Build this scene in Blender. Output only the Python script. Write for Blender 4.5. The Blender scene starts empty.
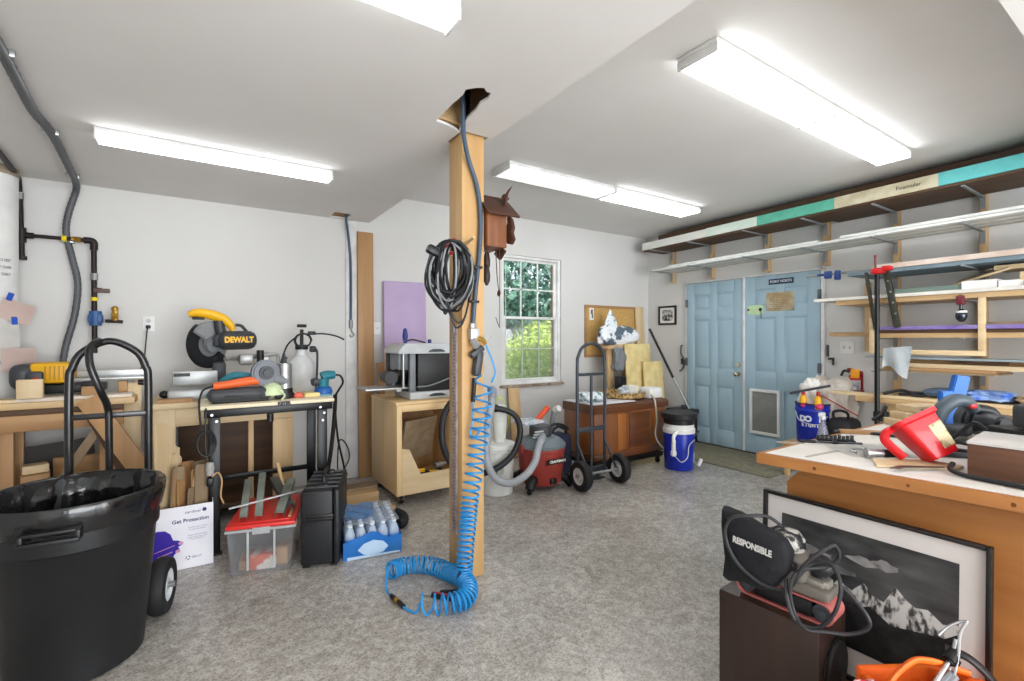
import bpy, bmesh, math, random
from mathutils import Matrix, Vector, Euler, noise
PI = math.pi
random.seed(7)
SC = bpy.context.scene
COL = SC.collection
# ---------------------------------------------------------------- camera, world, sun, added fill light, exposure
cd = bpy.data.cameras.new('camera'); cam = bpy.data.objects.new('camera', cd); COL.objects.link(cam)
cam.location = (0, 0, 1.33); cam.rotation_euler = (PI/2, 0, -math.atan(312/475))
cd.sensor_width = 36; cd.lens = 475/1024*36; cd.shift_y = -2.5/1024; cd.clip_start = .02
SC.camera = cam
W = bpy.data.worlds.new('world'); SC.world = W; W.use_nodes = True
W.node_tree.nodes['Background'].inputs[0].default_value = (.80, .90, 1, 1)
W.node_tree.nodes['Background'].inputs[1].default_value = 1.6
sl = bpy.data.lights.new('sun', 'SUN'); sl.energy = 7; sl.angle = .01; sl.color = (1, .95, .86)
so = bpy.data.objects.new('sun', sl); COL.objects.link(so); so.rotation_euler = Euler((math.radians(42), 0, math.radians(28)))
al = bpy.data.lights.new('rear_fill_light', 'AREA'); al.shape = 'RECTANGLE'; al.size = 4.6; al.size_y = 2.1; al.energy = 195; al.color = (.97, .985, 1)  # fill light added behind the camera to brighten the room
ao = bpy.data.objects.new('rear_fill_light', al); COL.objects.link(ao); ao.location = (1.6, -3.05, 1.2); ao.rotation_euler = (PI/2, 0, 0)
LAMP = 7.0
vs = SC.view_settings; vs.view_transform = 'Standard'; vs.look = 'None'; vs.gamma = 1; vs.use_curve_mapping = False
vs.exposure = 0.6
# ---------------------------------------------------------------- materials
def lin(c):
    f = lambda v: v/12.92 if v <= .04045 else ((v+.055)/1.055)**2.4
    return tuple(f(x/255) for x in c) + (1,)
MATS = {}
def mat(name, col, rough=.5, metal=0, col2=None, scale=6, bump=0, bscale=80, trans=0, alpha=1, coat=0, stretch=(1, 1, 1), emit=0, lo=.35, hi=.65, detail=4, spec=.5, ior=1.45):
    if name in MATS: return MATS[name]
    m = bpy.data.materials.new(name); m.use_nodes = True; MATS[name] = m
    nt = m.node_tree; N = nt.nodes; K = nt.links; b = N['Principled BSDF']
    b.inputs['Base Color'].default_value = lin(col); b.inputs['Roughness'].default_value = rough
    b.inputs['Metallic'].default_value = metal; b.inputs['Transmission Weight'].default_value = trans
    b.inputs['Alpha'].default_value = alpha; b.inputs['Coat Weight'].default_value = coat
    b.inputs['Specular IOR Level'].default_value = spec; b.inputs['IOR'].default_value = ior
    tc = N.new('ShaderNodeTexCoord'); mp = N.new('ShaderNodeMapping'); mp.inputs['Scale'].default_value = stretch
    K.new(tc.outputs['Object'], mp.inputs[0])
    if col2 is None: col2 = tuple(max(0, x*.9) for x in col)
    n = N.new('ShaderNodeTexNoise'); n.inputs['Scale'].default_value = scale; n.inputs['Detail'].default_value = detail
    K.new(mp.outputs[0], n.inputs['Vector'])
    r = N.new('ShaderNodeValToRGB'); r.color_ramp.elements[0].position = lo; r.color_ramp.elements[1].position = hi
    r.color_ramp.elements[0].color = lin(col2); r.color_ramp.elements[1].color = lin(col)
    K.new(n.outputs[0], r.inputs[0]); K.new(r.outputs[0], b.inputs['Base Color'])
    if bump:
        n2 = N.new('ShaderNodeTexNoise'); n2.inputs['Scale'].default_value = bscale; n2.inputs['Detail'].default_value = 3
        K.new(mp.outputs[0], n2.inputs['Vector'])
        bp = N.new('ShaderNodeBump'); bp.inputs['Strength'].default_value = bump; bp.inputs['Distance'].default_value = .01
        K.new(n2.outputs[0], bp.inputs['Height']); K.new(bp.outputs[0], b.inputs['Normal'])
    if emit:
        b.inputs['Emission Color'].default_value = (.95, .98, 1, 1); b.inputs['Emission Strength'].default_value = emit
    return m
def wood(name, col, col2, axis='X', rough=.5, fine=14, coat=0):
    st = {'X': (.08, 1, 1), 'Y': (1, .08, 1), 'Z': (1, 1, .08)}[axis]
    return mat(name, col, rough, col2=col2, scale=fine, stretch=st, lo=.25, hi=.7, detail=6, bump=.08, bscale=fine*4, coat=coat)
PINE = {a: wood('pine_'+a, (208, 178, 134), (184, 148, 102), a) for a in 'XYZ'}
PALE = {a: wood('pale_pine_'+a, (222, 200, 162), (202, 174, 132), a) for a in 'XYZ'}
PLY = {a: wood('birch_ply_'+a, (231, 199, 150), (214, 178, 126), a, .45) for a in 'XYZ'}
TAN = {a: wood('tan_board_'+a, (182, 142, 98), (154, 114, 74), a) for a in 'XYZ'}
GREYW = {a: wood('weathered_wood_'+a, (158, 138, 112), (116, 96, 72), a, .7) for a in 'XYZ'}
DARKW = {a: wood('dark_wood_'+a, (92, 66, 44), (62, 42, 28), a, .6) for a in 'XYZ'}
ORANGE = {a: wood('orange_fir_'+a, (174, 118, 64), (146, 92, 46), a, .4) for a in 'XYZ'}
POSTW = wood('post_wood', (206, 170, 118), (176, 134, 84), 'Z', .55, 10)
BLK = mat('black_plastic', (19, 19, 21), .42)
BLKM = mat('black_paint_metal', (17, 18, 20), .35, .3)
RUB = mat('black_rubber', (25, 25, 26), .7, bump=.1)
CORD = mat('black_cord', (27, 28, 31), .5)
DGREY = mat('dark_grey_plastic', (62, 65, 70), .45)
GREY = mat('grey_plastic', (128, 132, 136), .45)
LGREY = mat('light_grey_plastic', (196, 200, 202), .4)
WHITE = mat('white_plastic', (232, 232, 230), .4, col2=(222, 222, 220))
PAPER = mat('white_paper', (238, 236, 232), .8, col2=(228, 226, 222))
STEEL = mat('brushed_steel', (186, 188, 190), .38, .85, stretch=(1, 1, .05), scale=40)
ALU = mat('cast_aluminium', (190, 192, 192), .42, .7)
GALV = mat('galvanised_steel', (150, 152, 152), .45, .7)
BRASS = mat('brass', (206, 164, 76), .3, .9)
YEL = mat('tool_yellow', (246, 186, 22), .4)
RED = mat('red_plastic', (206, 30, 34), .35)
ORG = mat('orange_plastic', (240, 104, 40), .4)
BLUE = mat('royal_blue_plastic', (16, 44, 168), .35, col2=(14, 36, 150))
TEALT = mat('teal_plastic', (38, 122, 138), .45)
CARD = mat('cardboard', (190, 152, 108), .85, col2=(168, 130, 88))
LBLUE = mat('tool_blue', (30, 92, 168), .4)
DBLU = mat('blue_grey_hose', (70, 88, 108), .45)
# ---------------------------------------------------------------- mesh builder
WM = {}
class MB:
    def __init__(s, t=None, M=None):
        s.bm = bmesh.new(); s.M = (WM[t.name] if t else Matrix()) @ (M or Matrix())
    def _x(s, vs, M=None):
        M = s.M @ M if M else s.M
        for v in vs: v.co = M @ v.co
    def box(s, c, d, r=0, rot=None, seg=2):
        b = bmesh.new(); bmesh.ops.create_cube(b, size=1)
        for v in b.verts: v.co = Vector((v.co.x*d[0], v.co.y*d[1], v.co.z*d[2]))
        if r: bmesh.ops.bevel(b, geom=b.edges[:], offset=min(r, min(d)*.49), segments=seg, affect='EDGES', profile=.5)
        M = Matrix.Translation(c)
        if rot: M = M @ Euler(rot).to_matrix().to_4x4()
        s._add(b, M); return s
    def b2(s, lo, hi, r=0, **k):
        return s.box([(a+b)/2 for a, b in zip(lo, hi)], [abs(b-a) for a, b in zip(lo, hi)], r, **k)
    def _add(s, b, M):
        for v in b.verts: v.co = M @ v.co
        me = bpy.data.meshes.new('t'); b.to_mesh(me); b.free()
        n = len(s.bm.verts); s.bm.from_mesh(me); bpy.data.meshes.remove(me)
        s.bm.verts.ensure_lookup_table(); s._x(s.bm.verts[n:])
    def cyl(s, p0, p1, r0, r1=None, n=20, bev=0):
        p0 = Vector(p0); p1 = Vector(p1); d = p1-p0; r1 = r0 if r1 is None else r1
        b = bmesh.new(); bmesh.ops.create_cone(b, cap_ends=True, segments=n, radius1=r0, radius2=r1, depth=d.length)
        if bev:
            es = [e for e in b.edges if len(e.link_faces) == 2 and any(len(f.verts) > 4 for f in e.link_faces)]
            bmesh.ops.bevel(b, geom=es, offset=bev, segments=2, affect='EDGES')
        q = Vector((0, 0, 1)).rotation_difference(d.normalized())
        s._add(b, Matrix.Translation((p0+p1)/2) @ q.to_matrix().to_4x4()); return s
    def ball(s, c, r, n=16):
        r = r if isinstance(r, (tuple, list)) else (r, r, r)
        b = bmesh.new(); bmesh.ops.create_uvsphere(b, u_segments=n, v_segments=max(6, n//2), radius=1)
        for v in b.verts: v.co = Vector((v.co.x*r[0], v.co.y*r[1], v.co.z*r[2]))
        s._add(b, Matrix.Translation(c)); return s
    def tube(s, pts, r, n=8, closed=False, sm=6, rib=0, flat=1):
        P = [Vector(p) for p in pts]
        if sm and len(P) > 2:
            Q = []; L = len(P)
            for i in range(L if closed else L-1):
                g = (lambda k: P[k % L]) if closed else (lambda k: P[min(max(k, 0), L-1)])
                a, b, c, d = g(i-1), g(i), g(i+1), g(i+2)
                for j in range(sm):
                    t = j/sm
                    Q.append(.5*((2*b)+(c-a)*t+(2*a-5*b+4*c-d)*t*t+(3*b-a-3*c+d)*t**3))
            if not closed: Q.append(P[-1])
            P = Q
        L = len(P); rings = []; up = None
        for i in range(L):
            d = (P[(i+1) % L]-P[i-1]) if closed else (P[min(i+1, L-1)]-P[max(i-1, 0)])
            if d.length < 1e-9: d = Vector((0, 0, 1))
            d.normalize()
            if up is None: up = d.orthogonal().normalized()
            up = (up-d*up.dot(d))
            up = up.normalized() if up.length > 1e-6 else d.orthogonal().normalized()
            w = d.cross(up); ri = r(i/(L-1)) if callable(r) else r
            if rib and i % 2: ri *= 1-rib
            rings.append([s.bm.verts.new(s.M @ (P[i]+(up*math.cos(2*PI*k/n)+w*math.sin(2*PI*k/n)*flat)*ri)) for k in range(n)])
        for i in range(L if closed else L-1):
            a, b = rings[i], rings[(i+1) % L]
            for k in range(n): s.bm.faces.new((a[k], a[(k+1) % n], b[(k+1) % n], b[k]))
        if not closed: s.bm.faces.new(rings[0][::-1]); s.bm.faces.new(rings[-1])
        return s
    def lathe(s, prof, c=(0, 0, 0), n=32, fn=None, axis=None, cap=True):
        cap = cap and prof[0] != prof[-1]
        M = Matrix.Translation(c)
        if axis: M = M @ Vector((0, 0, 1)).rotation_difference(Vector(axis).normalized()).to_matrix().to_4x4()
        rings = []
        for i, (r, z) in enumerate(prof):
            ring = []
            for k in range(n):
                a = 2*PI*k/n; rr, zz = (r, z) if not fn else fn(i, a, r, z)
                ring.append(s.bm.verts.new(s.M @ M @ Vector((rr*math.cos(a), rr*math.sin(a), zz))))
            rings.append(ring)
        for a, b in zip(rings, rings[1:]):
            for k in range(n): s.bm.faces.new((a[k], a[(k+1) % n], b[(k+1) % n], b[k]))
        if cap and prof[0][0] > 1e-4: s.bm.faces.new(rings[0][::-1])
        if cap and prof[-1][0] > 1e-4: s.bm.faces.new(rings[-1])
        return s
    def prism(s, poly, h, M=None, r=0):
        b = bmesh.new(); f = b.faces.new([b.verts.new((x, y, 0)) for x, y in poly])
        g = bmesh.ops.extrude_face_region(b, geom=[f]); bmesh.ops.translate(b, vec=(0, 0, h), verts=[v for v in g['geom'] if isinstance(v, bmesh.types.BMVert)])
        bmesh.ops.recalc_face_normals(b, faces=b.faces)
        if r: bmesh.ops.bevel(b, geom=b.edges[:], offset=r, segments=2, affect='EDGES')
        s._add(b, M or Matrix()); return s
    def sheet(s, fn, nu, nv, th=.002):
        g = [[s.bm.verts.new(s.M @ Vector(fn(i/nu, j/nv))) for j in range(nv+1)] for i in range(nu+1)]
        fs = [s.bm.faces.new((g[i][j], g[i+1][j], g[i+1][j+1], g[i][j+1])) for i in range(nu) for j in range(nv)]
        if th: bmesh.ops.solidify(s.bm, geom=fs, thickness=th)
        return s
    def done(s, name, m, parent=None, smooth=40, props=None):
        bmesh.ops.recalc_face_normals(s.bm, faces=s.bm.faces)
        me = bpy.data.meshes.new(name); s.bm.to_mesh(me); s.bm.free()
        me.materials.append(m)
        if smooth: me.shade_smooth(); me.set_sharp_from_angle(angle=math.radians(smooth))
        o = bpy.data.objects.new(name, me); COL.objects.link(o)
        if parent:
            me.transform(WM[parent.name].inverted()); o.parent = parent; WM[o.name] = WM[parent.name]
        else:
            vs = [v.co for v in me.vertices]
            c = Vector(((min(v.x for v in vs)+max(v.x for v in vs))/2, (min(v.y for v in vs)+max(v.y for v in vs))/2, min(v.z for v in vs)))
            me.transform(Matrix.Translation(-c)); o.location = c; WM[o.name] = Matrix.Translation(c)
        return o
def tag(o, label, cat=None, group=None, kind=None):
    o['label'] = label
    if cat: o['category'] = cat
    if group: o['group'] = group
    if kind: o['kind'] = kind
    return o
def thing(name, label, cat, loc=(0, 0, 0), rz=0, group=None, tilt=None):
    o = bpy.data.objects.new(name, None); COL.objects.link(o); o.empty_display_size = .1
    M = Matrix.Translation(loc) @ Euler((tilt[0] if tilt else 0, tilt[1] if tilt else 0, rz)).to_matrix().to_4x4()
    o.matrix_world = M; WM[o.name] = M
    return tag(o, label, cat, group)
def struct(mb, name, m, smooth=40):
    o = mb.done(name, m, None, smooth); o['kind'] = 'structure'; return o
def frame(o, x, y):
    x = Vector(x).normalized(); y = Vector(y).normalized(); z = x.cross(y); y = z.cross(x)
    M = Matrix((x, y, z)).transposed().to_4x4(); M.translation = Vector(o); return M
def text(body, size, M, m, parent, name='lettering', ext=.0006, sx=1, bold=0, align='CENTER'):
    cu = bpy.data.curves.new(name, 'FONT'); cu.body = body; cu.size = size; cu.extrude = ext; cu.align_x = align; cu.align_y = 'CENTER'; cu.offset = bold
    cu.resolution_u = 3
    o = bpy.data.objects.new(name+'_source', cu); COL.objects.link(o)
    bpy.context.view_layer.update()
    me = bpy.data.meshes.new_from_object(o.evaluated_get(bpy.context.evaluated_depsgraph_get()))
    bpy.data.objects.remove(o); bpy.data.curves.remove(cu)
    me.transform(M @ Matrix.Diagonal((sx, 1, 1, 1))); me.materials.clear(); me.materials.append(m); me.name = name
    t = bpy.data.objects.new(name, me); COL.objects.link(t)
    me.transform(WM[parent.name].inverted()); t.parent = parent; WM[t.name] = WM[parent.name]
    return t
def dup(o, M, label=None, cat=None, group=None, parent=None):
    c = o.copy(); COL.objects.link(c)
    if parent: c.parent = parent
    else: c.matrix_world = M; WM[c.name] = M
    if label: c['label'] = label
    if group: c['group'] = group
    for ch in [x for x in bpy.data.objects if x.parent == o]: dup(ch, None, parent=c)
    return c
def one(mb, name, m, label, cat, group=None, smooth=40): return tag(mb.done(name, m, None, smooth), label, cat, group)
def jit(a): return random.uniform(-a, a)
def board(name, m, p0, p1, w, th, label, cat, up=(0, 0, 1), group=None, r=.002):
    p0 = Vector(p0); p1 = Vector(p1); x = (p1-p0).normalized(); M = frame((p0+p1)/2, x, up)
    b = MB(M=M); b.box((0, 0, 0), ((p1-p0).length, w, th), r)
    return tag(b.done(name, m), label, cat, group)
# ---------------------------------------------------------------- the setting
XL, XR, YB, YF, ZL, ZH = -1.6, 5.37, 4.62, -3.2, 2.448, 2.74
WALL = mat('wall_paint', (212, 211, 209), .75, col2=(207, 206, 203), scale=1.2)
CEIL = mat('ceiling_paint', (224, 222, 220), .85, col2=(219, 217, 214), scale=1.5)
def concrete():
    m = bpy.data.materials.new('concrete'); m.use_nodes = True; nt = m.node_tree; N = nt.nodes; K = nt.links; b = N['Principled BSDF']
    tc = N.new('ShaderNodeTexCoord')
    def nz(sc, det, lo, hi, c0, c1, dist=0):
        n = N.new('ShaderNodeTexNoise'); n.inputs['Scale'].default_value = sc; n.inputs['Detail'].default_value = det; n.inputs['Distortion'].default_value = dist
        K.new(tc.outputs['Object'], n.inputs['Vector']); r = N.new('ShaderNodeValToRGB')
        r.color_ramp.elements[0].position = lo; r.color_ramp.elements[1].position = hi; r.color_ramp.elements[0].color = lin(c0); r.color_ramp.elements[1].color = lin(c1)
        K.new(n.outputs[0], r.inputs[0]); return r
    def mx(a, c, f, mode='MULTIPLY'):
        x = N.new('ShaderNodeMixRGB'); x.blend_type = mode; x.inputs[0].default_value = f; K.new(a, x.inputs[1]); K.new(c, x.inputs[2]); return x.outputs[0]
    a = nz(1.6, 6, .3, .7, (172, 167, 160), (204, 199, 193), .6)
    s = nz(22, 8, .38, .62, (176, 172, 166), (255, 255, 255), .8)
    g = nz(120, 4, .36, .56, (150, 146, 140), (255, 255, 255))
    d = nz(3.5, 8, .60, .75, (255, 255, 255), (178, 172, 164), 1.5)
    c = mx(mx(mx(a.outputs[0], s.outputs[0], .5), g.outputs[0], .55), d.outputs[0], .55)
    K.new(c, b.inputs['Base Color'])
    r = nz(2.2, 6, .35, .65, (96, 96, 96), (142, 142, 142), .5); K.new(r.outputs[0], b.inputs['Roughness'])
    bp = N.new('ShaderNodeBump'); bp.inputs['Strength'].default_value = .12; bp.inputs['Distance'].default_value = .01; K.new(g.outputs[0], bp.inputs['Height']); K.new(bp.outputs[0], b.inputs['Normal'])
    return m
struct(MB().b2((XL-.2, YF-.2, -.12), (XR+.2, YB+.2, 0)), 'floor', concrete())
WX0, WX1, WZ0, WZ1 = 2.895, 3.77, .785, 2.30     # window opening
def ring_wall():
    b = MB()
    b.b2((XL-.15, YB, 0), (WX0, YB+.15, 2.9)); b.b2((WX1, YB, 0), (XR+.15, YB+.15, 2.9))
    b.b2((WX0, YB, 0), (WX1, YB+.15, WZ0)); b.b2((WX0, YB, WZ1), (WX1, YB+.15, 2.9)); return b
struct(ring_wall(), 'wall_back', WALL)
struct(MB().b2((XR, YF, 0), (XR+.15, YB, 2.9)), 'wall_right', WALL)
struct(MB().b2((XL-.15, YF, 0), (XL, YB, 2.9)), 'wall_left', WALL)
b = MB(); b.b2((XL-.15, YF-.15, 0), (-.8, YF, 2.9)); b.b2((4.0, YF-.15, 0), (XR+.15, YF, 2.9)); b.b2((-.8, YF-.15, 2.3), (4.0, YF, 2.9)); struct(b, 'wall_front', WALL)
XS, YS = 1.372, .43
b = MB()                                            # lower ceiling, with two holes cut through its plasterboard
def ceil_sheet(z, holes):
    bm = bmesh.new()
    def loop(ps):
        v = [bm.verts.new((x, y, z)) for x, y in ps]
        for i in range(len(v)): bm.edges.new((v[i], v[(i+1) % len(v)]))
    loop([(XL, YF), (XR, YF), (XR, YS), (XS, YS), (XS, YB), (XL, YB)])
    for h in holes: loop(h)
    bmesh.ops.triangle_fill(bm, use_beauty=True, edges=bm.edges[:])
    return bm
HOLE = [(1.016, 2.26), (1.008, 2.06), (1.011, 1.95), (1.0, 1.90), (1.035, 1.86), (1.062, 1.844), (1.09, 1.868), (1.11, 1.864), (1.128, 1.92), (1.118, 1.98), (1.134, 2.05), (1.138, 2.14), (1.165, 2.29), (1.345, 2.29), (1.345, 2.49), (1.18, 2.49), (1.18, 2.31), (1.09, 2.275)]
HOLE2 = [(1.0, 4.60), (1.0, 4.39), (1.146, 4.39), (1.146, 4.57)]
bm = ceil_sheet(ZL, [HOLE, HOLE2])
bmesh.ops.solidify(bm, geom=bm.faces[:], thickness=-.014); b.bm = bm
zs = [v.co.z for v in b.bm.verts]
struct(b, 'ceiling', CEIL, 0)
b = MB(); b.b2((XS, YS, ZH), (XR, YB, ZH+.14)); b.b2((XS-.02, YS, ZL+.002), (XS, YB, ZH+.1)); b.b2((XS, YS-.02, ZL+.002), (XR, YS, ZH+.1)); struct(b, 'ceiling', CEIL)
b = MB(); b.b2((XL-.15, YF-.15, 2.80), (XR+.15, YB+.15, 2.98)); struct(b, 'roof_slab', DARKW['X'])
# the timber framing one sees in the two holes
b = MB(); b.b2((.9, 1.80, 2.475), (.985, 2.6, 2.70), .004); b.b2((.985, 2.275, 2.475), (1.175, 2.33, 2.70), .004); tag(b.done('ceiling_joist', PINE['Y']), 'yellow pine joist showing inside the torn ceiling hole above the post', 'joist')
b = MB(); b.b2((1.145, 1.75, 2.475), (1.20, 2.13, 2.70)); b.b2((.99, 1.80, 2.475), (1.2, 1.85, 2.70)); tag(b.done('ceiling_joist', DARKW['Y']), 'dark brown joist deep in the torn ceiling hole above the post', 'joist')
b = MB(); b.b2((1.0, 4.55, 2.47), (1.146, 4.605, 2.7)); tag(b.done('ceiling_joist', TAN['X']), 'brown framing seen in the small square ceiling hole by the back wall', 'joist')
# window
def window():
    F = mat('window_vinyl', (236, 236, 234), .4)
    y0, y1 = YB+.02, YB+.11
    b = MB()
    for lo, hi in (((WX0, y0, WZ0), (WX0+.035, y1, WZ1)), ((WX1-.035, y0, WZ0), (WX1, y1, WZ1)), ((WX0+.035, y0, WZ0), (WX1-.035, y1, WZ0+.035)), ((WX0+.035, y0, WZ1-.03), (WX1-.035, y1, WZ1))): b.b2(lo, hi, .004)
    w = struct(b, 'window_1', F)
    zm = 1.555
    for nm, z0, z1, y, mu in (('upper_sash', zm, WZ1-.03, YB+.075, .016), ('lower_sash', WZ0+.035, zm+.03, YB+.045, .010)):
        b = MB(); x0, x1 = WX0+.036, WX1-.036; t = .03
        b.b2((x0, y-.014, z0), (x0+t, y+.014, z1), .003); b.b2((x1-t, y-.014, z0), (x1, y+.014, z1), .003); b.b2((x0+t, y-.014, z0), (x1-t, y+.014, z0+t), .003); b.b2((x0+t, y-.014, z1-t), (x1-t, y+.014, z1), .003)
        s = b.done(nm, F, w)
        b = MB()
        for k in (1, 2):
            x = x0+t+(x1-x0-2*t)*k/3; b.b2((x-mu/2, y-.006, z0+t), (x+mu/2, y+.006, z1-t))
        zz = (z0+z1)/2; b.b2((x0+t, y-.006, zz-mu/2), (x1-t, y+.006, zz+mu/2))
        b.done('muntins', F if nm == 'upper_sash' else mat('muntin_grey', (186, 190, 190), .5), s)
        MB().b2((x0+t, y+.008, z0+t), (x1-t, y+.011, z1-t)).done('glass_pane', mat('clear_glass', (250, 252, 252), .02, trans=1, alpha=.22, ior=1.1, col2=(250, 252, 252)), s)
    b = MB(); x0, x1 = WX0+.036, WX1-.036
    b.b2((x0, YB+.100, WZ0+.036), (x1, YB+.101, zm)); b.done('insect_screen', mat('screen_mesh', (150, 154, 156), .8, alpha=.22, col2=(150, 154, 156)), w)
    b = MB(); b.b2((WX0-.03, YB-.035, WZ0-.032), (WX1+.02, YB+.02, WZ0), .006); b.done('window_sill', mat('worn_sill', (176, 158, 138), .6, col2=(120, 100, 84), scale=14), w)
    b = MB(); b.cyl((WX0+.05, YB-.004, WZ0+.02), (WX0+.05, YB-.004, WZ1-.1), .003, n=6); b.tube([(WX0+.05, YB-.004, 1.45), (WX0+.0, YB-.01, 1.38), (WX0+.02, YB-.012, 1.30), (WX0+.08, YB-.008, 1.42)], .003, 6); b.done('blind_cord', WHITE, w)
window()
# doors
DOORC = mat('door_blue', (160, 186, 200), .45, col2=(155, 181, 195), scale=2)
HINGE = mat('hinge_metal', (104, 112, 112), .4, .8)
TRIMW = mat('trim_paint', (230, 230, 228), .5)
def door(name, y0, y1, hinge_y):
    t = .02; x = XR-.03; z0, z1 = .012, 2.03
    b = MB(); b.b2((XR-.022, y0, z0), (XR-.002, y1, z1), .002)
    wd = y1-y0; st = .115; mid = .09
    pw = (wd-2*st-mid)/2
    cols = [(y0+st, y0+st+pw), (y1-st-pw, y1-st)]
    rows = [(.20, .74), (.94, 1.56), (1.68, 1.88)]
    # stiles and rails stand proud of the six sunk panels
    for a, c in ((y0, y0+st), (y0+st+pw, y1-st-pw), (y1-st, y1)): b.b2((XR-.034, a, z0), (XR-.02, c, z1), .003)
    for c0, c1 in cols:
        for a, c in ((z0, rows[0][0]), (rows[0][1], rows[1][0]), (rows[1][1], rows[2][0]), (rows[2][1], z1)): b.b2((XR-.034, c0, a), (XR-.02, c1, c), .003)
        for a, c in rows: b.b2((XR-.031, c0+.03, a+.03), (XR-.021, c1-.03, c-.03), .006)
    d = struct(b, name, DOORC)
    hg = MB()
    for z in (.25, 1.02, 1.78): hg.b2((XR-.040, hinge_y-.018, z-.05), (XR-.030, hinge_y+.018, z+.05), .002); hg.cyl((XR-.045, hinge_y, z-.052), (XR-.045, hinge_y, z+.052), .007, n=10)
    hg.done('hinges', HINGE, d); return d
d1 = door('door_1', 3.172, 3.952, 3.95); d2 = door('door_2', 2.348, 3.150, 2.352)
KN = mat('satin_nickel', (206, 200, 184), .25, .9)
b = MB(); b.cyl((XR-.03, 3.235, .905), (XR-.05, 3.235, .905), .032); b.cyl((XR-.05, 3.235, .905), (XR-.075, 3.235, .905), .012); b.ball((XR-.095, 3.235, .905), (.026, .03, .03)); b.done('door_handle', KN, d1)
b = MB(); b.cyl((XR-.03, 3.235, 1.01), (XR-.055, 3.235, 1.01), .032, .027); b.done('deadbolt', KN, d1)
MB().b2((XR-.05, 3.150, .012), (XR-.02, 3.174, 2.04), .004).done('astragal_strip', TRIMW, d2)
p = MB()
for lo, hi in (((2.745, .235), (2.775, .745)), ((3.06, .235), (3.09, .745)), ((2.775, .235), (3.06, .265)), ((2.775, .715), (3.06, .745))): p.b2((XR-.055, lo[0], lo[1]), (XR-.028, hi[0], hi[1]), .004)
pf = p.done('pet_door_frame', WHITE, d2)
b = MB(); b.b2((XR-.045, 2.776, .266), (XR-.036, 3.059, .714), .003); b.b2((XR-.049, 2.80, .69), (XR-.043, 3.035, .705)); b.done('pet_door_flap', mat('flap_grey', (136, 138, 134), .5), pf)
b = MB(); b.b2((XR-.03, 2.31, 0), (XR-.001, 2.343, 2.07), .003); b.b2((XR-.03, 3.956, 0), (XR-.001, 3.975, 2.07), .003); b.b2((XR-.03, 2.31, 2.036), (XR-.001, 3.975, 2.055), .003); struct(b, 'trim_1', TRIMW)
struct(MB().b2((XR-.06, 2.32, 0), (XR-.001, 3.97, .011), .003), 'trim_2', mat('threshold_bronze', (74, 62, 50), .5, .5))
# things fixed to the doors
def RW(y, z, x=XR-.036): return frame((x, y, z), (0, -1, 0), (0, 0, 1))   # faces the room from the right wall
t = thing('door_sign', 'small navy sign with white capitals at the top of the right-hand blue door', 'sign', (XR-.038, 2.74, 1.925))
MB().b2((XR-.040, 2.605, 1.925), (XR-.0345, 2.873, 1.985), .001).done('sign_plate', mat('navy_sign', (22, 52, 84), .4), t)
text('POINT NORTH', .038, RW(2.739, 1.955, XR-.041), mat('sign_white', (214, 220, 226), .5), t, bold=.0012, sx=.92)
t = thing('paper_notice', 'beige stained notice sheet taped to the blue door below its navy sign', 'notice', (XR-.038, 2.75, 1.64))
b = MB(); b.sheet(lambda u, v: (XR-.0375-.006*math.sin(u*PI)*v, 2.9-.30*u, 1.63+.205*v), 10, 6, .001); b.done('sheet', mat('stained_card', (240, 230, 204), .8, col2=(222, 194, 146), scale=9, lo=.4, hi=.6), t)
b = MB()
for k in range(5): b.b2((XR-.0452, 2.65, 1.655+.022*k), (XR-.0446, 2.86-.03*(k % 2), 1.660+.022*k))
b.done('print_lines', mat('faded_print', (196, 166, 122), .8), t)
t = thing('door_sticker', 'pale green bracket-shaped sticker beside the gap between the blue doors', 'sticker', (XR-.036, 3.03, 1.6))
MB().prism([(0, .02), (.03, 0), (.16, .0), (.18, .02), (.18, .1), (.14, .11), (.0, .10)], .004, RW(3.118, 1.60, XR-.0345)).done('sticker_sheet', mat('mint_paper', (200, 228, 178), .6), t)
for yy, rr in ((3.105, .012), (2.965, .018)): MB().cyl((XR-.041, yy, 1.655), (XR-.046, yy, 1.655), rr, n=14).done('hole_plug', BLK, t)
b = MB(); b.tube([(XR-.045, 2.962, 1.655), (XR-.046, 2.955, 1.6), (XR-.044, 2.957, 1.55)], .003, 6); b.done('string', CORD, t)
t = thing('floor_mat', 'worn olive grey floor mat in front of the blue double doors', 'mat', (4.9, 3.2, 0), math.radians(0))
MB().b2((4.52, 2.42, .0005), (5.29, 3.86, .008), .003).done('pile', mat('olive_mat', (128, 124, 104), .95, col2=(106, 104, 88), scale=18, bump=.3, bscale=300), t)
MB().b2((4.50, 2.42, .0005), (4.519, 3.86, .009), .002).done('binding', mat('mat_edge', (108, 105, 92), .8), t)
# ---------------------------------------------------------------- ceiling lights
DIFF_ON = mat('lit_diffuser', (240, 240, 238), .5, emit=LAMP, col2=(240, 240, 238))
DIFF_OFF = mat('dim_diffuser', (232, 232, 228), .45, emit=.5)
LBODY = mat('fixture_white', (226, 226, 224), .45)
def fixture(x0, x1, y0, y1, ztop, label, on=True, h=.06, ends=True):
    t = thing('ceiling_light', label, 'light', ((x0+x1)/2, (y0+y1)/2, ztop-h), 0, None)
    b = MB(); b.b2((x0, y0, ztop-.022), (x1, y1, ztop-.001), .003); b.done('housing', LBODY, t)
    b = MB(); b.b2((x0+.012, y0+.006, ztop-h), (x1-.012, y1-.006, ztop-.023), .012, seg=3); b.done('diffuser', DIFF_ON if on else DIFF_OFF, t)
    for a in (x0, x1-.011): MB().b2((a, y0-.002, ztop-h-.003), (a+.011, y1+.002, ztop-.0235), .003).done('end_cap', LBODY, t)
    return t
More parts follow.
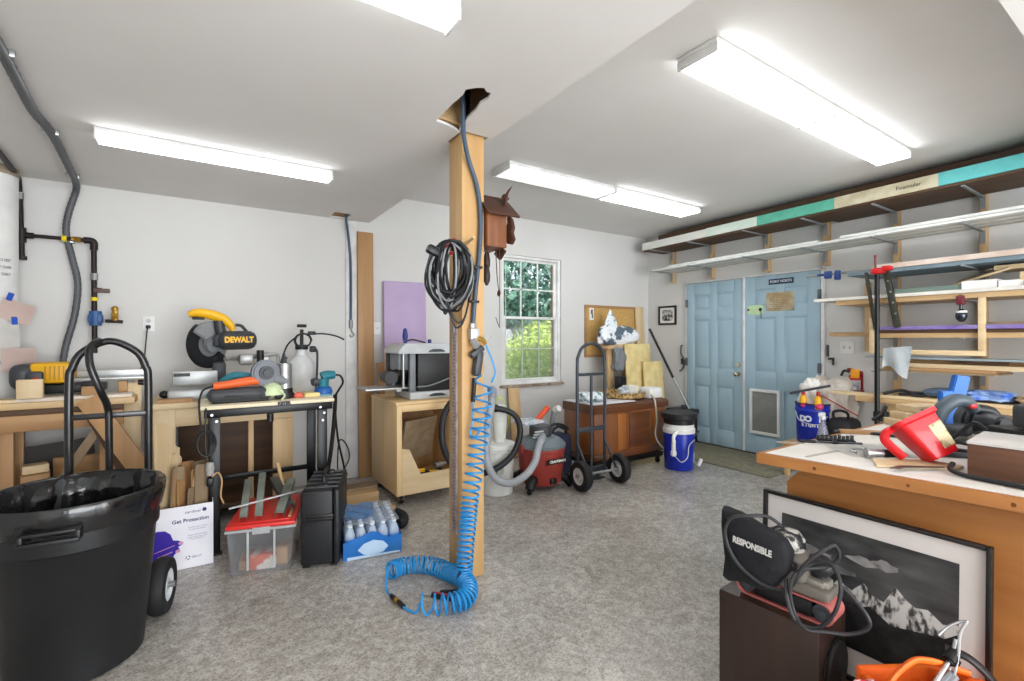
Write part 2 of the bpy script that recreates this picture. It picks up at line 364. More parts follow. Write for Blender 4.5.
fixture(-.468, .740, 3.30, 3.405, ZL, 'single slim white ceiling light on the low ceiling near the back wall', h=.065)
fixture(-.49, .722, 1.405, 1.51, ZL, 'slim white ceiling light on the low ceiling cut off by the photo top', h=.065)
fixture(2.050, 3.232, 3.155, 3.415, ZH, 'dimmer white wraparound ceiling light nearer the post of the rear pair', False)
fixture(3.236, 4.500, 3.155, 3.415, ZH, 'lit white wraparound ceiling light of the rear pair, nearer the shelves')
fixture(2.012, 3.205, 1.325, 1.545, ZH, 'bright broad ceiling light of the front pair, end plate facing the post', h=.066)
fixture(3.208, 4.425, 1.325, 1.545, ZH, 'bright broad ceiling light of the front pair, nearer the shelves', h=.066)
# ---------------------------------------------------------------- outside the window
LEAFY = mat('bush_leaf', (206, 220, 120), .5, col2=(150, 180, 80), scale=10)
LEAFD = mat('tree_leaf', (104, 142, 122), .5, col2=(56, 90, 84), scale=5)
def leaves(b, n, c, r, s):
    for _ in range(n):
        while True:
            p = Vector((jit(1), jit(1), jit(1)))
            if p.length < 1 and p.length > .45: break
        p = Vector(c)+Vector((p.x*r[0], p.y*r[1], p.z*r[2]))
        M = Matrix.Translation(p) @ Euler((jit(3), jit(3), jit(3))).to_matrix().to_4x4()
        z = s*random.uniform(.6, 1.3)
        v = [b.bm.verts.new(M @ Vector(q)) for q in ((0, 0, 0), (z*.35, z*.5, .1*z), (0, z, 0), (-z*.35, z*.5, .1*z))]
        b.bm.faces.new(v)
def shrub(name, label, cat, blobs, s, m, n, stem):
    t = thing(name, label, cat, (blobs[0][0][0], blobs[0][0][1], 0))
    b = MB()
    for c, r in blobs: leaves(b, n, c, r, s)
    b.done('foliage', m, t, 0)
    c = blobs[0][0]; b = MB(); b.tube([(c[0], c[1], -.1), (c[0]+.05, c[1], stem*.6), (c[0]-.03, c[1], stem)], .04 if stem < 2 else .11, 8); b.done('trunk', DARKW['Z'], t)
shrub('garden_bush', 'sunlit yellow green bush close outside the window', 'bush', [((4.55, 6.4, .85), (.65, .5, .55)), ((5.0, 6.6, 1.05), (.6, .5, .6)), ((4.55, 6.1, .55), (.9, .35, .45)), ((5.4, 6.5, .8), (.6, .5, .6))], .085, LEAFY, 1500, .8)
shrub('shade_tree', 'dark green tree filling the view behind the window bush', 'tree', [((5.6, 9.4, 3.1), (2.3, 1.4, 2.0)), ((7.6, 9.6, 2.7), (1.8, 1.3, 2.1)), ((4.2, 9.6, 2.5), (1.5, 1.2, 1.6)), ((6.3, 9.9, 1.6), (2.6, 1.0, 1.3))], .21, LEAFD, 1700, 2.6)
LAWN = mat('grass_green', (120, 142, 74), .9, col2=(86, 112, 50), scale=8)
struct(MB().b2((-4, YB+.25, -.3), (14, 16, -.12)), 'lawn', LAWN)
b = MB(); b.b2((WX1+.03, YB+.152, .3), (WX1+.15, YB+.25, 3.0)); struct(b, 'brick_reveal', mat('brick', (150, 104, 92), .85, col2=(120, 76, 66), scale=24, stretch=(1, 1, 3)))
b = MB(); b.b2((3.3, 7.6, -.12), (5.0, 8.3, 1.5), .03); t = one(b, 'garden_shed', mat('shed_grey', (150, 152, 162), .7, stretch=(6, 1, .2), scale=8), 'pale grey shed seen low through the window beside the bush', 'shed')
# ---------------------------------------------------------------- back wall, left part: pipes, duct, sockets
t = thing('vent_duct', 'round white duct standing in the far left corner with notes taped on', 'duct', (-1.145, 4.44, 0))
b = MB(); b.cyl((-1.145, 4.44, .002), (-1.145, 4.44, 2.39), .135, n=40); b.done('duct_pipe', WHITE, t)
b = MB(); b.cyl((-1.145, 4.44, 2.39), (-1.145, 4.44, 2.446), .139, n=40); b.done('collar', mat('beige_collar', (166, 152, 132), .6), t)
b = MB(); b.cyl((-1.145, 4.44, 1.16), (-1.145, 4.44, 1.185), .138, n=40); b.done('seam_band', LGREY, t)
PINKP = mat('pinkish_paper', (236, 216, 208), .85, col2=(228, 206, 198))
def note(label, c, w, h, rot, m, tape=None):
    t = thing('paper_note', label, 'note', c, 0, 'notes taped on the duct')
    M = frame(c, (.80, .60, 0), (0, 0, 1)) @ Matrix.Rotation(rot, 4, 'Z')
    MB(M=M).sheet(lambda u, v: ((u-.5)*w, (v-.5)*h, .004+.012*math.sin(v*PI)*u), 6, 6, .001).done('sheet', m, t)
    if tape: MB(M=M).box(tape, (.03, .05, .002)).done('blue_tape', mat('painters_tape', (34, 84, 190), .6), t)
note('pink paper note tilted clockwise, upper of the notes on the white duct', (-.998, 4.335, 1.50), .17, .13, -.32, PINKP, (-.06, .08, .012))
note('small white paper note in the middle of the duct notes', (-1.025, 4.315, 1.345), .10, .155, .05, PAPER, (.03, .095, .008))
note('pink paper note with curled side, lowest on the white duct', (-.985, 4.34, 1.19), .17, .15, .03, PINKP)
for k, w_ in enumerate(('FURNACE VENT', 'DO NOT COVER', 'CHECK YEARLY')): text(w_, .026, frame((-1.145+.6*.1365, 4.44-.8*.1365, 1.83-.045*k), (.8, .6, 0), (0, 0, 1)), GREY, bpy.data.objects['vent_duct'], name='handwriting', sx=.5)
IRON = mat('black_iron_pipe', (44, 36, 36), .5, .4)
t = thing('air_pipe', 'black iron air pipe with blue regulator running down the back wall', 'pipe', (-1.03, 4.55, 1.2))
y = 4.555
b = MB(); b.tube([(-.985, 3.9, 2.425), (-1.01, 4.25, 2.425), (-1.032, 4.52, 2.42), (-1.032, 4.55, 2.38), (-1.03, 4.555, 2.3)], .017, 10); b.cyl((-1.03, y, 2.32), (-1.018, y, 1.87), .017); b.cyl((-1.012, y, 2.035), (-.665, y, 2.035), .013); b.cyl((-.645, y, 2.02), (-.640, y, 1.22), .0165); b.done('pipe_run', IRON, t)
b = MB(); b.cyl((-1.02, y, 2.085), (-1.02, y, 1.985), .025); b.cyl((-1.02, y, 2.035), (-.96, y, 2.035), .021); b.done('tee', IRON, t)
b = MB(); b.tube([(-.70, y, 2.035), (-.66, y, 2.035), (-.645, y, 2.02), (-.645, y, 1.97)], .023, 12); b.done('elbow', IRON, t)
for z in (1.775, 2.30): b = MB(); b.cyl((-.643 if z < 2 else -1.03, y, z-.024), (-.643 if z < 2 else -1.03, y, z+.024), .022, n=8); b.done('coupling', GALV, t)
b = MB(); b.cyl((-1.018, y, 1.89), (-1.018, y, 1.865), .026); b.done('pipe_cap', IRON, t)
for p, q in (((-.815, y, 2.035), (-.79, y, 2.035)), ((-.642, y, 1.625), (-.642, y, 1.60))): MB().cyl(p, q, .021).done('yellow_band', mat('yellow_tape', (232, 206, 30), .5), t)
b = MB(); b.cyl((-.76, y, 2.035), (-.715, y, 2.035), .021, n=6); b.cyl((-.755, y, 2.03), (-.755, y-.04, 2.03), .008); b.done('brass_fitting', BRASS, t)
b = MB(); b.box((-.635, y-.005, 1.47), (.085, .06, .075), .018); b.cyl((-.635, y-.005, 1.42), (-.635, y-.005, 1.525), .036); b.done('regulator_body', mat('regulator_blue', (48, 92, 150), .45), t)
b = MB(); b.cyl((-.58, y-.01, 1.455), (-.48, y-.01, 1.45), .012); b.done('outlet_nipple', IRON, t)
b = MB(); b.cyl((-.525, y-.01, 1.46), (-.525, y-.01, 1.54), .018, n=8); b.ball((-.525, y-.01, 1.545), .022); b.cyl((-.545, y-.01, 1.49), (-.505, y-.01, 1.49), .026, n=8); b.done('drain_valve', BRASS, t)
b = MB(); b.box((-.60, y-.01, 1.675), (.09, .03, .03), .004); b.cyl((-.66, y, 1.69), (-.6, y, 1.69), .006); b.done('valve_lever', mat('lever_brown', (92, 70, 66), .5), t)
t = thing('flexible_conduit', 'thick grey flexible conduit crossing the low ceiling and drooping down the wall', 'conduit', (-.76, 4.57, 1.1))
b = MB(); b.tube([(-.62, 2.2, 2.425), (-.632, 2.57, 2.425), (-.652, 2.9, 2.42), (-.672, 3.2, 2.425), (-.665, 3.5, 2.425), (-.70, 4.1, 2.42), (-.722, 4.42, 2.415), (-.742, 4.55, 2.38), (-.785, 4.575, 2.22), (-.797, 4.575, 2.08), (-.765, 4.575, 1.90), (-.735, 4.57, 1.72), (-.75, 4.565, 1.50), (-.80, 4.56, 1.25), (-.82, 4.55, 1.05), (-.83, 4.54, .96)], .0215, 12, sm=10, rib=.10); b.done('conduit_tube', mat('conduit_grey', (92, 94, 98), .5, .2), t)
for c in ((-.633, 2.60, 2.43), (-.667, 3.47, 2.43), (-.722, 4.33, 2.43), (-.789, 4.585, 2.02)):
    b = MB(); b.box(c, (.07, .02, .03) if c[2] > 2.4 else (.07, .05, .02), .004); b.done('clamp', STEEL, t)
def plate(name, label, cat, c, w=.075, h=.118, dirn='y', kind='outlet', group=None):
    t = thing(name, label, cat, c, 0, group)
    M = frame(c, (1, 0, 0), (0, 0, 1)) if dirn == 'y' else frame(c, (0, -1, 0), (0, 0, 1))
    MB(M=M).box((0, 0, .004), (w, h, .006), .002).done('cover_plate', WHITE, t)
    n = max(1, round(w/.075))
    for k in range(n):
        x = (k-(n-1)/2)*.05
        if kind == 'outlet':
            for dy in (-.022, .022):
                b = MB(M=M); b.cyl((x, dy, .006), (x, dy, .010), .016); b.done('receptacle', LGREY, t)
        else:
            b = MB(M=M); b.box((x, 0, .010), (.012, .026, .012), .003); b.done('toggle', LGREY, t)
    return t
plate('wall_outlet', 'white wall outlet above the benches with black plug in it', 'outlet', (-.333, YB-.001, 1.44))
t = thing('power_cord', 'black cord plugged in the back wall outlet and hanging behind the bench', 'cord', (-.345, 4.58, .95))
b = MB(); b.tube([(-.333, 4.585, 1.412), (-.338, 4.56, 1.38), (-.345, 4.565, 1.30), (-.36, 4.575, 1.15), (-.40, 4.58, 1.02), (-.415, 4.58, .90)], .0045, 6); b.done('cable', CORD, t)
b = MB(); b.box((-.333, 4.595, 1.415), (.03, .03, .026), .006); b.done('plug', BLK, t)
plate('light_switch', 'white switch on the back wall between brown plank and lilac board', 'switch', (1.452, YB-.001, 1.425), kind='switch')
# ---------------------------------------------------------------- left workbench and what lies on it
t = thing('workbench', 'pine workbench with lower shelf at the left photo edge', 'workbench', (-.9, 4.25, 0))
MB().b2((-1.52, 3.985, .90), (-.36, 4.29, .94), .004).done('top', PINE['X'], t)
MB().b2((-1.5, 4.0, .765), (-.42, 4.035, .862), .003).done('front_rail', TAN['X'], t)
MB().b2((-1.5, 4.005, .863), (-.42, 4.03, .898), .002).done('upper_rail', DARKW['X'], t)
MB().b2((-1.5, 4.0, .36), (-.5, 4.29, .395), .003).done('lower_shelf', PINE['X'], t)
MB().b2((-1.5, 3.975, .30), (-.5, 3.998, .40), .003).done('shelf_rail', TAN['X'], t)
for x in (-1.46, -.985, -.50):
    for yy in (4.04, 4.24): MB().b2((x-.045, yy, .001), (x+.045, yy+.04, .764), .003).done('leg', TAN['Z'], t)
def scrap(label, c, d, rz=0, m=None, tilt=(0, 0), group='offcuts under the left workbench', name='wood_offcut'):
    return one(MB(M=Matrix.Translation(c) @ Euler((tilt[0], tilt[1], rz)).to_matrix().to_4x4()).box((0, 0, d[2]/2), d, .003), name, m or PALE['X'], label, 'offcut', group)
scrap('thick tan offcut block lying at the front of the lower bench shelf', (-.86, 4.12, .397), (.13, .16, .09), .2, TAN['X'])
scrap('pale offcut resting on top of the thick tan block under the bench', (-.865, 4.13, .489), (.12, .10, .05), .3, PALE['X'])
scrap('curved pale offcut lying flat beside the tan block under the bench', (-.66, 4.12, .397), (.20, .12, .055), -.2, PALE['X'])
scrap('long tan board lying behind the pale offcuts on the bench shelf', (-.62, 4.25, .397), (.36, .06, .15), 0, TAN['X'])
board('charcoal_sheet', mat('charcoal_panel', (58, 56, 54), .6), (-.94, 4.265, .515), (-.60, 4.275, .55), .22, .02, 'charcoal grey panel leaning at the back of the left bench shelf', 'panel')
scrap('white sheet board lying flat on the left bench under the yellow machine', (-.66, 4.12, .941), (.56, .22, .02), .02, mat('white_board', (226, 214, 200), .6), name='white_board', group=None)
scrap('thin pale strip lying at the left end of the workbench top', (-1.03, 4.08, .941), (.22, .14, .018), -.1, PALE['X'], group=None)
scrap('upright yellowish pine block standing in front of the yellow machine', (-.862, 4.02, .963), (.115, .05, .115), .05, PALE['Z'], group=None, name='pine_block')
t = thing('benchtop_jointer', 'yellow and black benchtop jointer with silver bed on the left workbench', 'power tool', (-.75, 4.25, .96))
b = MB(); b.box((-.80, 4.25, 1.105), (.20, .19, .135), .025); b.done('motor_housing', YEL, t)
b = MB()
for k in range(5): b.box((-.735-.022*k, 4.151, 1.105), (.006, .008, .09))
b.done('vent_slots', mat('yellow_dark', (196, 146, 20), .5), t)
b = MB(); b.box((-.935, 4.24, 1.085), (.12, .20, .16), .05, seg=3); b.box((-.87, 4.15, 1.06), (.08, .05, .12), .015); b.done('motor_cap', DGREY, t)
b = MB(); b.cyl((-.86, 4.125, 1.065), (-.86, 4.11, 1.065), .018); b.done('stop_button', RED, t)
b = MB(); b.box((-.74, 4.26, 1.0), (.40, .16, .06), .01); b.done('base', BLK, t)
b = MB(); b.box((-.50, 4.20, 1.058), (.40, .12, .016), .004); b.box((-.51, 4.27, 1.085), (.36, .012, .05), .003); b.done('bed', ALU, t)
b = MB(); b.box((-.44, 4.19, 1.0), (.05, .05, .075), .004); b.done('wood_handle_block', TAN['X'], t)
b = MB(); b.box((-.60, 4.14, 1.02), (.10, .03, .05), .008); b.cyl((-.36, 4.2, 1.02), (-.33, 4.2, 1.02), .02); b.done('knob', BLK, t)
scrap('square tan block on the left bench under the silver jointer bed', (-.585, 4.08, .962), (.10, .06, .055), 0, TAN['X'], group=None, name='tan_block')
board('leaning_board', TAN['Z'], (-.58, 3.88, .955), (-.05, 3.78, .02), .11, .03, 'wide tan plank sloping down to the right behind the black hand truck', 'plank', (1, 0, .5))
board('leaning_board', DARKW['Z'], (-.60, 3.93, .90), (-.22, 3.90, .03), .04, .02, 'thin dark strip sloping beside the wide tan plank', 'strip', (1, 0, .5))
board('leaning_board', PALE['Z'], (-.36, 4.46, 1.10), (-.63, 4.46, .02), .035, .03, 'slim pale stick leaning at the right end of the left workbench', 'stick', (1, 0, .3))
board('leaning_board', GREYW['Z'], (-.47, 3.93, .87), (-.74, 3.95, .41), .05, .018, 'greyish board leaning the opposite way behind the wide tan plank', 'board', (1, 0, -.5))
# ---------------------------------------------------------------- mitre-saw bench
t = thing('saw_bench', 'long pine bench carrying the mitre saw along the back wall', 'workbench', (.1, 4.3, 0))
MB().b2((-.30, 3.97, .845), (.72, 4.59, .885), .004).done('top', PALE['X'], t)
MB().b2((-.285, 3.99, .01), (-.14, 4.01, .843), .002).done('left_panel', PALE['Z'], t)
MB().b2((-.14, 3.99, .72), (.60, 4.01, .843), .002).done('apron', PALE['X'], t)
MB().b2((.46, 3.99, .02), (.60, 4.01, .718), .002).done('right_panel', PINE['Z'], t)
MB().b2((.30, 4.02, .02), (.335, 4.06, .80), .002).done('inner_stile', PINE['Z'], t)
MB().b2((-.14, 4.50, .05), (.60, 4.52, .80), .002).done('back_panel', DARKW['X'], t)  # dark brown stands in for the shadow inside the bench opening
MB().b2((-.28, 4.02, .10), (.60, 4.49, .13), .002).done('bottom_shelf', DARKW['X'], t)
board('leaning_board', PALE['Z'], (-.40, 4.2, 1.02), (-.40, 4.1, .01), .12, .02, 'tall pale board standing between the two benches', 'board', (1, 0, 0))
t = thing('miter_saw', 'yellow and dark grey sliding mitre saw on the pine bench', 'saw', (.05, 4.25, .886))
b = MB(); b.box((-.02, 4.22, .925), (.34, .34, .076), .015); b.box((-.14, 4.10, .922), (.10, .05, .05), .01); b.done('base', ALU, t)
b = MB(); b.b2((-.165, 4.16, .99), (.11, 4.18, 1.09), .006); b.done('fence', ALU, t)
b = MB(); b.b2((-.158, 4.157, 1.052), (-.06, 4.1605, 1.076)); b.done('fence_decal', BLK, t)
b = MB(); b.cyl((-.20, 4.10, .935), (-.12, 4.10, .935), .022); b.ball((-.21, 4.10, .935), .028); b.done('mitre_lock_knob', BLK, t)
b = MB(); b.box((.12, 4.27, 1.05), (.09, .12, .20), .02); b.done('pivot_arm', DGREY, t)
bx, bz = .055, 1.285
BN = Vector((.66, -.75, 0)); BO = Vector((bx, 4.235, bz)); FB = lambda k: frame(BO+BN*k, (.75, .66, 0), (0, 0, 1))
b = MB(); b.cyl(BO-BN*.003, BO+BN*.003, .165, n=48); b.done('blade', mat('saw_blade_steel', (150, 152, 154), .5, .6), t)
def arc(r0, r1, a0, a1, n=26):
    A = [a0+(a1-a0)*k/n for k in range(n+1)]
    return [(r1*math.cos(a), r1*math.sin(a)) for a in A]+[(r0*math.cos(a), r0*math.sin(a)) for a in A[::-1]]
b = MB(); b.prism(arc(.095, .182, math.radians(125), math.radians(325)), .03, FB(-.012), .006); b.done('lower_guard', mat('smoked_guard', (30, 31, 34), .35), t)
b = MB(); b.prism(arc(.02, .172, math.radians(40), math.radians(150)), .035, FB(.004), .008); b.done('upper_guard', mat('guard_grey', (150, 152, 153), .4), t)
b = MB(); b.cyl(BO+BN*.02, BO+BN*.05, .062, n=28); b.cyl(BO+BN*.05, BO+BN*.065, .028, n=18); b.done('arbor_cover', GREY, t)
b = MB(); b.lathe([(0, 0), (.03, .004), (.055, .018), (.068, .042), (.071, .07), (.071, .19), (.068, .218), (.055, .242), (.03, .256), (0, .26)], (.108, 4.15, 1.31), 32, axis=(1, 0, .02)); b.box((.13, 4.17, 1.31), (.10, .09, .10), .03); b.done('motor', mat('motor_charcoal', (56, 58, 62), .45), t)
text('DEWALT', .058, frame((.245, 4.0765, 1.316), (1, 0, .01), (0, 0, 1)), mat('decal_yellow', (248, 190, 20), .5), t, bold=.003, sx=.80)
b = MB(); b.tube([(-.07, 4.2, 1.50), (-.02, 4.2, 1.515), (.06, 4.2, 1.505), (.14, 4.2, 1.475), (.19, 4.2, 1.43), (.21, 4.2, 1.385)], lambda u: .018+.016*math.sin(PI*min(1, u*1.05)), 12, flat=1.2); b.done('handle', YEL, t)
b = MB(); b.box((-.01, 4.2, 1.475), (.08, .03, .02), .008); b.done('trigger', BLK, t)
b = MB(); b.tube([(.12, 4.2, 1.46), (.13, 4.2, 1.38), (.16, 4.2, 1.33)], .036, 10); b.tube([(.225, 4.2, 1.43), (.27, 4.2, 1.42), (.32, 4.21, 1.35)], .012, 8); b.done('handle_bracket', mat('motor_charcoal', (0, 0, 0)), t)
b = MB(); b.cyl((.16, 4.24, 1.17), (.47, 4.50, 1.19), .017); b.cyl((.22, 4.22, 1.17), (.52, 4.48, 1.19), .017); b.box((.30, 4.22, 1.165), (.10, .10, .085), .02); b.box((.43, 4.30, 1.16), (.09, .06, .11), .015); b.done('slide_rails', ALU, t)
b = MB(); b.cyl((.392, 4.16, 1.08), (.392, 4.16, 1.235), .026); b.done('clamp_post', BLK, t)
b = MB(); b.tube([(.41, 4.18, 1.19), (.50, 4.18, 1.20), (.52, 4.18, 1.17), (.525, 4.18, 1.05)], .014, 8); b.done('rear_handle', ALU, t)
scrap('stacked brown scrap under the left foot of the mitre saw', (-.14, 4.03, .8855), (.20, .09, .025), 0, TAN['X'], group=None)
t = thing('pump_sprayer', 'white pump sprayer bottle with black hose on the pine bench', 'sprayer', (.70, 4.22, .886))
b = MB(); b.lathe([(.0, 0), (.098, 0), (.105, .012), (.105, .20), (.100, .235), (.075, .275), (.045, .30), (.043, .345), (.038, .35), (0, .35)], (.70, 4.22, .886), 36); b.done('bottle', mat('milky_plastic', (236, 238, 238), .35, trans=.15), t)
b = MB(); b.cyl((.70, 4.22, 1.236), (.70, 4.22, 1.275), .05, n=24); b.cyl((.70, 4.22, 1.275), (.70, 4.22, 1.40), .014); b.cyl((.665, 4.22, 1.43), (.735, 4.22, 1.43), .013); b.done('pump', BLK, t)
b = MB(); b.tube([(.70+.06*math.cos(a), 4.13+.004*k, 1.31+.055*math.sin(a)) for k in range(16) for a in [k*PI/4]], .0075, 7, sm=3); b.tube([(.65, 4.14, 1.34), (.58, 4.14, 1.27), (.53, 4.13, 1.12), (.50, 4.12, .98)], .007, 7); b.done('coiled_hose', CORD, t)
b = MB(); b.tube([(.74, 4.13, 1.36), (.85, 4.12, 1.365), (.95, 4.11, 1.345), (1.01, 4.10, 1.315)], .007, 7); b.box((.76, 4.13, 1.37), (.06, .03, .03), .008); b.done('spray_wand', BLK, t)
b = MB(); b.tube([(.76, 4.11, 1.25), (.795, 4.10, 1.22), (.795, 4.10, 1.05), (.785, 4.08, .90), (.80, 3.95, .80), (.82, 3.92, .55)], .009, 7); b.box((.765, 4.11, 1.24), (.05, .03, .05), .01); b.done('wand_tube', CORD, t)
# ---------------------------------------------------------------- folding work stand with tools
t = thing('work_stand', 'portable work stand with pale top and black steel legs', 'work stand', (.38, 3.62, 0))
MB().b2((-.01, 3.41, .893), (.775, 3.87, .915), .004).done('top', mat('pale_melamine', (232, 220, 190), .5, col2=(226, 212, 180)), t)
for yy in (3.42, 3.83): MB().b2((.02, yy, .843), (.765, yy+.025, .892), .002).done('rail', BLKM, t)
for x in (.075, .70):
    for yy in (3.42, 3.80): b = MB(); b.b2((x-.03, yy, .012), (x+.03, yy+.035, .842), .003); b.done('leg', BLKM, t)
b = MB(); b.b2((.09, 3.815, .35), (.69, 3.83, .385), .002); b.b2((.045, 3.456, .30), (.065, 3.80, .33), .002); b.b2((.71, 3.456, .30), (.73, 3.80, .33), .002); b.done('cross_brace', BLKM, t)
for x in (.075, .70): MB().box((x, 3.437, .006), (.08, .05, .012), .003).done('foot', RUB, t)
b = MB()
for x, z in ((.06, .86), (.085, .82), (.685, .86), (.71, .82), (.70, .77)): b.cyl((x, 3.42, z), (x, 3.413, z), .008, n=10)
tag(b.done('bolts', STEEL, t), 'bright steel bolts', kind='stuff')
b = MB(); b.cyl((.38, 3.43, .842), (.38, 3.43, .79), .02); b.done('clamp_knob', BLK, t)
text('KETER', .026, frame((.46, 3.4085, .904), (1, 0, 0), (0, 0, 1)), BLK, t, bold=.003)
t = thing('belt_sander', 'charcoal belt sander lying flat on the left of the work stand', 'sander', (.26, 3.52, .916))
b = MB(); b.box((.22, 3.56, .965), (.36, .13, .085), .035, seg=3); b.done('body', DGREY, t)
b = MB(); b.box((.22, 3.56, .926), (.32, .11, .02), .009); b.box((.24, 3.494, .962), (.22, .006, .014), .002); b.box((.34, 3.493, .965), (.014, .008, .05), .002); b.done('belt', BLK, t)
t = thing('angle_grinder', 'long orange angle grinder with grey disc lying over the belt sander', 'grinder', (.25, 3.55, 1.0))
b = MB(); b.tube([(.07, 3.53, 1.025), (.14, 3.53, 1.032), (.22, 3.54, 1.042), (.30, 3.55, 1.05), (.325, 3.55, 1.05)], lambda u: .022+.012*u, 14); b.done('handle', ORG, t)
b = MB(); b.cyl((.36, 3.585, 1.095), (.37, 3.53, 1.098), .088, n=36, bev=.012); b.done('wheel_guard', mat('guard_slate', (104, 108, 114), .4, .3), t)
b = MB(); b.cyl((.368, 3.53, 1.10), (.37, 3.515, 1.10), .045, n=28); b.cyl((.37, 3.515, 1.10), (.371, 3.50, 1.10), .022, n=18); b.done("spindle", DGREY, t)
b = MB(); b.tube([(.42, 3.57, 1.06), (.46, 3.57, 1.045), (.50, 3.58, 1.03)], lambda u: .04-.012*u, 10); b.done('gear_head', GREY, t)
b = MB(); b.tube([(.07, 3.53, 1.025), (.02, 3.50, 1.01), (.0, 3.46, .97), (-.005, 3.415, .93), (.0, 3.385, .85), (.01, 3.38, .75)], .006, 7); b.done('power_cord', CORD, t)
t = thing('trim_tool', 'teal power tool lying behind the orange grinder', 'power tool', (.18, 3.66, 1.0))
b = MB(); b.tube([(.08, 3.70, .945), (.14, 3.69, 1.04), (.20, 3.68, 1.075), (.30, 3.68, 1.06)], lambda u: .034-.006*u, 10); b.ball((.08, 3.70, .95), (.05, .05, .034)); b.done('body', TEALT, t)
b = MB(); b.cyl((.30, 3.68, 1.06), (.34, 3.68, 1.05), .02, .012); b.done('nose', GREY, t)
t = thing('dust_mask', 'pale green moulded cup draped over the right end of the belt sander', 'mask', (.39, 3.54, .95))
b = MB(); b.lathe([(.075, 0), (.078, .02), (.062, .055), (.035, .078), (0, .085)], (.40, 3.56, .95), 24); b.done('shell', mat('pale_green_cloth', (208, 222, 178), .7), t)
b = MB(); b.tube([(.44, 3.49, .985), (.47, 3.47, .95), (.45, 3.46, .92)], .006, 6); b.done('strap', mat('pale_green_cloth', (0, 0, 0)), t)
t = thing('router_motor', 'stainless cylindrical router motor on black base at the stand middle', 'router', (.487, 3.60, .916))
b = MB(); b.cyl((.487, 3.60, .985), (.487, 3.60, 1.155), .047, n=32, bev=.004); b.done('motor_can', STEEL, t)
b = MB(); b.cyl((.487, 3.60, .916), (.487, 3.60, .955), .062, n=32, bev=.006); b.cyl((.487, 3.60, .955), (.487, 3.60, .984), .052, n=32); b.box((.45, 3.55, .94), (.05, .03, .04), .008); b.done('base', BLK, t)
b = MB(); b.cyl((.487, 3.60, 1.156), (.487, 3.60, 1.185), .015, n=12); b.cyl((.487, 3.60, 1.185), (.487, 3.60, 1.20), .02, n=6); b.cyl((.487, 3.60, 1.20), (.487, 3.60, 1.225), .008, .004); b.done('collet', DGREY, t)
t = thing('red_clamp_pad', 'small salmon pink plastic pad beside the router base', 'pad', (.575, 3.58, .916)); b = MB(); b.lathe([(.0, 0), (.03, 0), (.034, .012), (.022, .034), (0, .038)], (.572, 3.58, .916), 18); b.done('pad', mat('salmon', (226, 108, 92), .5), t)
MB().box((.60, 3.58, .922), (.05, .02, .012), .004).done('tab', mat('salmon', (0, 0, 0)), t)
one(MB(M=Matrix.Translation((.655, 3.62, .916)) @ Euler((0, 0, .1)).to_matrix().to_4x4()).box((0, 0, .014), (.10, .14, .028), .006), 'sanding_sponge', mat('cream_sponge', (232, 214, 150), .9), 'flat cream sanding sponge lying before the teal sander', 'sponge')
t = thing('orbital_sander', 'teal palm sander with blue base at the right end of the work stand', 'sander', (.765, 3.62, .916))
b = MB(); b.cyl((.745, 3.62, .917), (.745, 3.62, .928), .062, n=30); b.done('pad', mat('pad_teal', (120, 176, 190), .6), t)
b = MB(); b.lathe([(0, .0), (.060, 0), (.063, .02), (.052, .045), (.038, .052), (0, .055)], (.745, 3.62, .929), 28); b.done('skirt', LBLUE, t)
b = MB(); b.cyl((.745, 3.62, .975), (.742, 3.62, 1.035), .036, .042, n=22); b.tube([(.735, 3.62, 1.045), (.775, 3.62, 1.06), (.825, 3.62, 1.06)], lambda u: .04-.012*u, 12); b.done('body', TEALT, t)
b = MB(); b.cyl((.70, 3.60, 1.02), (.665, 3.59, 1.015), .032, .026, n=16); b.done('bellows', DGREY, t)
b = MB(); b.tube([(.83, 3.62, 1.06), (.865, 3.62, 1.05), (.885, 3.63, 1.0), (.86, 3.66, .94), (.85, 3.72, .88), (.86, 3.75, .75), (.89, 3.8, .55), (.95, 3.9, .35), (.99, 4.0, .25), (1.02, 4.05, .2)], .008, 7); b.done('power_cord', CORD, t)
# ---------------------------------------------------------------- hand truck and trash can in front
TUBE = mat('black_tube', (28, 28, 30), .3, .2, coat=.3)
def wheel(t, c, r, w, ax, rimm, hubm):
    c = Vector(c); ax = Vector(ax).normalized()
    b = MB(); b.lathe([(r*.56, -w*.42), (r*.72, -w*.5), (r*.92, -w*.42), (r*.99, -w*.2), (r, 0), (r*.99, w*.2), (r*.92, w*.42), (r*.72, w*.5), (r*.56, w*.42), (r*.56, -w*.42)], c, 36, axis=ax); wl = b.done('wheel', RUB, t)
    b = MB(); b.lathe([(0, -w*.30), (r*.22, -w*.34), (r*.30, -w*.15), (r*.48, -w*.15), (r*.57, -w*.40), (r*.57, w*.40), (r*.48, w*.15), (r*.30, w*.15), (r*.22, w*.34), (0, w*.30)], c, 28, axis=ax); b.done('rim', rimm, wl)
    b = MB(); b.cyl(c-ax*w*.7, c+ax*w*.7, r*.10); b.done('hub', hubm, wl)
t = thing('hand_truck', 'black arch-topped hand truck standing behind the black trash can', 'hand truck', (-.365, 3.0, 0))
x0, x1, y = -.513, -.217, 3.0
b = MB(); b.tube([(x0, y, .05), (x0, y, .6), (x0, y, 1.10), (x0+.012, y, 1.19), (x0+.05, y, 1.265), (x0+.148, y, 1.315), (x1-.05, y, 1.265), (x1-.012, y, 1.19), (x1, y, 1.10), (x1, y, .6), (x1, y, .05)], .017, 12, sm=8); b.done('frame', TUBE, t)
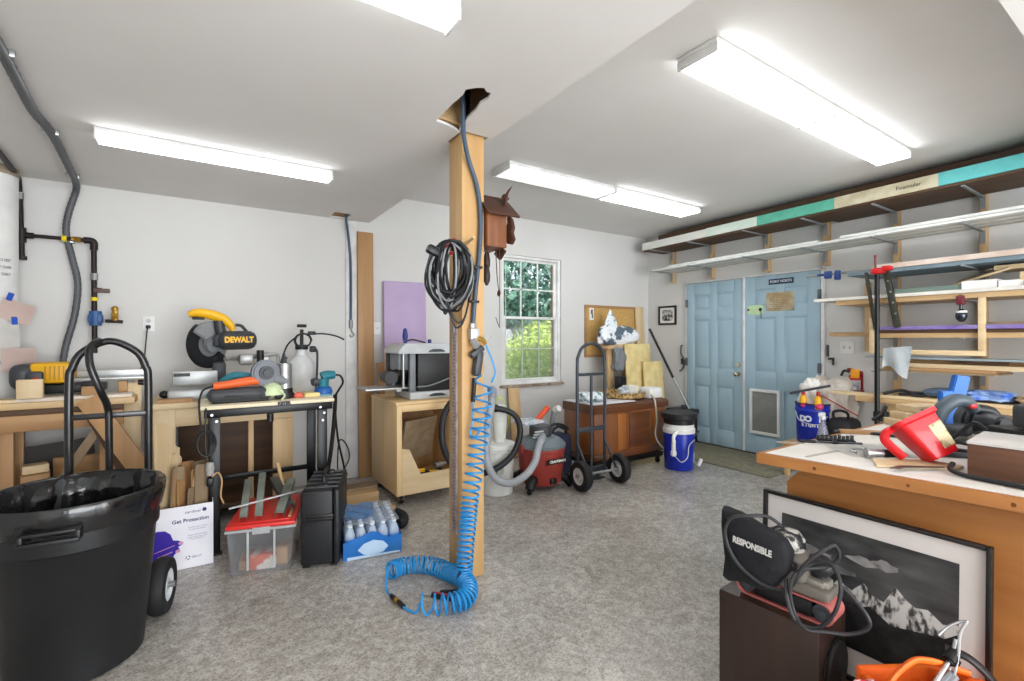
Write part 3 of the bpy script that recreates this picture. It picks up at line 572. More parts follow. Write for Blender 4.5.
b = MB(); b.tube([(-.40, y-.015, 1.318), (-.43, y-.055, 1.285), (-.425, y-.085, 1.20), (-.39, y-.075, 1.08), (-.372, y-.02, 1.0), (-.368, y-.01, .9), (-.368, y, .5), (-.368, y, .06)], .0155, 10); b.done('center_strut', TUBE, t)
for z in (.955, .55, .22): MB().b2((x0, y-.012, z-.013), (x1, y+.012, z+.013), .004).done('crossbar', TUBE, t)
MB().b2((x0-.05, y+.02, .004), (x1+.05, y+.26, .014), .003).done('toe_plate', TUBE, t)
b = MB(); b.cyl((-.675, 2.962, .133), (-.10, 2.838, .133), .009, n=10); b.done('axle', GALV, t)
for xx in (x0, x1): b = MB(); b.tube([(xx, 2.852-.21*(xx+.155), .135), (xx, 2.985, .32)], .012, 8); b.done('axle_strut', TUBE, t)
for xx, wy in ((-.625, 2.952), (-.155, 2.85)): wheel(t, (xx, wy, .133), .132, .08, (1, -.21, 0), LGREY, STEEL)
t = thing('trash_can', 'big round black trash can with black liner bag at the front left', 'trash can', (-.412, 2.552, 0))
C = (-.423, 2.635, .001)
b = MB(); b.lathe([(0, 0), (.205, 0), (.218, .01), (.262, .52), (.266, .525), (.272, .53), (.276, .60), (.279, .672), (.290, .676), (.292, .69), (.288, .70), (.276, .70), (.268, .68), (.255, .55), (.212, .03), (0, .025)], C, 64); b.done('can_body', mat('can_black', (24, 25, 27), .45, col2=(15, 16, 18), scale=5, bump=.15, bscale=20), t)
def lf(i, a, r, z):
    k = (.006*math.sin(a*17+z*9)+.004*math.sin(a*29+1.3+z*20))+.010*noise.noise(Vector((math.cos(a)*5, math.sin(a)*5, z*8)))
    w = [0, .15, .15, .15, .5, 1, 1, 1][min(i, 7)]
    return r+k*w, z+.4*k*w
b = MB(); b.lathe([(.281, .60), (.293, .655), (.297, .695), (.291, .708), (.272, .70), (.255, .62), (.245, .5), (.225, .32), (.17, .25), (0, .24)], C, 128, lf, cap=False); b.done('liner_bag', mat('bin_liner', (16, 16, 18), .2, coat=.5, bump=.5, bscale=22), t, 75)
ang = math.atan2(-C[1], -C[0])
for da in (-.25, PI-.25):
    a = ang+da; M = Matrix.Translation((C[0], C[1], 0)) @ Matrix.Rotation(a, 4, 'Z')
    b = MB(M=M); b.box((.288, 0, .628), (.04, .17, .014), .005); b.box((.296, -.078, .612), (.04, .018, .04), .006); b.box((.296, .078, .612), (.04, .018, .04), .006); b.box((.312, 0, .598), (.02, .17, .018), .006); b.done('grip', mat('can_black', (0, 0, 0)), t)
# ---------------------------------------------------------------- glove carton with offcuts
t = thing('glove_carton', 'white open carton printed with a blue glove and filled with offcuts', 'box', (-.07, 3.46, 0))
CW = mat('carton_white', (232, 230, 236), .6, col2=(226, 224, 232))
x0, x1, y0, y1, h = -.225, .066, 3.318, 3.60, .362
for lo, hi in (((x0, y0, .002), (x1, y0+.004, h)), ((x0, y1-.004, .002), (x1, y1, h)), ((x0, y0+.004, .002), (x0+.004, y1-.004, h)), ((x1-.004, y0+.004, .002), (x1, y1-.004, h))): MB().b2(lo, hi).done('carton_wall', CW, t)
MB().b2((x0+.004, y0+.004, .002), (x1-.004, y1-.004, .006)).done('carton_bottom', CARD, t)
FM = lambda x, z, e=.0012: frame((x, y0-e, z), (1, 0, 0), (0, 0, 1))
INK = mat('ink_navy', (52, 58, 110), .6)
text('cardinal', .022, FM(-.035, .325), INK, t, sx=1.1)
b = MB(); b.prism([(.012*math.cos(PI/3*k), .012*math.sin(PI/3*k)) for k in range(6)], .0006, FM(.022, .328, .0006)); b.done('logo_hexagon', INK, t)
text('Get Protection', .029, FM(-.045, .278), INK, t, bold=.0006)
for z, s in ((.235, 'Soft and strong in the hand'), (.222, 'for every task and size'), (.190, 'Powder free and latex free'), (.177, 'single use only, box of 200'), (.166, 'store cool and dry')): text(s, .0115, FM(-.012, z), mat('ink_pale', (164, 166, 190), .7), t, sx=.75, name='small_print')
GB = mat('glove_blue', (58, 34, 170), .5, col2=(48, 26, 150))
b = MB(); b.prism([(-.225, .075), (-.225, .235), (-.20, .243), (-.165, .238), (-.14, .215), (-.128, .178), (-.105, .172), (-.085, .16), (-.085, .145), (-.105, .135), (-.098, .125), (-.10, .11), (-.12, .098), (-.13, .08), (-.15, .062), (-.17, .066), (-.18, .076)], .0006, FM(0, 0, .0006)); b.done('printed_glove', GB, t)
b = MB()
for a in (((-.105, .158), (-.09, .166), (-.078, .158), (-.082, .146), (-.10, .146)), ((-.115, .118), (-.10, .122), (-.092, .112), (-.10, .103), (-.118, .105))): b.prism(a, .0004, FM(0, 0, .0014))
b.prism([(-.215, .125), (-.12, .150), (-.12, .146), (-.215, .121)], .0004, FM(0, 0, .0014)); b.prism([(-.20, .098), (-.13, .116), (-.13, .111), (-.2, .093)], .0004, FM(0, 0, .0014))
b.done('printed_fingertips', mat('fingertip_pink', (220, 160, 196), .6), t)
b = MB()
for k in range(3):
    a = 2*PI*k/3; b.prism([(.010*math.cos(a), .010*math.sin(a)), (.014*math.cos(a+.3), .014*math.sin(a+.3)), (.013*math.cos(a+1.5), .013*math.sin(a+1.5)), (.009*math.cos(a+1.5), .009*math.sin(a+1.5))], .0006, FM(-.058, .062, .0006))
b.done('recycling_mark', INK, t)
text('200 CT', .016, FM(-.015, .062), INK, t, name='count_lettering')
specs = [(-.17, 3.43, .84, .17, .012, -.02, PALE), (-.172, 3.46, .60, .13, .010, .05, TAN), (-.15, 3.50, .64, .10, .014, .1, PALE), (-.135, 3.40, .58, .07, .010, .14, GREYW), (-.11, 3.42, .55, .09, .012, .05, TAN), (-.085, 3.40, .50, .06, .012, -.05, TAN),
 (-.06, 3.38, .45, .06, .010, .12, GREYW), (-.05, 3.42, .50, .06, .014, .2, PALE), (-.02, 3.46, .60, .08, .012, .32, TAN), (.0, 3.40, .58, .08, .010, .03, GREYW), (.01, 3.44, .55, .12, .008, -.06, TAN), (.02, 3.50, .58, .14, .008, -.03, GREYW),
 (-.15, 3.53, .70, .12, .014, .02, PALE), (-.10, 3.53, .56, .10, .012, .1, GREYW), (-.04, 3.53, .58, .10, .010, -.1, TAN)]
sl_ = ['tall wide pale offcut standing at the left end of the carton', 'arched tan offcut right of the tallest pale one in the carton', 'pale slanted offcut third along in the glove carton', 'grey offcut near the carton front behind the word Get', 'tan offcut leaning right in the middle left of the carton', 'narrow tan offcut near the carton front middle', 'thin grey offcut right of the narrow tan one in the carton', 'pale leaning offcut in the carton middle', 'strongly slanted tan offcut in the carton', 'grey brown offcut standing near the carton front right', 'wide tan thin panel at the right of the carton', 'wide grey panel against the right wall of the carton', 'pale tall offcut at the back left of the carton', 'grey offcut at the back middle of the carton', 'tan offcut at the back right of the carton']
for (x, yy, z1, w, th, tl, m), lb in zip(specs, sl_):
    z0 = .008; L = z1-z0; M = Matrix.Translation((x, yy, z0)) @ Matrix.Rotation(tl*.4, 4, 'Y') @ Matrix.Rotation(-random.uniform(.5, .95), 4, 'Z')
    hw = w/2; b = MB(M=M)
    hw = min(hw, (yy-3.325)*1.15, (3.593-yy)*1.15, (x+.219)*1.6, (.06-x)*1.6)
    b.prism([(-hw, 0), (hw, 0), (hw, L*random.uniform(.88, .98)), (hw*.85, L*random.uniform(.93, 1)), (hw*.1, L*.99), (-hw*.8, L), (-hw, L*random.uniform(.9, .98))], th, frame((-th/2, 0, 0), (0, 1, 0), (0, 0, 1)), .0015)
    one(b, 'wood_offcut', m['Z'], lb, 'offcut', 'offcuts in the glove carton')
t = thing('power_cord', 'bundled black cord hanging from the front edge of the work stand', 'cord', (.02, 3.36, .5))
b = MB()
for k in range(5):
    cx = .02+jit(.015); b.tube([(cx+(.035+.012*k/5)*math.cos(a)*1.05, 3.375-.004*k, .70+.075*math.sin(a)) for a in [2*PI*q/10 for q in range(10)]], .0045, 6, closed=True, sm=4)
b.tube([(.03, 3.40, .905), (.03, 3.385, .88), (.025, 3.375, .76), (.035, 3.37, .60), (.05, 3.37, .53)], .005, 6); b.done('cable_loops', CORD, t)
b = MB(); b.lathe([(0, 0), (.018, .01), (.024, .05), (.02, .085), (0, .09)], (.05, 3.365, .50), 14); b.done('wrapped_bag', mat('clear_bag', (208, 206, 202), .25, trans=.4), t)
b = MB(); b.box((.05, 3.365, .47), (.035, .03, .05), .008); b.done('plug', BLK, t)
b = MB(); b.tube([(.06, 3.36, .50), (.09, 3.36, .52), (.11, 3.36, .47), (.105, 3.36, .38), (.12, 3.36, .33)], .005, 6); b.done('tie', mat('twine_tan', (196, 160, 110), .8), t)
# ---------------------------------------------------------------- tote with red lid, metal on top
rz = -.272; t = thing('storage_tote', 'clear plastic tote with red lid in front of the work stand', 'tote', (.12, 3.056, 0), rz)
CLEAR = mat('clear_plastic', (222, 226, 230), .18, trans=.85, alpha=.5, ior=1.2, col2=(214, 218, 222))
w, d, h = .345, .50, .262
def tr(z): return .02*(1-z/h)
b = MB(t)
vs = [[b.bm.verts.new(b.M @ Vector((x, y, z))) for x, y in ((tr(z), tr(z)), (w-tr(z), tr(z)), (w-tr(z), d-tr(z)), (tr(z), d-tr(z)))] for z in (.002, h)]
fs = [b.bm.faces.new((vs[0][k], vs[0][(k+1) % 4], vs[1][(k+1) % 4], vs[1][k])) for k in range(4)]+[b.bm.faces.new(vs[0][::-1])]
bmesh.ops.recalc_face_normals(b.bm, faces=fs); bmesh.ops.solidify(b.bm, geom=fs, thickness=.003); b.done('bin', CLEAR, t)
b = MB(t)
for lo, hi in (((-.008, -.008, h-.014), (w+.008, .002, h)), ((-.008, d-.002, h-.014), (w+.008, d+.008, h)), ((-.008, .002, h-.014), (.002, d-.002, h)), ((w-.002, .002, h-.014), (w+.008, d-.002, h))): b.b2(lo, hi, .002)
for k in (.10, .235): b.b2((k, -.004, .03), (k+.012, .006, h-.016), .003)
b.done('rim', mat('frosted_rim', (214, 216, 218), .35, trans=.4), t)
b = MB(t); b.b2((-.004, -.004, h+.001), (w+.004, d+.004, h+.022), .006); b.b2((.03, .03, h+.0221), (w-.03, d-.03, h+.028), .003); b.done('lid', mat('lid_red', (222, 58, 52), .35, col2=(210, 48, 44)), t)
b = MB(t); b.b2((.13, -.014, h-.03), (.22, -.006, h+.008), .003); b.done('latch', mat('frosted_rim', (0, 0, 0)), t)
def intote(name, label, cat, c, dd, m, rz=0):
    M = WM[t.name] @ Matrix.Translation(c) @ Euler((0, 0, rz)).to_matrix().to_4x4(); return one(MB(M=M).box((0, 0, dd[2]/2), dd, .004), name, m, label, cat)
intote('small_carton', 'small white and orange printed carton seen through the clear tote front', 'box', (.17, .09, .006), (.14, .08, .085), mat('carton_orange_white', (226, 214, 206), .6, col2=(206, 96, 66), scale=9, lo=.48, hi=.52))
intote('wood_offcut', 'tan offcut inside the clear tote behind its left corner', 'offcut', (.07, .14, .006), (.06, .14, .05), TAN['Y'], .1)
intote('wood_offcut', 'tan offcut inside the clear tote by its right side', 'offcut', (.28, .16, .006), (.06, .15, .10), TAN['Y'], -.15)
def channel(label, p0, p1, w, m, name='metal_bar'):
    p0 = Vector(p0); p1 = Vector(p1); M = WM[t.name] @ frame((p0+p1)/2, p1-p0, (0, 0, 1)); L = (p1-p0).length
    b = MB(M=M); b.box((0, w*.35, 0), (L, .003, w), .001); b.box((0, 0, w/2), (L, w*.7, .003), .001); b.box((0, 0, -w/2), (L, w*.7, .003), .001); return one(b, name, m, label, 'bar', 'metal bars on the red lid')
OXI = mat('dull_steel', (142, 148, 138), .42, .6, col2=(112, 118, 110), scale=12)
channel('left greenish steel channel lying on the red tote lid', (.078, .03, h+.05), (.05, .30, h+.19), .042, OXI)
channel('second greenish steel channel lying on the red tote lid', (.155, .03, h+.05), (.125, .32, h+.22), .042, OXI)
channel('dark steel channel lying diagonally across the red tote lid', (.30, .15, h+.055), (.17, .44, h+.15), .05, mat('dark_steel', (98, 102, 98), .45, .6))
channel('short steel channel pointing to the front of the red lid', (.262, .03, h+.05), (.285, .34, h+.16), .05, OXI)
M0 = WM[t.name]
b = MB(M=M0); b.cyl((.0, .06, h+.105), (.37, .20, h+.135), .006, n=8); one(b, 'metal_rod', STEEL, 'thin silver rod lying across the steel channels on the red lid', 'rod')
b = MB(M=M0); b.cyl((.26, .34, h+.035), (.18, .52, h+.23), .011, n=10); one(b, 'wood_dowel', PINE['Z'], 'pale dowel leaning up from the bars on the red lid', 'dowel')
b = MB(M=M0); b.box((.315, .17, h+.036), (.016, .26, .012), .002); one(b, 'tan_lath', TAN['Y'], 'slim tan slat lying near the right edge of the red lid', 'slat')
# ---------------------------------------------------------------- black case
t = thing('tool_case', 'tall black hard plastic case standing upright right of the clear tote', 'case', (.479, 2.943, 0), -.34)
CB = mat('case_black', (24, 25, 28), .5, bump=.12, bscale=60)
b = MB(t); b.b2((.0, .0, .012), (.178, .47, .445), .02); b.b2((.18, .0, .012), (.212, .47, .445), .014)
for k in range(4): b.b2((-.003, .06+.10*k, .03), (.0, .10+.10*k, .40), .001)
b.done('shell', CB, t)
b = MB(t)
for k in range(5): b.b2((.012, .05+.085*k, .4455), (.2, .075+.085*k, .452), .003)
b.done('top_ribs', mat('case_grey', (74, 76, 80), .5), t)
b = MB(t); b.tube([(.106, .15, .445), (.106, .16, .485), (.106, .20, .495), (.106, .29, .495), (.106, .33, .485), (.106, .34, .445)], .012, 8); b.done('handle', BLK, t)
for k in (.08, .39): b = MB(t); b.b2((.07, k-.025, .43), (.142, k+.025, .462), .006); b.done('latch', BLK, t)
b = MB(t); b.b2((.03, -.010, .27), (.18, -.002, .31), .004); b.b2((.03, -.028, .285), (.18, -.018, .297), .003); b.b2((.03, -.02, .285), (.05, -.008, .297)); b.b2((.16, -.02, .285), (.18, -.008, .297)); b.done('side_handle', BLK, t)
b = MB(t)
for x, yy in ((.03, .03), (.18, .03), (.03, .44), (.18, .44)): b.b2((x-.02, yy-.02, .001), (x+.02, yy+.02, .0118), .003)
tag(b.done('feet', RUB, t), 'rubber feet', kind='stuff')
# ---------------------------------------------------------------- bottled water
PET = mat('water_bottle_clear', (232, 240, 248), .08, trans=.45, alpha=.8, ior=1.15, col2=(206, 224, 240))
CAPW = mat('bottle_cap', (238, 242, 246), .4)
WR = Matrix.Translation((.712, 2.905, 0)) @ Matrix.Rotation(-.16, 4, 'Z'); WMroot = WR
b0 = None; n = 0
for j in range(6):
    for i in range(5):
        M = WR @ Matrix.Translation((.04+.0655*i, .045+.0655*j, .004))
        lab = 'clear water bottle standing in the blue shrink-wrapped pack'
        if b0 is None:
            b0 = thing('water_bottle', lab, 'bottle', M.translation, -.16, 'water bottles in the blue pack')
            b = MB(b0); b.lathe([(0, 0), (.027, 0), (.031, .006), (.031, .05), (.0285, .055), (.031, .06), (.031, .12), (.029, .135), (.018, .165), (.0125, .172), (.0125, .188), (0, .188)], n=16); b.done('bottle', PET, b0)
            b = MB(b0); b.cyl((0, 0, .178), (0, 0, .197), .0148, n=14, bev=.002); b.done('cap', CAPW, b0)
            b = MB(b0); b.cyl((0, 0, .062), (0, 0, .112), .0316, n=18); b.done('label_band', mat('label_blue', (96, 150, 214), .4), b0)
        else: dup(b0, M, lab)
t = thing('shrink_wrap', 'blue printed plastic wrap around the pack of water bottles', 'wrap', WR.translation, -.16)
WB = mat('wrap_blue', (64, 150, 232), .25, alpha=.88, col2=(44, 130, 220), scale=5)
FILM = mat('wrap_film', (226, 236, 248), .15, trans=.3, alpha=.42, col2=(190, 216, 246))
def band(u, v):   # closed band round the pack, u along the perimeter
    P = [(.0, .0), (.34, .0), (.34, .41), (.0, .41)]
    k = int(u*4) % 4; f = u*4-int(u*4); a = P[k]; c = P[(k+1) % 4]
    x = a[0]+(c[0]-a[0])*f; yy = a[1]+(c[1]-a[1])*f
    top = .105+(.045*math.sin(PI*min(1, f*1.15))**2 if k in (0, 2) else .02*math.sin(PI*f*2))
    return (x-.002+.004*(x > .1), yy-.003+.006*(yy > .2), .003+v*top+.006*math.sin(u*60)*v)
b = MB(t); b.sheet(band, 48, 5, .001); b.done('printed_band', WB, t)
b = MB(t); b.prism([(.08, .0), (.115, .035), (.17, .05), (.23, .035), (.26, .0)], .0008, frame((0, -.006, .055), (1, 0, 0), (0, 0, 1))); b.prism([(.08, .0), (.115, -.03), (.17, -.042), (.23, -.03), (.26, 0)], .0008, frame((0, -.006, .055), (1, 0, 0), (0, 0, 1))); b.prism([(0.02, 0.0), (.33, .0), (.33, .012), (.02, .018)], .0008, frame((0, -.006, .004), (1, 0, 0), (0, 0, 1))); b.done('printed_patch', mat('wrap_pale', (186, 214, 240), .3), t)
b = MB(t); b.sheet(lambda u, v: (.01+.32*u, .01+.39*v, .2025+.006*math.sin(u*20+v*9)*math.sin(v*23)), 20, 26, .0006); b.done('top_film', FILM, t)
b = MB(t); b.sheet(lambda u, v: (.01+.17*u+.04*v, .10+.28*v, .2085+.006*math.sin(u*9+v*14)), 10, 14, .0006); b.done('top_print', mat('wrap_sky', (120, 178, 236), .25, trans=.3, alpha=.8), t)
# ---------------------------------------------------------------- on the floor behind
t = one(MB().b2((.80, 3.80, .001), (1.21, 3.93, .092), .004), 'timber', PINE['X'], 'short thick pine timber lying on the floor behind the water bottles', 'timber')
one(MB().b2((.72, 3.945, .001), (1.24, 4.10, .10), .004), 'timber', GREYW['X'], 'greyed timber lying on the floor behind the pine one', 'timber')
b = MB(); b.tube([(.80, 3.45, .035), (.95, 3.52, .036), (1.10, 3.53, .036), (1.20, 3.46, .036), (1.235, 3.33, .036), (1.20, 3.22, .036), (1.15, 3.19, .036)], .033, 14, sm=14, rib=.12); one(b, 'corrugated_hose', RUB, 'black corrugated hose curving on the floor around the water pack', 'hose')
one(MB().box((1.16, 3.42, .085), (.09, .07, .022), .004), 'wood_offcut', TAN['X'], 'small tan offcut lying on the black corrugated hose', 'offcut')
b = MB(); b.tube([(1.0, 4.15, .11), (.98, 4.2, .2), (1.03, 4.35, .42), (1.12, 4.45, .35), (1.15, 4.5, .2), (1.05, 4.56, .02)], .006, 6); one(b, 'loose_cable', CORD, 'thin dark cable looping at the foot of the wall by the brown plank', 'cable')
b = MB(); b.tube([(.90, 3.93, .88), (.895, 3.94, .7), (.875, 3.96, .45), (.85, 3.99, .22), (.83, 3.95, .13)], .016, 10); one(b, 'dust_hose', CORD, 'dark straight hose hanging down right of the folding work stand', 'hose')
# ---------------------------------------------------------------- back wall, middle
one(MB().b2((1.150, YB-.022, .002), (1.250, YB-.001, 2.44), .003), 'wall_board', mat('painted_board', (228, 228, 226), .6), 'white painted vertical board on the back wall left of the brown plank', 'board')
t = thing('wall_conduit', 'thin blue grey conduit hanging on the white wall board with metal end hook', 'conduit', (1.19, YB-.04, 1.6))
b = MB(); b.tube([(1.125, 4.50, 2.50), (1.135, 4.53, 2.42), (1.165, YB-.04, 2.30), (1.185, YB-.036, 2.1), (1.19, YB-.036, 1.9), (1.19, YB-.036, 1.50)], .012, 9); b.done('conduit_pipe', DBLU, t)
b = MB(); b.cyl((1.19, YB-.036, 1.50), (1.19, YB-.036, 1.42), .019, n=12); b.tube([(1.19, YB-.04, 1.42), (1.20, YB-.05, 1.385), (1.215, YB-.05, 1.36), (1.19, YB-.05, 1.34), (1.175, YB-.05, 1.36)], .007, 8); b.done('end_hook', GALV, t)
board('leaning_plank', TAN['Z'], (1.335, YB-.06, .002), (1.325, YB-.03, 2.345), .15, .024, 'tall brown plank leaning upright on the back wall beside the white board', 'plank', (1, 0, 0))
one(MB(M=Matrix.Translation((1.72, 4.53, .002)) @ Euler((-.03, 0, 0)).to_matrix().to_4x4()).box((0, .0, .945), (.44, .045, 1.89), .012), 'foam_board', mat('lilac_foam', (190, 170, 204), .7, col2=(180, 158, 194), scale=3), 'lilac foam board standing against the back wall behind the planer cabinet', 'board')
board('leaning_plank', TAN['Z'], (1.47, 4.36, .002), (1.455, 4.52, 1.09), .085, .02, 'short brown plank standing left of the pale board by the planer', 'plank', (1, 0, 0))
board('leaning_plank', PALE['Z'], (1.50, 4.30, .002), (1.50, 4.36, 1.24), .12, .02, 'pale narrow board standing behind the planer port', 'plank', (1, 0, 0))
# ---------------------------------------------------------------- planer cabinet
t = thing('planer_cabinet', 'birch plywood cabinet on casters with open front under the planer', 'cabinet', (1.6, 3.95, 0))
x0, x1, y0, y1, z0, z1 = 1.288, 1.90, 3.62, 4.26, .085, .82
MB().b2((x0, y0, z0), (x0+.022, y1, z1-.021), .001).done('side_panel', PLY['Z'], t); MB().b2((x1-.022, y0, z0), (x1, y1, z1-.021), .001).done('side_panel', PLY['Z'], t)
MB().b2((x0-.004, y0-.004, z1-.02), (x1+.004, y1, z1), .002).done('top', PLY['X'], t); MB().b2((x0+.022, y0, z0), (x1-.022, y1, z0+.025), .001).done('bottom', PLY['X'], t)
MB().b2((x0+.022, y1-.02, z0+.025), (x1-.022, y1, z1-.021), .001).done('back_panel', TAN['Z'], t)
b = MB(); b.b2((x0+.0, y0-.018, z0), (x0+.042, y0-.001, z1-.022), .002); b.done('left_stile', PLY['Z'], t)
MB().b2((x0+.043, y0-.018, z1-.075), (x1, y0-.001, z1-.022), .002).done('top_rail', PLY['X'], t)
b = MB(); b.prism([(x0+.043, z0), (x1, z0), (x1, z0+.16), (x0+.20, z0+.145), (x0+.105, z0+.355), (x0+.043, z0+.37)], .016, frame((0, y0-.001, 0), (1, 0, 0), (0, 0, 1)), .001); b.done('bin_front', PALE['X'], t)
board_ = MB(M=frame((1.57, 3.86, .47), (.7, .35, 0), (0, -.25, .97))); board_.box((0, 0, 0), (.40, .36, .02), .002); board_.done('inner_divider', GREYW['X'], t)
for xx in (x0+.06, x1-.06):
    for yy in (y0+.06, y1-.06):
        b = MB(); b.cyl((xx-.014, yy, .033), (xx+.014, yy, .033), .032, n=20, bev=.004); cw = b.done('caster', BLK, t)
        b = MB(); b.b2((xx-.026, yy-.03, .072), (xx+.026, yy+.03, .0845), .002); b.b2((xx-.022, yy-.014, .03), (xx-.017, yy+.014, .073)); b.b2((xx+.017, yy-.014, .03), (xx+.022, yy+.014, .073)); b.done('caster_fork', GALV, cw)
t2 = thing('cordless_drill', 'yellow and black tool lying inside the open planer cabinet', 'tool', (1.58, 3.75, .112)); b = MB(); b.box((1.53, 3.70, .20), (.14, .06, .06), .015); b.done('body', BLK, t2); b = MB(); b.box((1.52, 3.668, .245), (.06, .02, .03), .006); b.cyl((1.6, 3.7, .20), (1.68, 3.68, .21), .025, .012); b.done('trim', YEL, t2)
b = MB(); b.box((1.54, 3.72, .141), (.1, .07, .055), .01); b.done('battery', DGREY, t2)
t2 = thing('grease_gun', 'shiny metal tool lying inside the planer cabinet beside the yellow one', 'tool', (1.7, 3.78, .112)); b = MB(); b.cyl((1.66, 3.72, .25), (1.74, 3.74, .25), .026, n=18); b.cyl((1.74, 3.74, .25), (1.82, 3.76, .25), .012, n=12); b.done('barrel', STEEL, t2); b = MB(); b.box((1.70, 3.735, .168), (.05, .045, .112), .012); b.done('grip', BLK, t2)
t = thing('thickness_planer', 'black and light grey thickness planer on the birch cabinet', 'planer', (1.62, 3.9, .821))
x0, x1, y0, y1 = 1.345, 1.87, 3.72, 4.08
b = MB(); b.b2((x0-.01+.10, y0-.02, .8215), (x1, y1, .885), .012); b.done('base', LGREY, t)
b = MB(); b.b2((x0-.25, y0+.06, .905), (x0+.18, y1-.03, .922), .004); b.b2((x0+.02, y0+.1, .885), (x0+.06, y1-.1, .905)); b.done('table_extension', ALU, t)
b = MB(); b.b2((x0+.165, y0, .886), (x1-.01, y0+.03, 1.20), .006); b.b2((x0+.01, y1-.06, .886), (x1-.01, y1, 1.20), .006); b.b2((x0+.17, y0+.03, .93), (x1-.01, y1-.06, 1.2), .004); b.done('body', mat('planer_black', (24, 25, 27), .45), t)
for xx, yy in ((x0+.05, y0+.03), (x0+.05, y1-.09)): b = MB(); b.cyl((xx, yy, .923), (xx, yy, 1.21), .012, n=14); b.done('column', STEEL, t)
b = MB(); b.b2((x0+.10, y0+.01, .886), (x0+.15, y0+.05, 1.2), .004); b.b2((x0+.02, y0+.06, 1.06), (x0+.17, y1-.08, 1.2), .01); b.done('carriage', GREY, t)
b = MB(); b.prism([(x0-.01, 1.20), (x1+.005, 1.20), (x1-.02, 1.255), (x1-.05, 1.285), (x0+.06, 1.285), (x0+.02, 1.25)], y1-y0+.02, frame((0, y1+.01, 0), (1, 0, 0), (0, 0, 1)), .008); b.done('top_cover', LGREY, t)
for z in (1.225, .855): b = MB(); b.prism([(.0, .0), (.15, .0), (.145, .012), (.11, .024), (.04, .024), (.005, .012)], .006, frame((x0+.255, y0-.012 if z > 1 else y0-.021, z-.012), (1, 0, 0), (0, 0, 1)), .001); b.done('grip_recess', DGREY, t)
b = MB(); b.cyl((x0-.085, y0-.07, 1.015), (x0-.075, y0+.10, 1.015), .052, n=30); b.cyl((x0-.0853, y0-.0725, 1.015), (x0-.085, y0-.0701, 1.015), .043, n=30); b.tube([(x0-.06, y0+.07, 1.015), (x0+.08, y0+.10, 1.04), (x0+.16, y0+.12, 1.05)], .045, 14); b.done('dust_port', BLK, t)
b = MB(); b.cyl((x0+.10, 3.84, 1.287), (x0+.10, 3.84, 1.305), .016, n=12); b.lathe([(0, 0), (.018, .005), (.024, .04), (.018, .09), (.012, .105), (0, .108)], (x0+.10, 3.84, 1.305), 18); b.done('crank_handle', mat('crank_blue', (34, 50, 120), .4), t)
b = MB(); b.tube([(x0+.10, 3.86, 1.295), (x0+.17, 3.88, 1.315), (x0+.24, 3.88, 1.305), (x0+.30, 3.88, 1.288)], .007, 8); b.done('crank_arm', BLK, t)
b = MB(); b.cyl((x0+.33, 3.86, 1.286), (x0+.33, 3.86, 1.318), .016, n=14); b.done('depth_knob', mat('crank_blue', (0, 0, 0)), t)
b = MB(); b.tube([(x0+.14, y0-.045, .93), (x0+.24, y0-.05, .935), (x0+.36, y0-.04, .965), (x0+.5, y0-.02, 1.01), (x1+.01, y0+.02, 1.04)], .007, 7); b.done('power_cord', mat('cord_grey', (120, 124, 126), .5), t)
# ---------------------------------------------------------------- timber post and what hangs on it
PX0, PX1, PY0, PY1 = 1.194, 1.334, 2.315, 2.476
one(MB().b2((PX0, PY0, .001), (PX1, PY1, 2.50), .006), 'timber_post', POSTW, 'thick square pine post standing in the middle of the floor', 'post')
t = thing('slotted_strip', 'rusty grey perforated metal strip screwed along the left face of the post', 'strip', (PX0-.006, 2.40, .24))
b = MB(); b.b2((PX0-.008, 2.365, .24), (PX0-.0008, 2.425, 1.40), .001); b.done('strip', mat('rusty_strip', (182, 170, 166), .6, .2, col2=(150, 132, 128), scale=20), t)
b = MB()
for k in range(56): b.cyl((PX0-.0082, 2.395, .27+.02*k), (PX0-.0092, 2.395, .27+.02*k), .0055, n=8)
b.done('slots', mat('slot_dark', (74, 66, 66), .6), t)
b = MB(); b.b2((PX0-.018, 2.38, 1.36), (PX0-.0095, 2.41, 1.40), .002); b.done('hook', GALV, t)
t = thing('cord_coil', 'big tangled coil of black and grey cords hanging on the post', 'cord', (1.10, 2.36, 1.4), 0)
random.seed(11)
ux = Vector((.80, -.60, 0)); 
cs = [('black_loops', CORD, 32), ('grey_loops', mat('cord_silver', (142, 144, 146), .45), 7)]
for nm, m, n in cs:
    b = MB()
    for k in range(n):
        rx = random.uniform(.022, .125); rzv = random.uniform(.13, .185); cz = 1.835-rzv; off = random.uniform(-.05, .045); cx = jit(.022); tw = jit(.25)
        pts = []
        for q in range(14):
            a = 2*PI*q/14; p = Vector((1.105, 2.27, cz+jit(.006)))+ux*(cx+rx*math.sin(a)+tw*.06*math.cos(a))+Vector((.6, .8, 0))*(off*.8+.02*math.sin(a*2+k))
            p.z += rzv*math.cos(a)+jit(.006); p.x = min(p.x, 1.33); 
            if p.x > PX0-.012 and p.y > PY0-.012: p.y = PY0-.012-abs(jit(.01))
            pts.append(p)
        b.tube(pts, .0058, 6, closed=True, sm=3)
    b.done(nm, m, t)
b = MB(); b.tube([(1.02, 2.30, 1.70), (1.06, 2.27, 1.56), (1.11, 2.26, 1.42), (1.13, 2.25, 1.385), (1.17, 2.26, 1.41), (1.20, 2.26, 1.50), (1.22, 2.27, 1.62)], .0055, 6); b.tube([(1.06, 2.27, 1.60), (1.10, 2.25, 1.46), (1.14, 2.25, 1.41), (1.18, 2.25, 1.45), (1.23, 2.26, 1.62)], .0055, 6); b.done('hanging_loop', CORD, t)
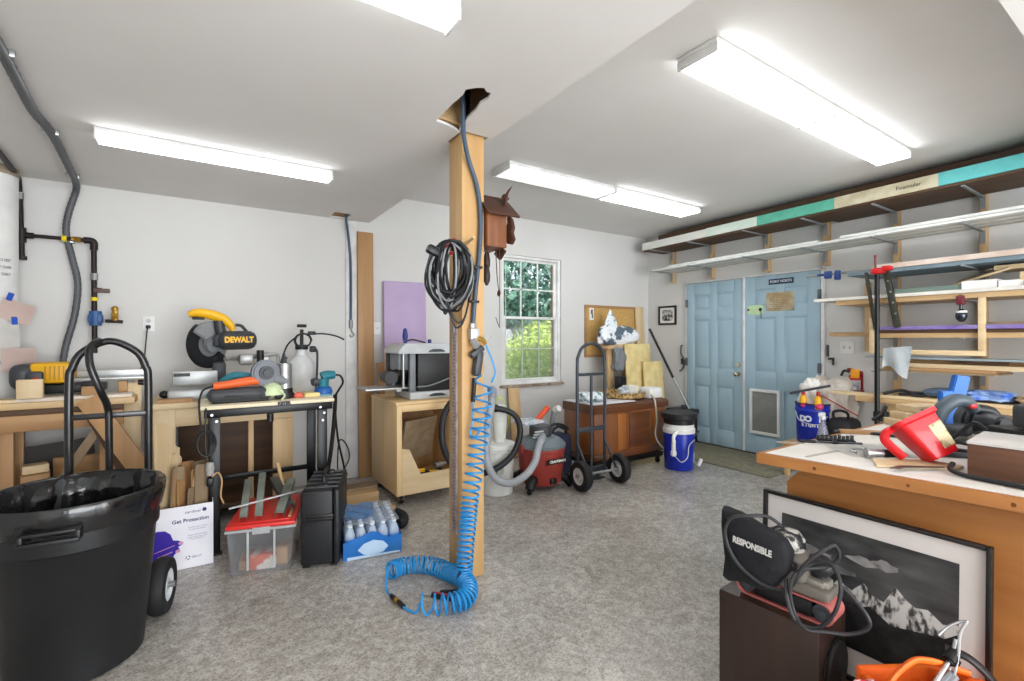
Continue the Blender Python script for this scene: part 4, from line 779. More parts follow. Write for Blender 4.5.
b = MB(); b.tube([(1.06, 2.25, 1.80), (1.09, 2.24, 1.835), (1.12, 2.245, 1.84), (1.12, 2.25, 1.79), (1.09, 2.245, 1.77)], .009, 7); b.done('red_tie', mat('tie_red', (176, 52, 58), .6), t)
b = MB(); b.box((1.005, 2.27, 1.78), (.07, .05, .045), .012, rot=(0, .4, 0)); b.box((1.245, 2.285, 1.665), (.035, .035, .05), .008); b.done('plug_ends', BLK, t)
b = MB(); b.cyl((PX0+.02, PY0-.10, 1.865), (PX0+.02, PY0+.02, 1.835), .009, n=10); one(b, 'peg', PINE['Y'], 'wooden peg in the post carrying the cord coil', 'peg')
t = thing('air_hose', 'thick blue grey air hose running from the ceiling hole down the post', 'hose', (1.29, 2.27, 1.4))
b = MB(); b.tube([(1.10, 2.14, 2.62), (1.115, 2.15, 2.50), (1.155, 2.22, 2.40), (1.215, 2.28, 2.30), (1.272, 2.295, 2.18), (1.297, 2.297, 2.05), (1.30, 2.297, 1.92), (1.288, 2.297, 1.76), (1.270, 2.297, 1.60), (1.255, 2.297, 1.44), (1.252, 2.297, 1.40)], .0125, 10); b.done('hose_pipe', DBLU, t)
for z in (1.72, 1.53): b = MB(); b.box((1.262+.02*(z > 1.6), 2.298, z), (.05, .028, .014), .003); b.done('clip', BLK, t)
b = MB(); b.box((1.255, 2.292, 1.352), (.055, .04, .062), .006); b.cyl((1.252, 2.297, 1.385), (1.252, 2.297, 1.41), .019, n=6); b.cyl((1.25, 2.285, 1.315), (1.25, 2.25, 1.285), .022, .018, n=14); b.done('manifold', ALU, t)
b = MB(); b.tube([(1.275, 2.28, 1.33), (1.295, 2.262, 1.32), (1.305, 2.25, 1.295)], .012, 8); b.done('brass_coupler', BRASS, t)
# coiled hose
t = thing('coil_hose', 'bright blue spiral air hose hanging on the post and coiling on the floor', 'hose', (1.2, 2.2, 0))
HB = mat('hose_blue', (38, 150, 214), .3, col2=(30, 132, 200), trans=.1)
def helix(axis, turns, R, n=12, warp=None):
    P = [Vector(p) for p in axis]; L = len(P)-1; out = []
    def at(u):
        i = min(int(u*L), L-1); f = u*L-i; a, b_, c, d = P[max(i-1, 0)], P[i], P[i+1], P[min(i+2, L)]
        return .5*((2*b_)+(c-a)*f+(2*a-5*b_+4*c-d)*f*f+(3*b_-a-3*c+d)*f**3)
    N_ = int(turns*n); up = None
    for k in range(N_+1):
        s_ = k/N_; u = warp(s_) if warp else s_
        d = (at(min(1, u+.01))-at(max(0, u-.01))).normalized()
        if up is None: up = d.orthogonal().normalized()
        up = (up-d*up.dot(d)).normalized(); w = d.cross(up); r = R(s_) if callable(R) else R
        a = 2*PI*turns*s_; out.append(at(u)+(up*math.cos(a)+w*math.sin(a))*r)
    return out
b = MB(); b.tube([(1.307, 2.248, 1.29), (1.335, 2.225, 1.20), (1.345, 2.215, 1.14), (1.32, 2.21, 1.09)], .0055, 7); b.done('lead_hose', HB, t)
up_ = helix([(1.285, 2.235, 1.13), (1.275, 2.23, .95), (1.245, 2.225, .75), (1.19, 2.21, .5), (1.165, 2.20, .33), (1.142, 2.19, .13)], 27, lambda s_: .047-.006*s_, 12, lambda s_: s_**.62)
b = MB(); b.tube(up_, .0058, 7, sm=1); b.done('hanging_spiral', HB, t)
b = MB(); b.tube(helix([(1.14, 2.20, .085), (1.14, 2.33, .055), (1.10, 2.46, .05), (1.02, 2.545, .05), (.93, 2.56, .052), (.875, 2.54, .055)], 26, .044, 12, lambda s_: s_**1.5), .0058, 7, sm=1); b.done('floor_spiral', HB, t)
b = MB(); b.tube([(.86, 2.52, .09), (.83, 2.48, .06), (.812, 2.43, .02), (.815, 2.36, .012)], .0058, 7); b.done('lead_hose', HB, t)
b = MB(); b.tube([(.833, 2.235, .012), (.85, 2.19, .010), (.87, 2.16, .012), (.885, 2.15, .06)], .0058, 7); b.done('lead_hose', HB, t)
b = MB(); b.tube(helix([(.885, 2.155, .052), (.95, 2.10, .052), (1.03, 2.07, .052), (1.09, 2.075, .055), (1.13, 2.12, .07), (1.14, 2.18, .085)], 15, .045, 12, lambda s_: s_**.68), .0058, 7, sm=1); b.done('floor_spiral', HB, t)
b = MB(); b.cyl((.815, 2.36, .016), (.822, 2.315, .016), .012, n=10); b.cyl((.826, 2.29, .016), (.832, 2.235, .016), .011, n=10); b.done('rubber_sleeve', BLK, t)
b = MB(); b.cyl((.822, 2.315, .016), (.826, 2.29, .016), .014, n=6); b.done('brass_coupler', BRASS, t)
t = thing('blow_gun', 'red and black air blow gun lying inside the blue hose loop on the floor', 'air tool', (1.03, 2.2, 0))
b = MB(); b.box((1.03, 2.215, .016), (.12, .028, .026), .008, rot=(0, 0, -.9)); b.box((1.075, 2.225, .016), (.10, .03, .026), .008, rot=(0, 0, -.5)); b.done('grip', BLK, t)
b = MB(); b.cyl((.99, 2.26, .015), (.945, 2.305, .013), .006, n=8); b.done('nozzle', STEEL, t)
b = MB(); b.box((1.02, 2.212, .0345), (.07, .008, .006), .002, rot=(0, 0, -.9)); b.done('trigger', RED, t)
t = thing('air_gun', 'black air tool hung on the post above the blue spiral hose', 'air tool', (1.27, 2.28, 1.0))
b = MB(); b.box((1.275, 2.285, 1.19), (.045, .05, .14), .014, rot=(.0, .15, 0)); b.box((1.268, 2.285, 1.255), (.09, .045, .035), .01, rot=(0, -.6, 0)); b.done('body', DGREY, t)
b = MB(); b.cyl((1.258, 2.29, 1.11), (1.252, 2.295, .98), .012, n=10); b.done('hose_tail', BLK, t)
b = MB(); b.cyl((1.30, 2.275, 1.30), (1.345, 2.255, 1.345), .003, n=6); b.done('nozzle', STEEL, t)
b = MB(); b.tube([(1.252, 2.29, .98), (1.235, 2.275, .87), (1.22, 2.27, .80), (1.245, 2.265, .79), (1.28, 2.26, .83)], .0055, 7); b.done('blue_tail', HB, t)
# cuckoo clock
t = thing('cuckoo_clock', 'carved brown cuckoo clock hung on the side of the post', 'clock', (PX1, 2.38, 1.85))
CK = wood('clock_walnut', (138, 84, 48), (96, 56, 32), 'Z', .45, 20); CKD = mat('clock_dark', (78, 48, 36), .5)
cx0 = PX1+.002; cy = 2.385
b = MB(); b.prism([(-.10, 0), (.10, 0), (.10, .19), (0, .285), (-.10, .19)], .13, frame((cx0, cy, 1.845), (0, 1, 0), (0, 0, 1)), .003); b.done('case', CK, t)
for s_ in (-1, 1): b = MB(); b.box((cx0+.085, cy+s_*.068, 2.085), (.21, .205, .014), .003, rot=(-s_*.72, 0, 0)); b.done('roof', CKD, t)
fx = cx0+.135
def carve(pts, z0, y0): b = MB(); b.prism(pts, .022, frame((fx, y0, z0), (0, 1, 0), (0, 0, 1)), .004); return b
L_ = [(1.35*x, 1.35*y_) for x, y_ in [(0, 0), (.035, .01), (.05, .045), (.04, .05), (.055, .09), (.03, .09), (.03, .13), (.0, .11), (-.015, .07), (-.005, .05), (-.02, .02)]]
carve(L_, 1.86, cy-.13).done('carved_leaf', CKD, t); carve([(-x, y_) for x, y_ in L_], 1.86, cy+.13).done('carved_leaf', CKD, t)
carve([(-.06, 0), (0, -.045), (.06, 0), (.03, .02), (0, .01), (-.03, .02)], 1.835, cy).done('carved_leaf', CKD, t)
b = MB(); b.tube([(fx+.02, cy-.06, 2.06), (fx+.03, cy-.03, 2.10), (fx+.04, cy, 2.15), (fx+.05, cy+.01, 2.175), (fx+.075, cy+.015, 2.16)], lambda u: .024-.012*u, 10); b.tube([(fx+.02, cy-.04, 2.08), (fx-.0, cy-.09, 2.15), (fx+.02, cy-.12, 2.20)], lambda u: .032*(1.05-u), 8, flat=.5); b.tube([(fx+.02, cy+.04, 2.08), (fx+.03, cy+.10, 2.14), (fx+.05, cy+.13, 2.17)], lambda u: .032*(1.05-u), 8, flat=.5); b.done('carved_bird', CKD, t)
b = MB(); b.cyl((fx+.001, cy, 1.935), (fx+.012, cy, 1.935), .05, n=28); dl = b.done('dial', CKD, t)
b = MB(); b.box((fx+.014, cy, 1.95), (.003, .007, .04)); b.box((fx+.014, cy+.014, 1.93), (.003, .035, .006)); b.done('hands', mat('ivory', (226, 216, 190), .5), dl)
for yy, xx, zt in ((cy-.02, PX1+.045, 1.63), (cy+.03, PX1+.075, 1.72)):
    b = MB(); b.cyl((xx, yy, zt+.12), (xx, yy, 1.85), .0025, n=6); b.done('chain', CKD, t)
    b = MB(); b.lathe([(0, 0), (.008, .004), (.019, .03), (.021, .065), (.015, .105), (.005, .12), (0, .122)], (xx, yy, zt), 14); b.done('pine_cone_weight', mat('cone_iron', (58, 46, 42), .5, .3), t)
b = MB(); b.tube([(PX1+.10, cy-.03, 1.85), (PX1+.105, cy-.035, 1.70), (PX1+.115, cy-.04, 1.60)], .003, 6); b.lathe([(0, -.012), (.02, 0), (0, .012)], (PX1+.115, cy-.04, 1.59), 14, axis=(1, 0, 0)); b.done('pendulum', CKD, t)
b = MB(); b.tube([(PX1+.13, cy-.02, 1.9), (PX1+.134, cy-.02, 1.7), (PX1+.132, cy-.02, 1.42), (PX1+.128, cy-.02, 1.40), (PX1+.10, cy-.03, 1.45)], .0022, 5); b.done('chain', CKD, t)
# ---------------------------------------------------------------- dust bucket, hoses, shop vacuum
t = thing('dust_bucket', 'white bucket with cyclone tube on its lid behind the post', 'bucket', (2.143, 3.50, 0))
C = (2.143, 3.50, .002)
b = MB(); b.lathe([(0, 0), (.132, 0), (.136, .008), (.15, .36), (.155, .365), (.155, .38), (.15, .385), (0, .385)], C, 40); b.done('bucket', mat('bucket_white', (226, 228, 224), .4), t)
b = MB(); b.lathe([(0, .387), (.158, .387), (.16, .40), (.155, .425), (.12, .432), (0, .432)], C, 40); b.done('lid', WHITE, t)
b = MB(); b.lathe([(0, 0), (.05, .0), (.062, .16), (.064, .30), (.04, .315), (0, .315)], (2.17, 3.50, .4345), 28); b.done('cyclone', mat('milk_tube', (232, 234, 228), .35), t)
b = MB(); b.prism([(-.05, 0), (.05, 0), (.05, .10), (-.05, .10)], .0015, frame((2.10, 3.355, .19), (.97, .2, 0), (0, -.03, 1))); b.done('label', mat('label_sage', (178, 190, 176), .6), t)
HG = mat('hose_grey', (168, 172, 178), .45)
t = thing('shop_vacuum', 'red wet and dry shop vacuum with grey lid and drooping grey hose', 'vacuum', (2.54, 3.40, 0))
C = (2.545, 3.40, 0); RV = mat('vac_red', (160, 62, 54), .45, col2=(146, 52, 46))
b = MB(); b.lathe([(0, .055), (.165, .055), (.178, .07), (.19, .17), (.198, .185), (.205, .34), (.212, .345), (.212, .372), (0, .372)], C, 48); b.done('drum', RV, t)
b = MB(); b.lathe([(.216, .373), (.218, .395), (.205, .41), (.17, .44), (.12, .462), (0, .465)], C, 48); b.done('lid', mat('vac_lid_grey', (116, 128, 136), .4), t)
b = MB(); b.lathe([(.10, .465), (.098, .53), (.085, .555), (0, .56)], (C[0]-.01, C[1], 0), 36); b.done('motor_head', DGREY, t)
b = MB()
for k in range(3): b.box((2.45, 3.305-.0, .475+.022*k), (.13-.02*k, .02, .012), .003, rot=(0, 0, .0))
b.done('vent_fins', LGREY, t)
for dx, dy in ((-.19, -.11), (.19, -.11), (-.19, .14), (.19, .14)):
    b = MB(); b.tube([(C[0]+dx*.75, C[1]+dy*.75, .11), (C[0]+dx, C[1]+dy, .085), (C[0]+dx*1.15, C[1]+dy*1.15, .045)], lambda u: .05-.01*u, 10); ft = b.done('caster_foot', BLK, t)
    b = MB(); b.cyl((C[0]+dx*1.15-.012, C[1]+dy*1.15, .024), (C[0]+dx*1.15+.012, C[1]+dy*1.15, .024), .023, n=16); b.done('caster', BLK, ft)
b = MB(); b.box((C[0]-.01, C[1]-.185, .10), (.06, .03, .05), .01); b.done('drain_cap', BLK, t)
for sx_ in (-1, 1): b = MB(); b.box((C[0]+sx_*.216, C[1], .37), (.03, .06, .07), .008); b.done('lid_latch', RV, t)
VM = frame((C[0]+.035, C[1]-.2085, .275), (1, .0, 0), (0, .04, 1))
b = MB(); b.prism([(-.14, -.022), (.085, -.022), (.095, .022), (-.13, .022)], .010, VM, .002); b.done('name_plate', BLK, t)
text('CRAFTSMAN', .030, VM @ Matrix.Translation((-.022, 0, .0108)), mat('plate_white', (236, 232, 226), .4), t, bold=.0012)
b = MB(); b.tube([(2.43, 3.23, .468), (2.37, 3.185, .45), (2.335, 3.17, .39), (2.30, 3.16, .31), (2.22, 3.16, .225), (2.09, 3.165, .175), (1.97, 3.18, .205), (1.90, 3.20, .29), (1.875, 3.22, .42), (1.905, 3.25, .62), (1.95, 3.27, .80), (1.965, 3.28, .86)], .031, 16, sm=14, rib=.06); b.cyl((2.43, 3.235, .468), (2.50, 3.33, .47), .036); b.done('suction_hose', HG, t)
b = MB(); b.tube([(1.962, 3.278, .85), (1.98, 3.30, .905), (2.01, 3.37, .90)], .035, 14); b.done('hose_cuff', mat('hose_cuff', (150, 152, 158), .45), t)
b = MB(); b.tube([(1.93, 3.80, 1.00), (1.90, 3.56, .93), (1.70, 3.40, .86), (1.59, 3.36, .76), (1.545, 3.33, .62), (1.56, 3.31, .47), (1.64, 3.30, .33), (1.77, 3.29, .255), (1.93, 3.27, .265), (2.06, 3.26, .31), (2.16, 3.25, .40), (2.215, 3.25, .54), (2.20, 3.27, .66), (2.13, 3.30, .725), (2.03, 3.345, .752)], .0265, 16, sm=14, rib=.08)
t = thing('vacuum_hose', 'black ribbed vacuum hose looping from planer cabinet to the white bucket', 'hose', (1.9, 3.3, .2)); b.done('hose_tube', mat('hose_black', (32, 32, 36), .5), t)
b = MB(); b.tube([(2.045, 3.34, .750), (2.0, 3.355, .757)], .033, 16, sm=0); b.done('hose_cuff', BLK, t)
# clutter on and beside the vacuum
one(MB(M=Matrix.Translation((2.47, 3.52, .56)) @ Euler((.10, .06, .3)).to_matrix().to_4x4()).box((.02, 0, .014), (.30, .18, .024), .006), 'tool_package', mat('pack_print', (212, 210, 216), .4, col2=(134, 160, 190), scale=24, lo=.44, hi=.5), 'pale printed tool package lying on top of the red vacuum', 'package')
b = MB(); b.cyl((2.58, 3.60, .50), (2.80, 3.64, .66), .026, n=20); t = one(b, 'orange_tube', mat('tube_orange', (226, 84, 40), .45), 'bright orange tube sticking up behind the red vacuum', 'tube')
t = thing('navy_bag', 'navy tool bag standing between the red vacuum and brown chest', 'bag', (2.86, 3.62, 0)); b = MB(); b.box((2.90, 3.66, .20), (.30, .22, .395), .05, seg=3); b.done('body', mat('navy_cloth', (32, 38, 62), .8), t)
b = MB(); b.tube([(2.80, 3.58, .40), (2.84, 3.57, .47), (2.95, 3.58, .47), (3.0, 3.6, .40)], .012, 8); b.done('handle', BLK, t)
b = MB(); b.tube([(2.70, 3.50, .50), (2.78, 3.50, .52), (2.88, 3.50, .47), (2.95, 3.51, .46), (2.90, 3.53, .50), (2.80, 3.52, .52), (2.74, 3.54, .50)], .010, 7); one(b, 'black_cable', CORD, 'black cable bundle draped over the right of the red vacuum', 'cable')
t = thing('caulk_gun', 'grey caulk gun standing upright in the navy bag', 'tool', (2.92, 3.72, .40)); b = MB(); b.cyl((2.90, 3.72, .398), (2.95, 3.73, .60), .026, n=16); b.done('barrel', GREY, t); b = MB(); b.cyl((2.95, 3.70, .615), (2.95, 3.65, .64), .036, .03, n=18); b.done('white_roll', WHITE, t)
board('leaning_board', PINE['Z'], (2.98, 4.40, .002), (3.03, 4.585, .75), .15, .02, 'honey coloured board leaning on the wall below the window', 'board', (1, 0, 0))
t = thing('green_strap', 'lime green strap hanging behind the white bucket', 'strap', (2.25, 3.6, .4)); b = MB(); b.tube([(2.24, 3.64, .80), (2.31, 3.66, .76), (2.36, 3.67, .66), (2.37, 3.67, .55), (2.33, 3.66, .45)], .016, 8, flat=.35); b.tube([(2.24, 3.66, .79), (2.22, 3.68, .6), (2.23, 3.68, .44)], .012, 8, flat=.35); b.done('webbing', mat('lime_strap', (204, 224, 116), .6), t)
one(MB().b2((2.72, 3.50, .0008), (2.98, 3.58, .004), .001), 'blue_cloth', mat('pale_blue_cloth', (150, 176, 214), .8), 'pale blue sheet on the floor beside the red vacuum', 'cloth')
# ---------------------------------------------------------------- cork board corner and cedar chest
t = thing('cork_board', 'framed cork board on the back wall right of the window', 'board', (4.64, YB-.02, 1.08))
MB().b2((4.18, YB-.016, 1.115), (5.11, YB-.002, 1.725)).done('cork', mat('cork', (206, 168, 104), .9, col2=(186, 146, 84), scale=60), t)
b = MB()
for lo, hi in (((4.15, 1.08), (4.18, 1.76)), ((5.11, 1.08), (5.14, 1.76)), ((4.18, 1.08), (5.11, 1.115)), ((4.18, 1.725), (5.11, 1.76))): b.b2((lo[0], YB-.028, lo[1]), (hi[0], YB-.001, hi[1]), .003)
b.done('frame', TAN['X'], t)
t = thing('pinned_card', 'small white card with dark figure pinned at the cork board corner', 'card', (4.26, YB-.02, 1.57))
b = MB(); b.b2((4.225, YB-.020, 1.565), (4.30, YB-.0175, 1.725)); b.done('card', PAPER, t)
b = MB(); b.box((4.265, YB-.0212, 1.67), (.03, .001, .06)); b.box((4.275, YB-.0212, 1.615), (.02, .001, .05)); b.done('figure', DGREY, t)
# crumpled printed bags on a small board stand
PRINT = mat('printed_bag', (232, 236, 240), .4, col2=(92, 106, 120), scale=7, lo=.44, hi=.48)
def crumple(name, label, c, d, m, seed, n=26, cat='bag'):
    random.seed(seed); off = Vector((jit(9), jit(9), jit(9)))
    b = MB(); bmesh.ops.create_icosphere(b.bm, subdivisions=4, radius=1)
    for v in b.bm.verts:
        p = v.co.copy(); k = 1+.32*noise.noise(p*1.7+off)+.2*abs(noise.noise(p*3.7+off))
        q = Vector((max(-.8, min(.8, p.x))*d[0]*k*.62, max(-.8, min(.8, p.y))*d[1]*k*.62, max(-.75, min(.8, p.z))*d[2]*k*.62)); v.co = q+Vector(c)
    return one(b, name, m, label, cat, None, 12)
t = thing('board_stand', 'rough pine shelf stand behind the chest holding printed bags', 'stand', (4.5, 4.3, 0))
MB().box((4.40, 4.30, 1.225), (.44, .16, .045), .003, rot=(0, -.06, 0)).done('shelf_board', PINE['X'], t)
b = MB(); b.box((4.29, 4.285, .60), (.085, .04, 1.18), .003, rot=(0, -.05, 0)); b.done('upright', PINE['Z'], t)
b = MB(); b.b2((4.56, 4.33, .001), (4.63, 4.36, 1.22), .003); b.done('upright', TAN['Z'], t)
crumple('printed_bag', 'crumpled white and grey printed bag lying on the pine shelf stand', (4.42, 4.30, 1.36), (.54, .16, .22), PRINT, 3)
b = MB(); b.prism([(0, 0), (.19, .0), (.235, .10), (.10, .28), (.02, .12)], .012, frame((4.22, 4.33, 1.42), (1, .05, 0), (.15, 0, 1)), .003)
t = one(b, 'printed_sheet', mat('sheet_blueprint', (230, 236, 240), .4, col2=(112, 150, 176), scale=11, lo=.40, hi=.46, stretch=(1, 1, 3)), 'folded white and blue printed sheet pointing up on the cork board', 'sheet')
crumple('grey_sack', 'grey rounded sack hanging under the pine shelf stand', (4.36, 4.21, 1.06), (.16, .10, .28), GREY, 5)
one(MB().b2((4.25, 4.10, .66), (4.38, 4.19, .86), .02), 'black_box', BLK, 'small black box standing behind the chest under the grey sack', 'box')
one(MB().b2((4.22, 4.04, .001), (4.40, 4.20, .655), .004), 'box_support', DARKW['Z'], 'dark crate behind the chest carrying the small black box', 'crate')
board('plywood_sheet', mat('osb_yellow', (226, 208, 150), .6, col2=(208, 184, 124), scale=9), (4.66, 4.09, .002), (4.66, 4.19, 1.255), .46, .018, 'yellowish plywood sheet leaning behind the cedar chest', 'sheet', (1, 0, 0))
board('plywood_sheet', mat('osb_yellow', (0, 0, 0)), (4.86, 4.04, .002), (4.86, 4.11, 1.03), .36, .018, 'second shorter plywood sheet leaning before the yellowish one', 'sheet', (1, 0, 0))
board('leaning_plank', PALE['Z'], (5.19, 4.52, .002), (5.13, 4.575, 1.76), .16, .02, 'tall pale plank leaning in the corner beside the cork board', 'plank', (1, 0, 0))
board('leaning_plank', PALE['Z'], (4.56, 4.40, 1.10), (5.0, 4.46, 1.20), .09, .02, 'short pale strip lying across the plywood sheets', 'plank')
t = thing('wall_brush', 'dark long handled squeegee leaning across the plywood sheets', 'squeegee', (5.2, 4.1, 0))
b = MB(); b.cyl((4.87, 4.17, 1.45), (5.10, 3.98, .82), .016, n=12); b.done('grip', BLKM, t)
b = MB(); b.cyl((5.10, 3.98, .82), (5.27, 3.84, .38), .014, n=12); b.done('handle', ALU, t)
t = thing('storage_bin', 'small black box stack standing in the corner beside the blue door', 'box', (5.2, 3.9, 0))
b = MB(); b.b2((5.10, 3.78, .001), (5.33, 4.06, .37), .01); b.done('body', BLK, t)
b = MB(); b.b2((5.08, 3.76, .371), (5.335, 4.08, .42), .008); b.done('rim', mat('box_rim', (44, 44, 48), .5), t)
b = MB(); b.b2((5.17, 3.86, .421), (5.25, 3.92, .47), .006); b.done('post', DGREY, t)
t = thing('cedar_chest', 'dark varnished wooden chest on a black dolly below the cork board', 'chest', (3.72, 3.63, 0))
CH = wood('chest_front', (152, 92, 46), (108, 62, 30), 'Z', .28, 7, .5); CHD = wood('chest_dark', (112, 66, 36), (76, 44, 26), 'X', .3, 9, .5); CHV = wood('chest_veneer', (172, 108, 48), (140, 84, 36), 'Z', .28, 8, .5)
x0, x1, y0, y1, z0, z1 = 3.175, 4.25, 3.394, 3.86, .122, .675
b = MB(); b.b2((x0+.012, y0+.012, z0), (x1-.012, y1, z1-.09), .004); b.done('body', CH, t)
b = MB(); b.b2((x0, y0, z0+.0), (x1, y1, z0+.07), .008); b.done('plinth', CHD, t)
b = MB(); b.prism([(y0-.012, z1-.085), (y0-.012, z1-.03), (y0+.02, z1), (y1, z1), (y1, z1-.085)], x1-x0+.02, frame((x0-.01, 0, 0), (0, 1, 0), (0, 0, 1)), .004); b.done('lid', CHD, t)
for a, c, m in ((.33, .45, CHV), (.50, .80, CHD), (.85, .93, CHV)):
    b = MB(); b.b2((x0+a, y0+.004, z0+.085), (x0+c, y0+.0125, z1-.11), .003); b.done('front_panel', m, t)
b = MB(); b.b2((x0-.02, y0-.03, .075), (x1-.1, y0+.02, .1205), .004); b.b2((x0-.02, y1-.06, .075), (x1-.1, y1-.01, .1205), .004); b.b2((x0, y0+.021, .08), (x0+.05, y1-.061, .12)); b.b2((x1-.2, y0+.021, .08), (x1-.15, y1-.061, .12)); b.done('dolly_frame', BLKM, t)
for xx in (x0+.05, x1-.16):
    for yy in (y0, y1-.04):
        b = MB(); b.cyl((xx-.013, yy, .031), (xx+.013, yy, .031), .03, n=18, bev=.004); cs_ = b.done('caster', BLK, t); b = MB(); b.b2((xx-.024, yy-.024, .063), (xx+.024, yy+.024, .0745)); b.b2((xx+.015, yy-.012, .028), (xx+.02, yy+.012, .064)); b.b2((xx-.02, yy-.012, .028), (xx-.015, yy+.012, .064)); b.done('caster_fork', DGREY, cs_)
one(MB().b2((x0-.005, y0+.0, z1+.001), (x0+.58, y1-.02, z1+.012), .003), 'pale_sheet', mat('panel_white', (214, 214, 218), .4), 'thin pale panel lying on the left half of the cedar chest', 'sheet')
crumple('printed_bag', 'white and teal printed packet at the left end of the chest top', (3.33, 3.62, .732), (.24, .20, .09), mat('packet_teal', (220, 228, 232), .4, col2=(64, 120, 120), scale=18, lo=.42, hi=.47), 9)
b = MB(); b.lathe([(0, .0), (.215, 0), (.235, .012), (.245, .06), (.232, .062), (.222, .02), (0, .016)], (3.84, 3.66, .6885), 48); one(b, 'wicker_tray', mat('wicker', (190, 160, 104), .8, col2=(110, 80, 44), scale=40, lo=.42, hi=.55), 'round woven tray basket on the cedar chest top', 'basket')
one(MB().box((3.92, 3.62, .762), (.15, .11, .105), .012), 'white_box', mat('box_pale', (222, 222, 212), .5), 'small pale box sitting in the woven tray', 'box')
t = thing('adapter_box', 'white adapter box with cable at the right end of the chest top', 'box', (4.12, 3.5, .676)); b = MB(); b.box((4.13, 3.52, .735), (.20, .16, .115), .02); b.done('body', WHITE, t)
b = MB(); b.tube([(4.05, 3.44, .73), (4.04, 3.385, .66), (4.05, 3.37, .45), (4.02, 3.36, .30), (4.06, 3.30, .18), (4.20, 3.27, .14), (4.30, 3.22, .22), (4.26, 3.16, .40)], .009, 8); b.done('cable', mat('cable_beige', (206, 198, 184), .5), t)
crumple('plastic_wad', 'small wad of clear plastic on the front of the woven tray', (3.72, 3.53, .778), (.10, .08, .06), mat('clear_wad', (228, 232, 238), .2, trans=.3, col2=(180, 188, 196), scale=20), 13)
# second hand truck
GT = mat('truck_grey', (72, 78, 86), .4, .4)
t = thing('hand_truck', 'grey arched hand truck with air tyres leaning before the brown chest', 'hand truck', (3.05, 3.27, 0))
x0, x1, y = 2.855, 3.195, 3.27
b = MB(); b.tube([(x0, y, .06), (x0, y, .6), (x0, y, 1.08), (x0+.015, y, 1.17), (x0+.065, y, 1.245), (x0+.17, y, 1.28), (x1-.065, y, 1.245), (x1-.015, y, 1.17), (x1, y, 1.08), (x1, y, .6), (x1, y, .06)], .0155, 10, sm=8); b.done('frame', GT, t)
b = MB(); b.tube([(x0+.012, y, 1.0), (x0+.06, y, .995), (x1-.06, y, .995), (x1-.012, y, 1.0)], .014, 8); b.done('crossbar', GT, t)
b = MB(); b.b2((x0, y-.012, .47), (x1, y+.012, .51), .004); b.done('crossbar', GT, t)
b = MB(); b.b2((x0, y-.012, .10), (x1, y+.012, .14), .004); b.done('crossbar', GT, t)
b = MB(); b.cyl(((x0+x1)/2, y, .98), ((x0+x1)/2, y, .10), .0135, n=12); b.done('center_strut', GT, t)
MB().b2((x0-.03, y-.30, .004), (x1+.03, y+.02, .012), .002).done('toe_plate', GT, t) if False else MB().b2((x0-.02, y+.014, .004), (x1+.02, y+.09, .012), .002).done('toe_plate', GT, t)
b = MB(); b.cyl((2.725, 3.13, .134), (3.26, 3.088, .134), .0115, n=12); b.done('axle', GALV, t)
for xx in (x0, x1): b = MB(); b.b2((xx-.008, 3.10, .12), (xx+.008, 3.13, .15), .002); b.tube([(xx, 3.115, .135), (xx, y-.01, .36)], .012, 8); b.done('axle_bracket', GT, t)
for xx in (2.76, 3.222): wheel(t, (xx, 3.11, .134), .133, .082, (1, -.08, 0), mat('rim_white', (206, 206, 204), .4), STEEL)
# blue bucket with black lid
t = thing('filter_bucket', 'blue bucket with white collar, pipe fitting and wide black lid by the chest', 'bucket', (4.10, 3.12, 0))
C = (4.10, 3.13, .002)
b = MB(); b.lathe([(0, 0), (.135, 0), (.14, .01), (.152, .36), (.150, .365), (0, .365)], C, 40); b.done('bucket', BLUE, t)
b = MB(); b.lathe([(.152, .366), (.158, .37), (.158, .41), (.150, .413), (.148, .455), (.0, .456)], C, 40); b.done('collar', WHITE, t)
b = MB(); b.lathe([(.148, .457), (.15, .50), (.152, .51), (.172, .516), (.176, .565), (.170, .572), (0, .572)], C, 40); b.done('lid', mat('lid_black', (30, 30, 34), .45), t)
b = MB(); b.cyl((C[0]-.15, C[1]-.06, .30), (C[0]-.21, C[1]-.10, .285), .018); b.cyl((C[0]-.21, C[1]-.10, .31), (C[0]-.21, C[1]-.10, .17), .020); b.cyl((C[0]-.21, C[1]-.10, .215), (C[0]-.21, C[1]-.10, .18), .028); b.tube([(C[0]-.21, C[1]-.10, .30), (C[0]-.20, C[1]-.095, .36), (C[0]-.13, C[1]-.08, .39)], .018, 10); b.done('pipe_fitting', WHITE, t)
b = MB(); b.tube([(C[0]-.21, C[1]-.12, .17), (C[0]-.18, C[1]-.17, .12), (C[0]-.10, C[1]-.18, .16), (C[0]-.05, C[1]-.16, .26), (C[0]+.03, C[1]-.165, .31)], .006, 7); b.done('wire_bail', mat('bail_silver', (188, 192, 200), .3, .7), t)
b = MB(); b.cyl((C[0]+.155, C[1]-.07, .33), (C[0]+.20, C[1]-.09, .37), .012, n=8); b.done('side_catch', DGREY, t)
b = MB(); b.cyl((C[0]+.14, C[1]-.13, .03), (C[0]+.16, C[1]-.15, .10), .018, n=12); b.done('drain_tap', WHITE, t)
BM = frame((C[0]+.062, C[1]-.1335, .13), (.906, .423, 0), (-.0, -.03, 1))
b = MB(); b.prism([(-.025, -.05), (.025, -.05), (.025, .03), (0, .06), (-.025, .03)], .001, BM); b.prism([(-.017, -.042), (.017, -.042), (.017, .026), (0, .046), (-.017, .026)], .0012, BM); b.done('printed_emblem', mat('emblem_pale', (196, 206, 226), .5), t)
